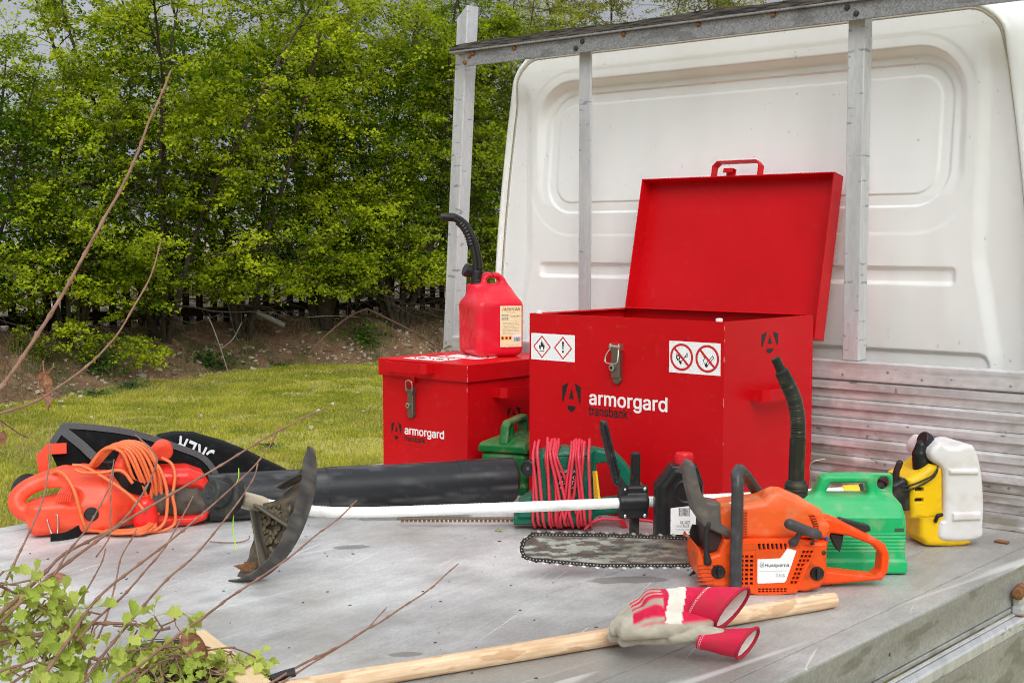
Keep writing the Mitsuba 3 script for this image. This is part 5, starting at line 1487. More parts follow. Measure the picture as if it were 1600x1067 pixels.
def hand_up(p):
    w = .005 * (meshkit.fbm(p * 40, 3, 1) - .5)
    d = s_box(p, (-.040, .002, .083), (.050, .036, .023), .021)
    d = u_(d, s_cap(p, (-.02, -.008, .088), (.012, -.010, .092), .026, .024), .02)
    for y, tx, tz in ((-.028, -.122, .050), (-.010, -.134, .046), (.009, -.132, .046), (.027, -.116, .050)):
        d = u_(d, s_path(p, [(-.070, y * .95, .080), (-.095, y, .071), (-.115, y, .058), (tx, y, tz)], [.0165, .0145, .0120, .0095]), .006)
    d = u_(d, s_path(p, [(.012, -.030, .064), (-.03, -.042, .062), (-.085, -.044, .056), (-.118, -.040, .047)], [.015, .018, .016, .011]), .008)
    return d + w


def col_up(v, n):
    x, y, z = v.T
    top_ = np.clip((z - .067 - .10 * np.clip(-x - .07, 0, .1) * -4.0 * .6) * 160, 0, 1) * np.clip((n[:, 2] + .35) * 4, 0, 1)
    band = ((x > -.050 + .25 * (z - .09)) & (x < -.024 + .25 * (z - .09))).astype(float)
    fing = np.clip(np.abs(np.sin((y + .0005) * 160)) * 2.2 - 1.2, 0, 1) * (x < -.055)
    red = top_ * (1 - band) * (1 - fing) * (x > -.106)
    c = GLW * (.75 + .5 * meshkit.fbm(v * 55, 4, 3))[:, None]
    d_ = np.clip((meshkit.fbm(v * 26, 4, 8) - .45) * 3.5, 0, 1)[:, None] * .45
    c = c * (1 - d_) + np.array([.22, .18, .13]) * d_
    c = np.where((top_ * band)[:, None] > .5, np.array([.66, .62, .55]) * (.85 + .3 * meshkit.fbm(v * 60, 3, 1))[:, None], c)
    return c * (1 - red[:, None]) + GLR * (.8 + .4 * meshkit.fbm(v * 80, 3, 5))[:, None] * red[:, None]


glove('work_glove', 'red and cream work glove lying back upwards across the wooden broom handle', hand_up, (-.155, -.075, .025), (.05, .06, .125), col_up,
      ((.002, -.010, .0905), (.017, .004, .0245), (-.012, -.036, .012)), ((.0590, -.014, .0830), (.0275, .006, .0320), (-.0145, -.033, .0160)))


def hand_lo(p):
    w = .003 * (meshkit.fbm(p * 45, 3, 9) - .5)
    d = s_box(p, (-.035, -.006, .040), (.060, .032, .015), .014)
    for y, tx in ((-.020, -.118), (.002, -.136), (.022, -.130)):
        d = u_(d, s_path(p, [(-.07, y, .040), (-.10, y + .004, .034), (tx, y + .006, .028)], [.0145, .0125, .010]), .006)
    d = u_(d, s_path(p, [(.034, -.052, .050), (.005, -.052, .052), (-.04, -.044, .046)], [.010, .013, .012]), .012)
    return d + w


def col_lo(v, n):
    c = GLW * (.7 + .5 * meshkit.fbm(v * 55, 4, 13))[:, None]
    d_ = np.clip((meshkit.fbm(v * 26, 4, 18) - .45) * 3.5, 0, 1)[:, None] * .45
    return c * (1 - d_) + np.array([.22, .18, .13]) * d_


glove('work_glove', 'red and cream work glove lying palm up underneath the other glove', hand_lo, (-.155, -.085, 0), (.07, .06, .06), col_lo,
      ((.004, -.040, .0385), (.006, .002, .0135), (-.010, -.030, .008)), ((.0800, -.040, .0325), (.0175, .006, .0235), (-.0125, -.028, .0125)))

# ---------------------------------------------------------------- broom lying across the tail of the deck
BR = thing('wooden_broom', 'wooden yard broom lying on the deck under the gloves, its head in the cuttings', 'broom')


def wood_col(p, n, uv):
    # grain runs along the handle direction
    a = p.x * .349 + p.y * .937
    b = p.x * .937 - p.y * .349
    g = fbm(a * 7, b * 260, p.z * 260, 3)
    k = fbm(a * 16, b * 50, p.z * 50 + 3, 4)
    c = mix((.55, .35, .20), (.80, .60, .41), smoothstep(.3, .7, g * .5 + k * .5))
    return mix(c, (.40, .20, .08), smoothstep(.56, .66, k) * .6)


scene['ash_wood'] = {'type': 'principled', 'base_color': proc(wood_col), 'roughness': .55, 'specular': .35}
hA, hB = np.array([-1.163, 2.243, .0155]), np.array([-1.545, 1.215, .0155])
tt = np.linspace(0, 1, 30)[:, None]
hp_ = hA + (hB - hA) * tt
hr = np.full(30, .0150)
hr[0], hr[1] = .0135, .0150
put(BR, 'handle', tube(np.vstack([hp_[:1] + (hA - hB) * .0008, hp_]), np.concatenate([[.0118], hr]), 28), 'ash_wood', 40)
HDm = axes([-1.548, 1.200, -.0095], [.952, -.306, 0], [.306, .952, 0], [0, 0, 1])
put(BR, 'head', cbox(-.312, .30, -.026, .024, .010, .044, .004), 'pale_wood', False, M=HDm)
scene['pale_wood'] = {'type': 'principled', 'roughness': .6, 'specular': .3, 'base_color': proc(lambda p, n, uv: mix((.60, .42, .22), (.74, .57, .36), fbm(p.x * 60 + p.y * 190, p.x * 8, p.z * 160, 3)))}
put(BR, 'bracket', [cbox(-.035, .022, .0245, .0285, .014, .044, .001), tube([(-.012, .025, .042), (-.010, .045, .046), (-.004, .060, .050)], .007, 10)], 'black_plastic', False, M=HDm)
rng = np.random.default_rng(8)
bris = []
for _ in range(1500):
    x, z = rng.uniform(-.305, .295), rng.uniform(.014, .040)
    p0 = np.array([x, -.024, z])
    p1 = p0 + np.array([rng.normal(0, .012), -.085 + rng.normal(0, .008), rng.normal(-.004, .008)])
    bris.append((p0, (p0 + p1) / 2 + [0, 0, .003], p1))
vv, ff = [], []
for q in bris:
    b0 = len(vv)
    w_ = .0009
    for c_p in q:
        vv += [c_p + [w_, 0, 0], c_p + [-w_ * .5, 0, w_ * .8], c_p + [-w_ * .5, 0, -w_ * .8]]
    for r_ in (0, 3):
        for j in range(3):
            a0, a1 = b0 + r_ + j, b0 + r_ + (j + 1) % 3
            ff += [(a0, a1, a1 + 3), (a0, a1 + 3, a0 + 3)]
put(BR, 'bristles', trimesh.Trimesh(vv, ff, process=False), 'bristle', False, M=HDm, kind='stuff')
pr('bristle', (.07, .045, .035), .7)

# small litter on the deck
rng = np.random.default_rng(14)
lit = []
for _ in range(130):
    x, y = rng.uniform(-2.75, -1.15), rng.uniform(1.2, 3.0)
    s_ = rng.uniform(.0010, .0026)
    m_ = trimesh.creation.icosphere(1, s_)
    m_.vertices[:, 2] *= .4
    m_.vertices[:, 0] *= rng.uniform(.6, 2)
    m_.apply_transform(trimesh.transformations.rotation_matrix(rng.uniform(0, 6.3), [0, 0, 1]))
    m_.apply_translation([x, y, s_ * .35])
    lit.append(m_)
k = put(None, 'deck_crumbs', lit, 'bristle', False)
tag(k, 'fine dark crumbs and chips scattered over the aluminium deck', 'debris', kind='stuff')

# ---------------------------------------------------------------- ground: lawn, soil bank, rubble beyond the fence
EY = np.array([-40, 3.0, 6.5, 8.0, 10.2, 11.7, 13.1, 16.0, 20, 60])
EXX = np.array([-12.0, -12.0, -12.36, -13.1, -13.75, -13.5, -13.15, -13.2, -13.6, -14])
GZ = -0.95


def edge_x(y):
    return np.interp(y, EY, EXX) + .10 * np.sin(y * 2.1) + .06 * np.sin(y * 5.3 + 1)


def ground_z(x, y):
    e = edge_x(y)
    t = np.clip((e - x) / 1.25, 0, 1)
    p = np.stack([x, y, x * 0], -1)
    n = meshkit.fbm(p * .9, 4, 3) - .5
    n2 = meshkit.fbm(p * 3.6, 4, 5) - .5
    lawn = GZ + .10 * n + .02 * n2
    bank = .56 * t ** .75 + (.16 * n + .14 * n2) * np.sin(np.pi * np.clip(t, 0, 1) ** .8)
    rub = 1.05 * sst(-15.3, -20.5, x) + .35 * n * sst(-15.3, -17, x)
    return lawn + bank * (t > 0) + rub


def sheet(xs, ys):
    X, Y = np.meshgrid(xs, ys, indexing='ij')
    Z = ground_z(X, Y)
    vid = np.arange(X.size).reshape(X.shape)
    q = np.stack([vid[:-1, :-1], vid[1:, :-1], vid[1:, 1:], vid[:-1, 1:]], -1).reshape(-1, 4)
    return trimesh.Trimesh(np.stack([X, Y, Z], -1).reshape(-1, 3), np.vstack([q[:, :3], q[:, [0, 2, 3]]]), process=False)


def ground_col(p, n, uv):
    x, y, z = p.x, p.y, p.z
    a = fbm(x * 1.3, y * 1.3, 1, 4)
    b = fbm(x * 14, y * 14, z * 14, 4)
    turf = mix((.21, .20, .04), (.36, .31, .10), a * .6 + b * .4)
    turf = mix(turf, (.26, .21, .13), smoothstep(.60, .72, fbm(x * 2.6, y * 2.6, 5, 4)) * .7)
    soil = mix((.075, .044, .026), (.26, .16, .10), b)
    soil = mix(soil, (.36, .29, .21), smoothstep(.68, .76, fbm(x * 30, y * 30, z * 30, 3)))
    soil = mix(soil, (.05, .06, .02), smoothstep(.52, .66, fbm(x * 2.2, y * 2.2, 7, 3)) * .7)
    rub = mix((.20, .15, .11), (.46, .37, .30), b)
    t = smoothstep(-.90, -.80, z + (a - .5) * .1)
    c = mix(turf, soil, t * (1 - smoothstep(-12.2, -11.6, x)))
    return mix(c, rub, 1 - smoothstep(-15.6, -15.2, x))


scene['earth'] = {'type': 'principled', 'roughness': .95, 'specular': .1, 'base_color': proc(ground_col)}
xs = np.concatenate([np.linspace(-90, -24, 12), np.arange(-22, -16, .3), np.arange(-16, -11.4, .07), np.arange(-11.4, -4, .22), np.linspace(-4, 60, 14)])
ys = np.concatenate([np.linspace(-60, 0, 10), np.arange(1, 3, .25), np.arange(3, 21, .09), np.arange(21, 36, .4), np.linspace(36, 120, 10)])
k = put(None, 'ground', sheet(xs, ys), 'earth', True)
tag(k, 'rough lawn rising to a bare soil bank below the hedge', kind='structure')
labels[k]['category'] = 'ground'



def soil_col(p, n, uv):
    b = fbm(p.x * 14, p.y * 14, p.z * 14, 4)
    c = mix((.075, .042, .025), (.27, .165, .10), b)
    c = mix(c, (.40, .33, .25), smoothstep(.70, .78, fbm(p.x * 34, p.y * 34, p.z * 34, 3)))
    return mix(c, (.06, .075, .02), smoothstep(.54, .68, fbm(p.x * 2.2, p.y * 2.2, 7, 3)) * .6)


scene['soil'] = {'type': 'principled', 'roughness': .95, 'specular': .1, 'base_color': proc(soil_col)}
by = np.arange(2.5, 24, .06)
bt = np.concatenate([np.linspace(-.10, 1.5, 46), np.linspace(1.6, 2.6, 8)])
BYY, BTT = np.meshgrid(by, bt, indexing='ij')
BXX = edge_x(BYY) + .10 * (meshkit.fbm(np.stack([BYY * 3.1, BYY * 0, BYY * 0 + 4], -1), 4, 2) - .5) * 3 - BTT
BZZ = ground_z(BXX, BYY) + .012 * np.clip(BTT / .12 + .83, -1, 1) + .10 * (meshkit.fbm(np.stack([BXX * 5, BYY * 5, BXX * 0], -1), 4, 9) - .5) * np.clip(BTT / .3, 0, 1)
vid = np.arange(BXX.size).reshape(BXX.shape)
q = np.stack([vid[:-1, :-1], vid[:-1, 1:], vid[1:, 1:], vid[1:, :-1]], -1).reshape(-1, 4)
k = put(None, 'soil_bank', trimesh.Trimesh(np.stack([BXX, BYY, BZZ], -1).reshape(-1, 3), np.vstack([q[:, :3], q[:, [0, 2, 3]]]), process=False), 'soil', True)
tag(k, 'bare brown soil bank with chalky stones below the hedge', kind='structure')
labels[k]['category'] = 'bank'
scene['soil'] = {'type': 'twosided', 'bsdf': scene['soil']}

# leaf and blade materials
scene['leaf'] = {'type': 'principledthin', 'base_color': VC, 'roughness': .45, 'eta': 1.35, 'diff_trans': .9, 'spec_trans': 0.0}
scene['blade'] = {'type': 'principledthin', 'base_color': VC, 'roughness': .7, 'eta': 1.25, 'diff_trans': .6, 'spec_trans': 0.0}
scene['bark'] = {'type': 'principled', 'roughness': .9, 'specular': .15, 'base_color': proc(lambda p, n, uv: mix((.030, .022, .016), (.095, .075, .058), fbm(p.x * 40, p.y * 40, p.z * 16, 4)))}


def soup(v, f, col):
    return trimesh.Trimesh(v, f, process=False), col


def put_soup(parent, name, v, f, col, bsdf, **k):
    m = trimesh.Trimesh(v, f, process=False)
    return put(parent, name, m, bsdf, False, color=col, **k)


# grass: single bent blades, thick where the lawn shows
rng = np.random.default_rng(31)


def blades(x, y, L, w, lean, col):
    n = len(x)
    z = ground_z(x, y)
    a = rng.uniform(0, 2 * np.pi, n)
    d = np.stack([np.cos(a), np.sin(a), a * 0], 1)
    s = np.stack([-d[:, 1], d[:, 0], a * 0], 1)
    b = np.stack([x, y, z - .004], 1)
    le = (lean * rng.uniform(.3, 1.2, n) * L)[:, None]
    up = np.array([0, 0, 1.0]) * L[:, None]
    m = b + d * le * .35 + up * .6
    v = np.stack([b - s * w[:, None], b + s * w[:, None], m + s * w[:, None] * .75, m - s * w[:, None] * .75, b + d * le + up * .95], 1).reshape(-1, 3)
    i = np.arange(n)[:, None] * 5
    f = np.vstack([i + [0, 1, 2], i + [0, 2, 3], i + [3, 2, 4]])
    return v, f, np.repeat(col, 5, 0)


def lawn_points(n, x0, x1, y0, y1):
    x, y = rng.uniform(x0, x1, n), rng.uniform(y0, y1, n)
    ang = np.arctan2(-x, y)
    ok = (x > edge_x(y) - .02) & (ang > math.radians(38)) & (ang < math.radians(64.5))
    return x[ok], y[ok]


gx, gy = [], []
for n, a in ((190000, (-9.6, -5.2, 2.4, 9.5)), (270000, (-13.9, -9.6, 4.2, 14.5))):
    x, y = lawn_points(n, *a)
    gx.append(x)
    gy.append(y)
gx, gy = np.concatenate(gx), np.concatenate(gy)
gp = np.stack([gx, gy, gx * 0], 1)
pat = meshkit.fbm(gp * 2.4, 4, 11)
bare = meshkit.fbm(gp * 1.7, 4, 17)
keep = (bare < .62) | (rng.uniform(size=len(gx)) < .25)
gx, gy, pat, gp = gx[keep], gy[keep], pat[keep], gp[keep]
n = len(gx)
big = meshkit.fbm(gp * .55, 3, 23)
g_lo, g_hi, straw = np.array([.24, .28, .024]), np.array([.52, .50, .07]), np.array([.58, .48, .20])
mixv = np.clip((pat - .32) * 2.4 + rng.normal(0, .16, n), 0, 1)[:, None]
col = g_lo * (1 - mixv) + g_hi * mixv
st = (rng.uniform(size=n) < .10 + .35 * np.clip((big - .5) * 4, 0, 1))[:, None]
col = np.where(st, straw * rng.uniform(.5, 1, (n, 1)), col)
v, f, c = blades(gx, gy, rng.uniform(.022, .055, n) * (.7 + .7 * pat), rng.uniform(.0016, .0032, n), .8, col)
k = put_soup(None, 'lawn_grass', v, f, c, 'blade')
tag(k, 'short patchy lawn grass with straw coloured spots behind the truck', 'grass', kind='stuff')
# straw tufts on the bank
cx_ = rng.uniform(4.5, 18.5, 80)
ux, uy = [], []
for y0 in cx_:
    m_ = rng.integers(30, 110)
    off = rng.uniform(-.05, 1.15)
    ux.append(edge_x(np.array([y0]))[0] - off + rng.normal(0, .07, m_))
    uy.append(y0 + rng.normal(0, .10, m_))
ux, uy = np.concatenate(ux), np.concatenate(uy)
n = len(ux)
dry = rng.uniform(size=(n, 1)) < .85
v, f, c = blades(ux, uy, rng.uniform(.08, .30, n), rng.uniform(.0014, .0030, n), .9, np.where(dry, np.array([.30, .23, .13]) * rng.uniform(.5, 1.1, (n, 1)), np.array([.06, .12, .02]) * rng.uniform(.6, 1.4, (n, 1))))
k = put_soup(None, 'dry_grass', v, f, c, 'blade')
tag(k, 'straw coloured dead grass hanging in tufts from the soil bank', 'grass', kind='stuff')


def pebbles(pos, size, rng, sub=0, flat_=.6):
    base = trimesh.creation.icosphere(sub)
    bv, bf = np.array(base.vertices), np.array(base.faces)
    n = len(pos)
    jit = 1 + rng.uniform(-.32, .28, (n, len(bv), 1))
    sc = np.stack([rng.uniform(.7, 1.3, n), rng.uniform(.6, 1.1, n), rng.uniform(.4, .9, n) * flat_ / .6], 1) * size[:, None]
    a = rng.uniform(0, 6.3, n)
    R_ = np.stack([np.stack([np.cos(a), -np.sin(a), a * 0], -1), np.stack([np.sin(a), np.cos(a), a * 0], -1), np.stack([a * 0, a * 0, a * 0 + 1], -1)], 1)
    v = np.einsum('nij,nkj->nki', R_, bv[None] * jit * sc[:, None]) + pos[:, None]
    f = bf[None] + (np.arange(n) * len(bv))[:, None, None]
    return v.reshape(-1, 3), f.reshape(-1, 3), len(bv)


# rubble on the slope beyond the fence
n = 7000
x, y = rng.uniform(-19.5, -15.1, n), rng.uniform(4, 24, n)
v, f, nb = pebbles(np.stack([x, y, ground_z(x, y)], 1), rng.uniform(.03, .13, n), rng)
c = np.array([.42, .34, .28]) * rng.uniform(.45, 1.25, (n, 1)) * (1 + rng.normal(0, .05, (n, 3)))
k = put_soup(None, 'rubble', v, f, np.repeat(c, nb, 0), 'matte')
tag(k, 'pale stone rubble heaped up behind the slatted fence', 'rubble', kind='stuff')
# small chalky stones in the bank and along its foot
n = 950
y = rng.uniform(4.5, 18, n)
x = edge_x(y) - np.abs(rng.normal(0, .5, n)) + .06
v, f, nb = pebbles(np.stack([x, y, ground_z(x, y) + .02], 1), rng.uniform(.008, .034, n) * (1 + (rng.uniform(size=n) < .1)), rng)
c = np.array([.40, .33, .25]) * rng.uniform(.3, 1.2, (n, 1))
k = put_soup(None, 'bank_stones', v, f, np.repeat(c, nb, 0), 'matte')
tag(k, 'small chalky stones sticking out of the soil bank', 'stones', kind='stuff')
n = 420
x, y = lawn_points(n, -13.6, -6.5, 3.0, 14)
v, f, nb = pebbles(np.stack([x, y, ground_z(x, y) + .006], 1), rng.uniform(.005, .014, len(x)), rng)
k = put_soup(None, 'lawn_chippings', v, f, np.repeat(np.array([.42, .37, .28]) * rng.uniform(.3, 1.1, (len(x), 1)), nb, 0), 'matte')
tag(k, 'tiny stone chips and crumbs scattered through the lawn', 'stones', kind='stuff')
spots = [(-9.9, 8.63), (-9.6, 8.85), (-9.72, 8.3), (-9.3, 8.5), (-10.2, 7.3), (-9.6, 7.0), (-9.1, 6.4), (-11.2, 7.3), (-11.7, 8.9), (-12.4, 10.4), (-10.9, 6.6), (-8.7, 6.1), (-10.6, 9.6), (-12.6, 9.2), (-12.9, 12.0), (-12.3, 7.1), (-11.9, 6.9), (-12.6, 7.5), (-13.4, 9.6), (-9.0, 7.6)]
for i, (x, y) in enumerate(spots):
    v, f, nb = pebbles(np.array([[x, y, ground_z(np.array(x), np.array(y)) + .02]]), np.array([rng.uniform(.018, .042)]), rng, 1)
    k = put_soup(None, 'pale_stone', v, f, np.tile(np.array([[.44, .38, .29]]) * rng.uniform(.7, 1.2), (nb, 1)), 'matte')
    tag(k, 'pale chalk stone lying in the grass between truck and bank', 'stone', 'pale stones lying on the lawn')

# ---------------------------------------------------------------- slatted fence on top of the bank
FE = thing('slatted_fence', 'dark stained wooden fence of upright slats along the top of the bank', 'fence')
scene['fence_wood'] = {'type': 'principled', 'roughness': .9, 'specular': .1, 'base_color': proc(lambda p, n, uv: mix((.010, .009, .008), (.035, .03, .026), fbm(p.y * 60, p.z * 5, p.x * 30, 3)))}
sl = mikit.ply(tm(m3.Manifold.hull_points(np.array([(a, b, c) for a in (-.011, .011) for b, c in ((-.048, 0), (.048, 0), (-.048, 1.10), (.048, 1.10), (0, 1.17))]))), 'fence_wood', smooth=False)
rng2 = np.random.default_rng(9)
for i in range(88):
    y = 3.6 + i * .222
    z = float(ground_z(np.array(-14.95), np.array(y))) - .02
    k = nk(FE, 'slat')
    scene[k] = {**sl, 'to_world': T().translate([-14.95 + rng2.normal(0, .006), y + rng2.normal(0, .01), z + rng2.normal(0, .012)]).rotate([1, 0, 0], rng2.normal(0, .7))}
for h in (.16, .88):
    ry = np.arange(3.4, 23.4, .5)
    rz = ground_z(ry * 0 - 14.95, ry) + h
    put(FE, 'rail', tube(np.stack([ry * 0 - 14.915, ry, rz], 1), .055, 4, prof=[(.5, -1), (.5, 1), (-.3, 1), (-.3, -1)]), 'fence_wood', False)

# ---------------------------------------------------------------- hedge trees
LEAF = np.array([(0, 0, 0), (-.52, .44, .07), (-.16, .62, .0), (0, 1.0, -.10), (.16, .62, .0), (.52, .44, .07)])
LF = np.array([(0, 1, 2), (0, 2, 3), (0, 3, 4), (0, 4, 5)])[:, ::-1]


def unit(v):
    return v / np.maximum(np.linalg.norm(v, axis=-1, keepdims=True), 1e-9)


def leaves(pos, nrm, size, rng):
    """One lobed leaf per row of pos, facing nrm."""
    n = len(pos)
    r = unit(rng.normal(size=(n, 3)))
    t = unit(np.cross(nrm, r))
    b = np.cross(nrm, t)
    v = pos[:, None] + size[:, None, None] * (LEAF[None, :, :1] * b[:, None] + LEAF[None, :, 1:2] * t[:, None] + LEAF[None, :, 2:] * nrm[:, None])
    f = LF[None] + (np.arange(n) * len(LEAF))[:, None, None]
    return v.reshape(-1, 3), f.reshape(-1, 3)


def tubes(P, R, sides=4):
    """Many thin tubes at once: P (n, k, 3) paths, R (n, k) radii."""
    n, k, _ = P.shape
    t = unit(np.gradient(P, axis=1))
    u = unit(np.cross(t, np.array([.31, .17, .93])))
    w = np.cross(t, u)
    a = np.arange(sides) / sides * 2 * np.pi
    v = P[:, :, None] + R[:, :, None, None] * (np.cos(a)[None, None, :, None] * u[:, :, None] + np.sin(a)[None, None, :, None] * w[:, :, None])
    i, j = np.meshgrid(np.arange(k - 1), np.arange(sides), indexing='ij')
    a0, b0 = (i * sides + j).ravel(), (i * sides + (j + 1) % sides).ravel()
    f = np.vstack([np.stack([a0, b0, b0 + sides], 1), np.stack([a0, b0 + sides, a0 + sides], 1)])
    f = f[None] + (np.arange(n) * k * sides)[:, None, None]
    return v.reshape(-1, 3), f.reshape(-1, 3)


def grow(p0, d0, L, rng, k=6, wob=.18, droop=0.0):
    """Curved paths: p0, d0 (n, 3), L (n,) -> (n, k, 3)."""
    n = len(p0)
    out = [p0]
    d = unit(d0)
    for i in range(1, k):
        d = unit(d + rng.normal(0, wob, (n, 3)) + np.array([0, 0, -droop]))
        out.append(out[-1] + d * (L / (k - 1))[:, None])
    return np.stack(out, 1)


def pick(P, t):
    """Points and directions on path row i at parameter t (m,) for rows idx."""
    k = P.shape[1]
    s = np.clip(t * (k - 1), 0, k - 1.001)
    i = s.astype(int)
    r = np.arange(len(P))
    a, b = P[r, i], P[r, i + 1]
    return a + (b - a) * (s - i)[:, None], unit(b - a)


def hedge_tree(label, y, x, h, spread, seed, hue, n_stem=4, dens=1.0, lo=.22, leaf=.043, r0=.045, guard=False, zmin=-.02, group='trees in the hedge on the bank'):
    rng = np.random.default_rng(seed)
    K = thing('hedge_tree', label, 'tree')
    zb = float(ground_z(np.array(x), np.array(y))) - .05
    base = np.array([x, y, zb])
    H = h - zb
    az = rng.uniform(0, 2 * np.pi, n_stem)
    til = rng.uniform(.05, .38, n_stem)
    d = np.stack([np.cos(az) * til, np.sin(az) * til, np.ones(n_stem)], 1)
    S = grow(np.repeat(base[None], n_stem, 0) + np.stack([np.cos(az), np.sin(az), az * 0], 1) * .07, d, H * rng.uniform(.80, 1.02, n_stem), rng, 9, .09)
    SR = np.linspace(1, .16, 9)[None] * (r0 * rng.uniform(.6, 1.15, n_stem))[:, None]
    wood = [tubes(S, SR, 7)]
    # limbs
    nb = int(24 * H / 5.2)
    rows = np.repeat(np.arange(n_stem), nb)
    t = np.clip(np.tile(np.linspace(lo, .98, nb), n_stem) + rng.normal(0, .03, len(rows)), .08, .99)
    p, dd = pick(S[rows], t)
    a = rng.uniform(0, 2 * np.pi, len(rows))
    out = np.stack([np.cos(a), np.sin(a), rng.uniform(-.05, .75, len(a))], 1)
    out[:, 0] += .30
    L = spread * rng.uniform(.45, 1.1, len(a)) * (1.1 - .72 * t ** 2.2)
    B = grow(p, out, L, rng, 7, .17, .05)
    BR_ = np.linspace(1, .25, 7)[None] * (.0065 + .008 * (1 - t) * rng.uniform(.5, 1.2, len(t)))[:, None]
    wood.append(tubes(B, BR_, 5))
    # twigs
    ns = 7
    rows = np.repeat(np.arange(len(B)), ns)
    t2 = rng.uniform(.22, 1.0, len(rows))
    p, dd = pick(B[rows], t2)
    rd = unit(rng.normal(size=(len(rows), 3)))
    d2 = unit(dd * .9 + rd * np.array([1, 1, .55]) * .95)
    L2 = rng.uniform(.22, .55, len(rows)) * (spread / 1.2)
    W = grow(p, d2, L2, rng, 5, .22, .06)
    wood.append(tubes(W, np.linspace(1, .4, 5)[None] * np.full((len(W), 1), .0034), 3))
    vs, fs, off = [], [], 0
    for v, f in wood:
        vs.append(v)
        fs.append(f + off)
        off += len(v)
    put(K, 'trunk', trimesh.Trimesh(np.vstack(vs), np.vstack(fs), process=False), 'bark', True)
    # leaves in sprays along the twigs
    m = int(52 * dens)
    cn = meshkit.fbm(W[:, 2] * np.array([1.0, 1.0, 1.5]) * 1.25, 3, seed + 70)
    keep = (rng.uniform(size=len(W)) < np.clip((cn - .31) * 8, .22, 1)) 
    Wk = W[keep]
    rows = np.repeat(np.arange(len(Wk)), m)
    t3 = rng.uniform(.05, 1.05, len(rows)) ** .8
    p, dd = pick(Wk[rows], np.clip(t3, 0, .999))
    p = p + rng.normal(0, 1, (len(rows), 3)) * np.array([.050, .050, .022])
    nrm = unit(rng.normal(size=(len(rows), 3)) * .62 + np.array([.22, -.10, 1.0]))
    ok = p[:, 2] > zmin + .5 * (meshkit.fbm(p * 1.6, 3, 77) - .5)
    rows, t3, p, nrm = rows[ok], t3[ok], p[ok], nrm[ok]
    sz = leaf * rng.uniform(.6, 1.25, len(rows))
    v, f = leaves(p, nrm, sz, rng)
    tw_tone = rng.normal(0, .5, len(Wk))[rows]
    cl = meshkit.fbm(p * 1.5, 3, 40)
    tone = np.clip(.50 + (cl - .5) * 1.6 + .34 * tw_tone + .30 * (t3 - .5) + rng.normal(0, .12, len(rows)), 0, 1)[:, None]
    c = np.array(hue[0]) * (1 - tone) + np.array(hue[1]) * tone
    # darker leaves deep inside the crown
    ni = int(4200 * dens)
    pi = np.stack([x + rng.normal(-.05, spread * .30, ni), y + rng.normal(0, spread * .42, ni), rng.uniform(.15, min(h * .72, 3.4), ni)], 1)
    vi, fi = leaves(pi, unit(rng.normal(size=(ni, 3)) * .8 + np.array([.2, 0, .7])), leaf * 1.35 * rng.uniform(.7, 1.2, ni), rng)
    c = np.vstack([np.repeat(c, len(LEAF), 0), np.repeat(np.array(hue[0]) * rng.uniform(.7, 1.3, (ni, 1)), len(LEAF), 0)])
    f = np.vstack([f, fi + len(v)])
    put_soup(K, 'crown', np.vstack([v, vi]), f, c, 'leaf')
    if guard:
        q, qd = pick(S[:1], np.array([.02]))
        ln = guard
        pth = np.stack([S[0][0] + (S[0][1] - S[0][0]) * s_ for s_ in np.linspace(.0, ln, 5)])
        put(K, 'trunk_guard', tube(pth, .052, 16, cap=False), 'guard_grey', True)
    return K


pr('guard_grey', (.26, .26, .23), .7, two=True)
G1 = ((.075, .150, .006), (.58, .66, .030))
G2 = ((.070, .145, .008), (.50, .60, .032))
G3 = ((.10, .145, .014), (.44, .48, .045))
G4 = ((.13, .15, .024), (.42, .41, .065))
TREES = [
    ('low sparse hedge tree at the near end, sky above its crown', 5.2, -13.9, 2.6, 1.15, 1, G2, 4, .75, .06, .044, .035, False),
    ('thin topped hedge tree with open sky between its uppermost sprays', 6.9, -14.0, 3.15, 1.2, 2, G2, 5, .85, .05, .044, .04, .9),
    ('yellow green hedge tree with a drooping front skirt above the bank', 8.3, -14.1, 3.0, 1.35, 3, G1, 5, 1.0, .03, .046, .04, .8, -.75),
    ('tall dense hedge tree, first of the high ones beside the sky gap', 9.6, -14.2, 4.9, 1.5, 4, G1, 5, 1.0, .05, .048, .05, .0),
    ('tall hedge tree with limbs fanning from a grey lower trunk', 11.0, -14.4, 5.4, 1.55, 5, G1, 5, 1.0, .05, .048, .055, .9),
    ('hedge tree with the thickest dark trunk, in the middle of the hedge', 12.3, -14.3, 5.4, 1.6, 6, G1, 5, 1.0, .06, .048, .105, False),
    ('bright green hedge tree with a shelf of low sprays over the bank', 13.5, -14.0, 5.2, 1.5, 7, G1, 5, 1.05, .04, .047, .05, False),
    ('mid green hedge tree just outside the far headboard post', 14.9, -14.1, 5.3, 1.5, 8, G2, 5, 1.05, .04, .046, .055, False),
    ('hedge tree seen between the far headboard post and the cab', 16.5, -14.2, 5.6, 1.6, 9, G3, 5, 1.0, .06, .046, .05, False),
    ('olive hedge tree rising behind the left corner of the cab', 18.6, -14.3, 6.0, 1.7, 10, G4, 5, .95, .2, .044, .05, False),
    ('olive brown hedge tree showing over the left part of the top rail', 21.2, -14.3, 6.4, 1.8, 11, G4, 5, .9, .3, .045, .05, False),
    ('thin hedge tree whose top shows over the middle of the top rail', 24.3, -14.3, 6.6, 1.9, 12, G4, 5, .8, .4, .046, .05, False),
    ('farthest hedge tree, a wisp of leaves above the top rail', 27.8, -14.3, 6.9, 2.0, 13, G4, 5, .7, .45, .048, .05, False),
]
for t in TREES:
    hedge_tree(*t)


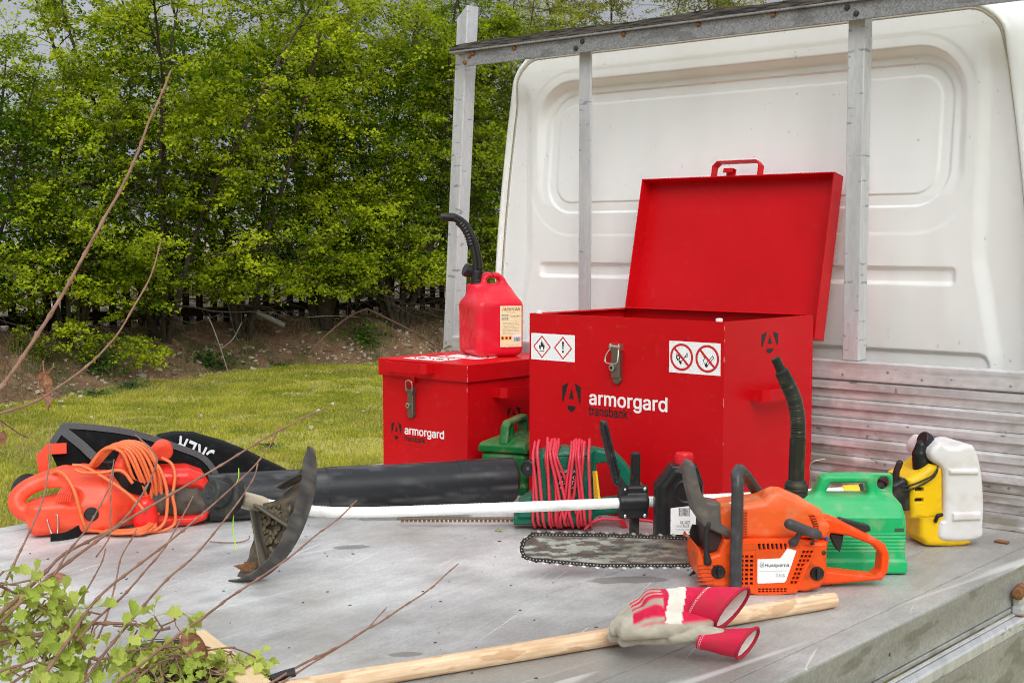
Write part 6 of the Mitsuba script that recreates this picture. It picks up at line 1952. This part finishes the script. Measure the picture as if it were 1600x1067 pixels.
def leaf_clump(name, label, cat, c, r, n, hue, leaf, seed, up=1.0, group=None):
    rng = np.random.default_rng(seed)
    K = thing(name, label, cat, group)
    p = np.array(c) + rng.normal(size=(n, 3)) * np.array(r) * .55
    gz = ground_z(p[:, 0], p[:, 1])
    p[:, 2] = np.maximum(p[:, 2], gz + .015)
    nrm = unit(rng.normal(size=(n, 3)) * .5 + np.array([.35, -.15, up]))
    v, f = leaves(p, nrm, leaf * rng.uniform(.6, 1.3, n), rng)
    tone = rng.uniform(0, 1, (n, 1))
    put_soup(K, 'leaves', v, f, np.repeat(np.array(hue[0]) * (1 - tone) + np.array(hue[1]) * tone, len(LEAF), 0), 'leaf')
    q = rng.choice(n, 14)
    g0 = np.array([c[0], c[1], float(ground_z(np.array(c[0]), np.array(c[1])))])
    P = np.stack([g0 + (p[q] - g0) * s for s in np.linspace(0, 1, 5)], 1) + np.array([0, 0, 1]) * (np.sin(np.linspace(0, np.pi, 5)) * .05)[None, :, None]
    v, f = tubes(P, np.linspace(.004, .0015, 5)[None] * np.ones((14, 1)), 4)
    put(K, 'stem', trimesh.Trimesh(v, f, process=False), 'bark', True, kind='stuff')
    return K


def gz1(x, y):
    return float(ground_z(np.array(x), np.array(y)))


clumps = [('bramble', 'leafy bramble trailing down the bank below the drooping hedge skirt', -13.55, 8.35, (.25, .30, .22), 420, ((.03, .09, .01), (.13, .24, .03)), .05),
          ('bramble', 'dark bramble patch on the bank beside the pale dead stalk', -13.75, 10.0, (.22, .28, .16), 330, ((.02, .06, .012), (.07, .15, .03)), .05),
          ('bramble', 'bramble with arching brown stems before the dark middle trunk', -13.7, 12.55, (.25, .3, .25), 340, ((.03, .09, .01), (.14, .26, .03)), .05),
          ('weed', 'spiky grey green weed at the lawn edge near the bent stick', -12.75, 7.75, (.13, .15, .06), 110, ((.06, .12, .03), (.20, .28, .10)), .055),
          ('weed', 'bushy grey green weed next to the spiky one at the lawn edge', -12.95, 8.35, (.16, .18, .07), 130, ((.06, .11, .03), (.17, .24, .09)), .045),
          ('weed', 'bright green grass cushion at the foot of the bank', -13.62, 10.95, (.10, .14, .04), 160, ((.05, .15, .01), (.12, .28, .02)), .04),
          ('weed', 'pale blue green weed lying flat in the lawn behind the bag', -9.35, 5.6, (.12, .12, .03), 90, ((.12, .18, .09), (.24, .30, .17)), .045),
          ('weed', 'low weed patch in the lawn right behind the black tube', -8.3, 6.6, (.10, .12, .03), 80, ((.10, .17, .05), (.2, .3, .1)), .04)]
for i, (nm, lb, x, y, r, n, hue, lf) in enumerate(clumps):
    leaf_clump(nm, lb, 'plant', (x, y, gz1(x, y) + r[2] * .5), r, n, hue, lf, 60 + i)
# dead stalks on the bank
pr('pale_stalk', (.26, .23, .19), .8)
pr('brown_stalk', (.13, .07, .045), .8)
for nm, lb, pts, r, m in (
        ('dead_stalk', 'pale forked dead stalk standing against the soil bank', [(-13.45, 10.05, gz1(-13.45, 10.05)), (-13.5, 9.97, -.62), (-13.55, 9.9, -.36), (-13.6, 9.86, -.22)], .007, 'pale_stalk'),
        ('dead_stalk', 'short pale dead stalk leaning off the forked one', [(-13.5, 9.97, -.62), (-13.45, 10.12, -.50), (-13.5, 10.3, -.30)], .005, 'pale_stalk'),
        ('bramble_shoot', 'brown arching bramble stem rising from the bank towards the middle trunk', [(-13.3, 11.2, -.75), (-13.4, 11.6, -.52), (-13.5, 12.1, -.30), (-13.6, 12.5, -.22)], .013, 'brown_stalk'),
        ('bramble_shoot', 'brown arching bramble stem falling from the middle trunk to the lawn', [(-13.6, 12.5, -.22), (-13.4, 12.8, -.40), (-13.25, 13.2, -.62), (-13.1, 13.5, -.85)], .013, 'brown_stalk'),
        ('bramble_shoot', 'thin grey bramble stem lying level over the bank', [(-13.7, 11.5, -.30), (-13.7, 12.0, -.30), (-13.75, 12.5, -.34)], .005, 'pale_stalk'),
        ('fallen_tube', 'grey plastic trunk guard fallen over against the fence foot', [(-14.2, 11.05, -.22), (-14.1, 11.45, -.42)], .038, 'guard_grey')):
    k = put(None, nm, tube(catmull(pts, 6), r, 8), m, True)
    tag(k, lb, 'shoot' if 'bramble' in nm else ('stalk' if 'stalk' in nm else 'tube'))

# ---------------------------------------------------------------- cut branches in the foreground
TWIGS = [
    ('tall', 0.0040, 0.002, [(-1.627, 0.819, 0.456), (-1.643, 0.863, 0.493), (-1.67, 0.934, 0.559), (-1.709, 1.028, 0.662), (-1.743, 1.114, 0.765), (-1.777, 1.188, 0.866), (-1.803, 1.246, 0.951)]),
    ('a', 0.004, 0.0014, [(-1.655, 0.833, 0.174), (-1.726, 0.955, 0.207), (-1.756, 1.012, 0.227), (-1.782, 1.089, 0.239), (-1.795, 1.131, 0.249), (-1.825, 1.189, 0.279), (-1.86, 1.241, 0.317), (-1.883, 1.254, 0.335), (-1.949, 1.261, 0.359)]),
    ('b', 0.0036, 0.0016, [(-1.655, 0.833, 0.161), (-1.706, 0.944, 0.203), (-1.731, 1.02, 0.229), (-1.752, 1.104, 0.257), (-1.765, 1.18, 0.279), (-1.778, 1.294, 0.313), (-1.786, 1.396, 0.348), (-1.787, 1.441, 0.362), (-1.787, 1.492, 0.378), (-1.786, 1.54, 0.39)]),
    ('c', 0.0033, 0.0013, [(-1.596, 0.878, 0.098), (-1.621, 0.912, 0.116), (-1.649, 0.958, 0.138), (-1.676, 1.001, 0.162), (-1.695, 1.046, 0.181), (-1.71, 1.097, 0.197), (-1.732, 1.184, 0.226), (-1.754, 1.282, 0.266), (-1.775, 1.379, 0.313), (-1.793, 1.435, 0.352), (-1.805, 1.454, 0.372)]),
    ('d', 0.0025, 0.0012, [(-1.642, 0.968, 0.065), (-1.707, 1.029, 0.094), (-1.762, 1.086, 0.123), (-1.814, 1.134, 0.154), (-1.853, 1.169, 0.18), (-1.882, 1.209, 0.201), (-1.896, 1.227, 0.212)]),
    ('e', 0.0028, 0.0014, [(-1.649, 0.968, 0.131), (-1.685, 1.022, 0.144), (-1.719, 1.082, 0.155), (-1.761, 1.154, 0.178), (-1.798, 1.217, 0.201), (-1.846, 1.288, 0.239), (-1.869, 1.321, 0.258)]),
    ('f', 0.0032, 0.0014, [(-1.643, 0.967, 0.065), (-1.677, 1.027, 0.093), (-1.718, 1.116, 0.133), (-1.743, 1.181, 0.162), (-1.759, 1.244, 0.186), (-1.789, 1.336, 0.236), (-1.813, 1.401, 0.279), (-1.83, 1.426, 0.304)]),
    ('g', 0.0031, 0.0015, [(-1.569, 0.967, 0.082), (-1.592, 1.03, 0.093), (-1.613, 1.091, 0.108), (-1.641, 1.198, 0.132), (-1.65, 1.238, 0.141), (-1.667, 1.334, 0.165), (-1.684, 1.439, 0.199), (-1.692, 1.497, 0.221), (-1.699, 1.535, 0.238)]),
    ('h', 0.003, 0.0013, [(-1.531, 1.195, 0.032), (-1.542, 1.279, 0.045), (-1.547, 1.363, 0.055), (-1.551, 1.419, 0.067), (-1.552, 1.45, 0.071), (-1.554, 1.505, 0.085), (-1.556, 1.569, 0.102), (-1.559, 1.611, 0.119), (-1.561, 1.645, 0.131)]),
    ('i', 0.0024, 0.0011, [(-1.528, 1.21, 0.028), (-1.54, 1.287, 0.041), (-1.547, 1.351, 0.051), (-1.553, 1.416, 0.064), (-1.558, 1.446, 0.075), (-1.564, 1.478, 0.088)]),
    ('j', 0.0024, 0.0013, [(-1.755, 1.008, 0.12), (-1.824, 1.082, 0.139), (-1.869, 1.13, 0.154), (-1.906, 1.168, 0.168), (-1.933, 1.191, 0.18)]),
    ('k', 0.0024, 0.0011, [(-1.727, 0.908, 0.215), (-1.779, 0.959, 0.24), (-1.823, 1.002, 0.263), (-1.869, 1.046, 0.29), (-1.907, 1.075, 0.314), (-1.963, 1.113, 0.349), (-2.014, 1.139, 0.38)]),
    ('l', 0.0024, 0.0011, [(-1.677, 0.952, 0.22), (-1.732, 1.008, 0.238), (-1.778, 1.064, 0.253), (-1.836, 1.128, 0.279), (-1.875, 1.166, 0.298), (-1.929, 1.209, 0.327)]),
    ('m', 0.0024, 0.0013, [(-1.615, 0.83, 0.459), (-1.618, 0.849, 0.463), (-1.624, 0.899, 0.472), (-1.631, 0.938, 0.487), (-1.639, 0.985, 0.51), (-1.653, 1.04, 0.547), (-1.672, 1.085, 0.59), (-1.69, 1.125, 0.631), (-1.717, 1.162, 0.682)]),
    ('n', 0.0018, 0.001, [(-1.615, 0.83, 0.465), (-1.647, 0.864, 0.448), (-1.683, 0.902, 0.427), (-1.713, 0.94, 0.412)]),
    ('o', 0.0018, 0.0011, [(-1.856, 1.126, 0.188), (-1.875, 1.154, 0.2), (-1.893, 1.174, 0.212), (-1.964, 1.222, 0.257), (-2.017, 1.262, 0.295)]),
]
LEAFY = [
    ('l1', 0.0045, 0.0022, [(-1.702, 0.856, 0.136), (-1.701, 0.883, 0.136), (-1.7, 0.937, 0.136), (-1.697, 0.976, 0.135), (-1.693, 1.022, 0.135), (-1.686, 1.08, 0.123), (-1.681, 1.117, 0.107), (-1.677, 1.141, 0.107)]),
    ('l2', 0.0028, 0.0016, [(-1.665, 0.968, 0.137), (-1.666, 0.984, 0.124), (-1.671, 1.01, 0.091), (-1.666, 1.083, 0.089), (-1.657, 1.156, 0.078)]),
    ('l3', 0.003, 0.0014, [(-1.688, 0.852, 0.242), (-1.705, 0.888, 0.214), (-1.725, 0.935, 0.183), (-1.74, 0.977, 0.158), (-1.757, 1.006, 0.125)]),
    ('l4', 0.003, 0.0015, [(-1.655, 0.833, 0.174), (-1.68, 0.873, 0.165), (-1.719, 0.93, 0.122), (-1.734, 0.957, 0.106)]),
    ('l5', 0.0024, 0.0014, [(-1.642, 1.032, 0.044), (-1.65, 1.063, 0.053), (-1.655, 1.085, 0.061), (-1.659, 1.119, 0.066), (-1.66, 1.199, 0.062), (-1.658, 1.246, 0.056)]),
    ('l6', 0.0028, 0.0014, [(-1.602, 0.809, 0.127), (-1.62, 0.849, 0.126), (-1.634, 0.883, 0.123), (-1.642, 0.906, 0.122)]),
    ('l7', 0.0028, 0.0016, [(-1.673, 0.876, 0.082), (-1.696, 0.926, 0.091), (-1.709, 0.962, 0.095), (-1.721, 1.008, 0.097)]),
    ('l8', 0.0024, 0.0014, [(-1.618, 1.079, 0.033), (-1.618, 1.123, 0.037), (-1.617, 1.168, 0.044), (-1.611, 1.222, 0.03), (-1.606, 1.26, 0.013)]),
]
#dead (305, 1020) [-1.64   1.156  0.071]
#dead (95, 935) [-1.786  1.024  0.154]
#dead (75, 915) [-1.819  1.022  0.168]
#dead (60, 620) [-1.66   0.926  0.473]
#dead (85, 600) [-1.672  0.957  0.487]
#dead (5, 690) [-1.692  0.891  0.413]
#dead (40, 690) [-1.716  0.936  0.406]
#dead (293, 985) [-1.642  1.145  0.107]
#debris (345, 850) [-2.462  1.81   0.   ]
#debris (640, 1010) [-1.588  1.551  0.   ]
#debris (783, 833) [-2.059  2.313  0.   ]
#debris (1205, 875) [-1.444  2.497  0.   ]
#debris (1565, 848) [-1.135  2.988  0.   ]

scene['twig_bark'] = {'type': 'principled', 'roughness': .6, 'specular': .3, 'base_color': proc(lambda p, n, uv: mix((.14, .065, .040), (.36, .20, .145), fbm(p.x * 70, p.y * 70, p.z * 70, 4)))}
scene['fresh_leaf'] = {'type': 'principledthin', 'base_color': VC, 'roughness': .4, 'eta': 1.4, 'diff_trans': .8, 'spec_trans': 0.0}
scene['dead_leaf_brown'] = {'type': 'twosided', 'bsdf': {'type': 'principled', 'roughness': .6, 'specular': .3, 'base_color': proc(lambda p, n, uv: mix((.17, .06, .03), (.46, .24, .15), fbm(p.x * 120, p.y * 120, p.z * 120, 3)))}}


def twig_mesh(pts, r0, r1, seed):
    rng = np.random.default_rng(seed)
    c = catmull(pts, 12)
    L = np.concatenate([[0], np.cumsum(np.linalg.norm(np.diff(c, axis=0), axis=1))])
    s = np.arange(0, L[-1], .006)
    p = np.stack([np.interp(s, L, c[:, i]) for i in range(3)], 1)
    node = rng.uniform(.035, .065, 200).cumsum()
    d = np.abs(s[:, None] - node[None]).min(1)
    r = r0 + (r1 - r0) * (s / L[-1])
    p = p + (meshkit.fbm(np.stack([s * 14, s * 0 + seed, s * 0], 1), 3, 4)[:, None] - .5) * .0022 * rng.normal(size=3)
    out = [tube(p, r * (1 + .55 * np.exp(-(d / .0045) ** 2)), 9)]
    for q in node[node < L[-1]]:
        i = int(q / .006)
        if i < 2 or i > len(p) - 3:
            continue
        t = unit(p[i + 1] - p[i - 1])
        o = unit(np.cross(t, rng.normal(size=3)))
        b0 = p[i] + o * r[i] * .7
        out.append(tube([b0, b0 + o * r[i] * .8 + t * r[i] * 1.2, b0 + o * r[i] * 1.0 + t * r[i] * 2.6], [r[i] * .55, r[i] * .6, r[i] * .15], 6))
    return trimesh.util.concatenate(out), p


TW_LABEL = {
    'tall': 'tallest bare twig, pinkish brown, rising steeply across the hedge', 'a': 'grey brown twig bending upright at its tip before the orange coil', 'b': 'long grey twig crossing the blower and ending over the lawn',
    'c': 'reddish twig reaching up past the black spool to the lawn', 'd': 'thin reddish twig with a hooked side bud below the orange coil', 'e': 'grey brown twig pointing up at the orange nozzle shroud',
    'f': 'reddish twig running beside the black spool, its tip before the black tube', 'g': 'reddish twig passing before the torn guard and ending at the white shaft', 'h': 'long low twig pointing at the saw bar over the bare deck',
    'i': 'short twig lying beside the long low one over the deck', 'j': 'dark curved twig standing free below the orange cable', 'k': 'thin dark twig upright before the grip of the blower',
    'l': 'thin twig crossing the motor of the blower to the cable', 'm': 'grey twig curving up the soil bank with curled brown leaves', 'n': 'tiny twig at the picture edge over the lawn', 'o': 'thinnest twig hanging straight before the orange cable'}
for i, (nm, r0, r1, pts) in enumerate(TWIGS):
    K = thing('bare_twig', TW_LABEL[nm], 'twig')
    m, p = twig_mesh(pts, r0 * .70, r1 * .80, 100 + i)
    put(K, 'stem', m, 'twig_bark', True)


def half_outline():
    return np.array([(0, 0), (.03, .12), (.07, .30), (.17, .46), (.32, .58), (.37, .66), (.28, .71), (.36, .82), (.33, .91), (.19, .91), (.13, .99), (0, 1.03)])


def leaf_shape(fold, curl, tw, wide=1.0):
    h = half_outline() * np.array([wide, 1])
    k = len(h)
    mid = np.stack([h[:, 0] * 0, h[:, 1]], 1)
    pts = np.vstack([mid, h, h * [-1, 1]])
    x, y = pts.T
    z = fold * np.abs(x) - curl * (y - .1) ** 2 + tw * x * y + .03 * np.sin(y * 14) * np.abs(x) * 4
    v = np.stack([x, y * (1 - .15 * abs(curl)), z], 1)
    f = []
    for i in range(k - 1):
        f += [(i, k + i, k + i + 1), (i, k + i + 1, i + 1), (i, 2 * k + i + 1, 2 * k + i), (i, i + 1, 2 * k + i + 1)]
    m = trimesh.Trimesh(np.vstack([v, [[-.018, -.35, .0], [.018, -.35, .0], [.018, .02, .004], [-.018, .02, .004]]]), f + [(3 * k, 3 * k + 1, 3 * k + 2), (3 * k, 3 * k + 2, 3 * k + 3)], process=False)
    return m


LV = []
rng = np.random.default_rng(77)
for j in range(10):
    m = leaf_shape(rng.uniform(.1, .75), rng.uniform(-.15, .55), rng.uniform(-.3, .3), rng.uniform(.75, 1.15))
    t = rng.uniform(0, 1)
    c0 = np.array([.34, .46, .045]) * (1 - t) + np.array([.56, .62, .13]) * t
    yv = m.vertices[:, 1]
    c = c0[None] * (.82 + .25 * np.clip(yv, 0, 1))[:, None]
    ax0 = np.abs(m.vertices[:, 0]) < .02
    c[ax0] = c[ax0] * .75 + np.array([.5, .52, .25]) * .25
    LV.append(mikit.ply(m, 'fresh_leaf', smooth=True, color=np.clip(c, 0, 1)))


def place_leaf(K, p, d, nrm, size, rng):
    d = unit(d)
    x = unit(np.cross(d, nrm))
    z = np.cross(x, d)
    M = np.eye(4)
    M[:3, 0], M[:3, 1], M[:3, 2], M[:3, 3] = x * size, d * size, z * size, p + d * size * .33
    scene[nk(K, 'leaf')] = {**LV[rng.integers(10)], 'to_world': T(M.tolist())}


LF_LABEL = {
    'l1': ('main leafy hawthorn sprig running level over the near deck corner', 95, .027), 'l2': ('leafy side sprig hanging below the main one, beside the broom bristles', 55, .027), 'l3': ('leafy sprig with dense small leaves at the near deck edge', 170, .027),
    'l4': ('small leafy sprig under the dense one at the picture edge', 45, .026), 'l5': ('leafy sprig spread over the broom head with a big brown curled leaf', 140, .026), 'l6': ('leafy sprig with broad leaves in the bottom corner', 22, .032),
    'l7': ('leafy sprig hanging between the corner sprig and the broom', 70, .028), 'l8': ('leafy sprig lying on the pale broom head block', 110, .025)}
for i, (nm, r0, r1, pts) in enumerate(LEAFY):
    lb, n, sz = LF_LABEL[nm]
    K = thing('leafy_sprig', lb, 'sprig')
    rng = np.random.default_rng(300 + i)
    m, p = twig_mesh(pts, r0 * .75, r1 * .8, 200 + i)
    put(K, 'stem', m, 'twig_bark', True)
    # leaves stand in small rosettes along the stem
    nr = max(3, n // 5)
    for j in range(nr):
        q = p[min(len(p) - 1, int((.18 + .82 * (j + rng.uniform(.1, .9)) / nr) * len(p)))] + rng.normal(0, .006, 3)
        side = unit(np.array([rng.normal(0, 1), rng.normal(0, 1), rng.normal(-.25, .6)]))
        q2 = q + side * rng.uniform(.006, .048)
        put(K, 'spur', tube([q, (q + q2) / 2 + rng.normal(0, .002, 3), q2], [.0013, .0012, .0016], 5), 'twig_bark', True)
        for _ in range(5):
            d = unit(side * .9 + rng.normal(0, .75, 3) + np.array([0, 0, -.35]))
            nrm = unit(rng.normal(0, .5, 3) + np.array([.35, -.45, .8]))
            place_leaf(K, q2, d, nrm, 0.98 * sz * rng.uniform(.55, 1.25), rng)


def dead_leaf(parent, p, size, M3, cup, seed, label=None):
    u, w = np.meshgrid(np.linspace(-1, 1, 13), np.linspace(0, 1, 15), indexing='ij')
    half = np.sin(np.pi * np.clip(w, .02, .985)) ** .7 * .42
    a = u * cup
    r = half / max(cup, .2)
    x, z = r * np.sin(a), r * (1 - np.cos(a))
    y = w - .12 * np.sin(w * 3)
    n = meshkit.noise(np.stack([x * 9, y * 9, z * 0 + seed], -1).reshape(-1, 3), seed).reshape(x.shape) - .5
    v = np.stack([x, y, z - .35 * (w - .4) ** 2 + n * .09], -1).reshape(-1, 3) * size
    vid = np.arange(x.size).reshape(x.shape)
    q = np.stack([vid[:-1, :-1], vid[1:, :-1], vid[1:, 1:], vid[:-1, 1:]], -1).reshape(-1, 4)
    m = trimesh.Trimesh(v @ np.asarray(M3).T + p, np.vstack([q[:, :3], q[:, [0, 2, 3]]]), process=False)
    st = tube([p, p - np.asarray(M3)[:, 1] * size * .25 + [0, 0, size * .1], p - np.asarray(M3)[:, 1] * size * .3 + [0, 0, size * .35]], [.0009, .0009, .0012], 5)
    put(parent, 'dead_leaf', m, 'dead_leaf_brown', True, label=label)
    put(parent, 'dead_leaf_stalk', st, 'dead_leaf_brown', True)


Rv, Fv = np.array([math.cos(YAW), math.sin(YAW), 0]), np.array([-math.sin(YAW), math.cos(YAW), 0])
UPV = np.array([0, 0, 1.0])


def basis(ydir, zdir):
    y_ = unit(np.asarray(ydir, float))
    x_ = unit(np.cross(y_, zdir))
    return np.stack([x_, y_, np.cross(x_, y_)], 1)


for key, p, s, yd, zd, cup, lb in (
        ('leafy_sprig_004', (-1.652, 1.142, .100), .052, Rv * .8 - UPV * .75, -Fv + UPV * .4, 1.35, 'cupped russet dead leaf'),
        ('leafy_sprig_002', (-1.800, 1.010, .176), .036, Rv * .9 + UPV * .3, UPV - Fv * .6, 1.0, None), ('leafy_sprig_002', (-1.795, 1.018, .158), .034, Rv * .6 - UPV * .8, -Fv, 1.2, None),
        ('bare_twig_012', (-1.668, .940, .503), .028, -UPV + Rv * .15, -Fv + Rv * .5, 1.5, None), ('bare_twig_012', (-1.672, .950, .506), .022, -UPV * .5 - Rv, -Fv, 1.7, None), ('bare_twig_012', (-1.660, .930, .478), .026, -UPV + Rv * .5, Rv, 1.7, None),
        ('bare_twig_013', (-1.692, .891, .428), .020, -UPV, -Fv, 1.2, None)):
    dead_leaf(key, np.array(p), s, basis(yd, zd), cup, int(s * 1000), lb)

# loose bits lying on the deck
k = put(None, 'curled_twig', tube(catmull([(-2.49, 1.80, .004), (-2.462, 1.815, .003), (-2.435, 1.845, .003), (-2.428, 1.862, .008), (-2.438, 1.872, .012)], 8), .0014, 6), 'twig_bark', True)
tag(k, 'short curled dark twig lying on the deck left of the torn guard', 'twig')
k = nk(None, 'fallen_leaf')
scene[k] = {**LV[2], 'to_world': T().translate([-2.059, 2.313, .006]).rotate([0, 0, 1], 50).scale(.028)}
tag(k, 'small green fallen leaf on the deck before the hedge trimmer', 'leaf')
k = put(None, 'rust_flake', cbox(-1.15, -1.118, 2.98, 2.995, .0005, .006, .002), 'rust', False)
tag(k, 'dark rusty flake lying near the headboard foot beside the trimmer tank', 'debris')
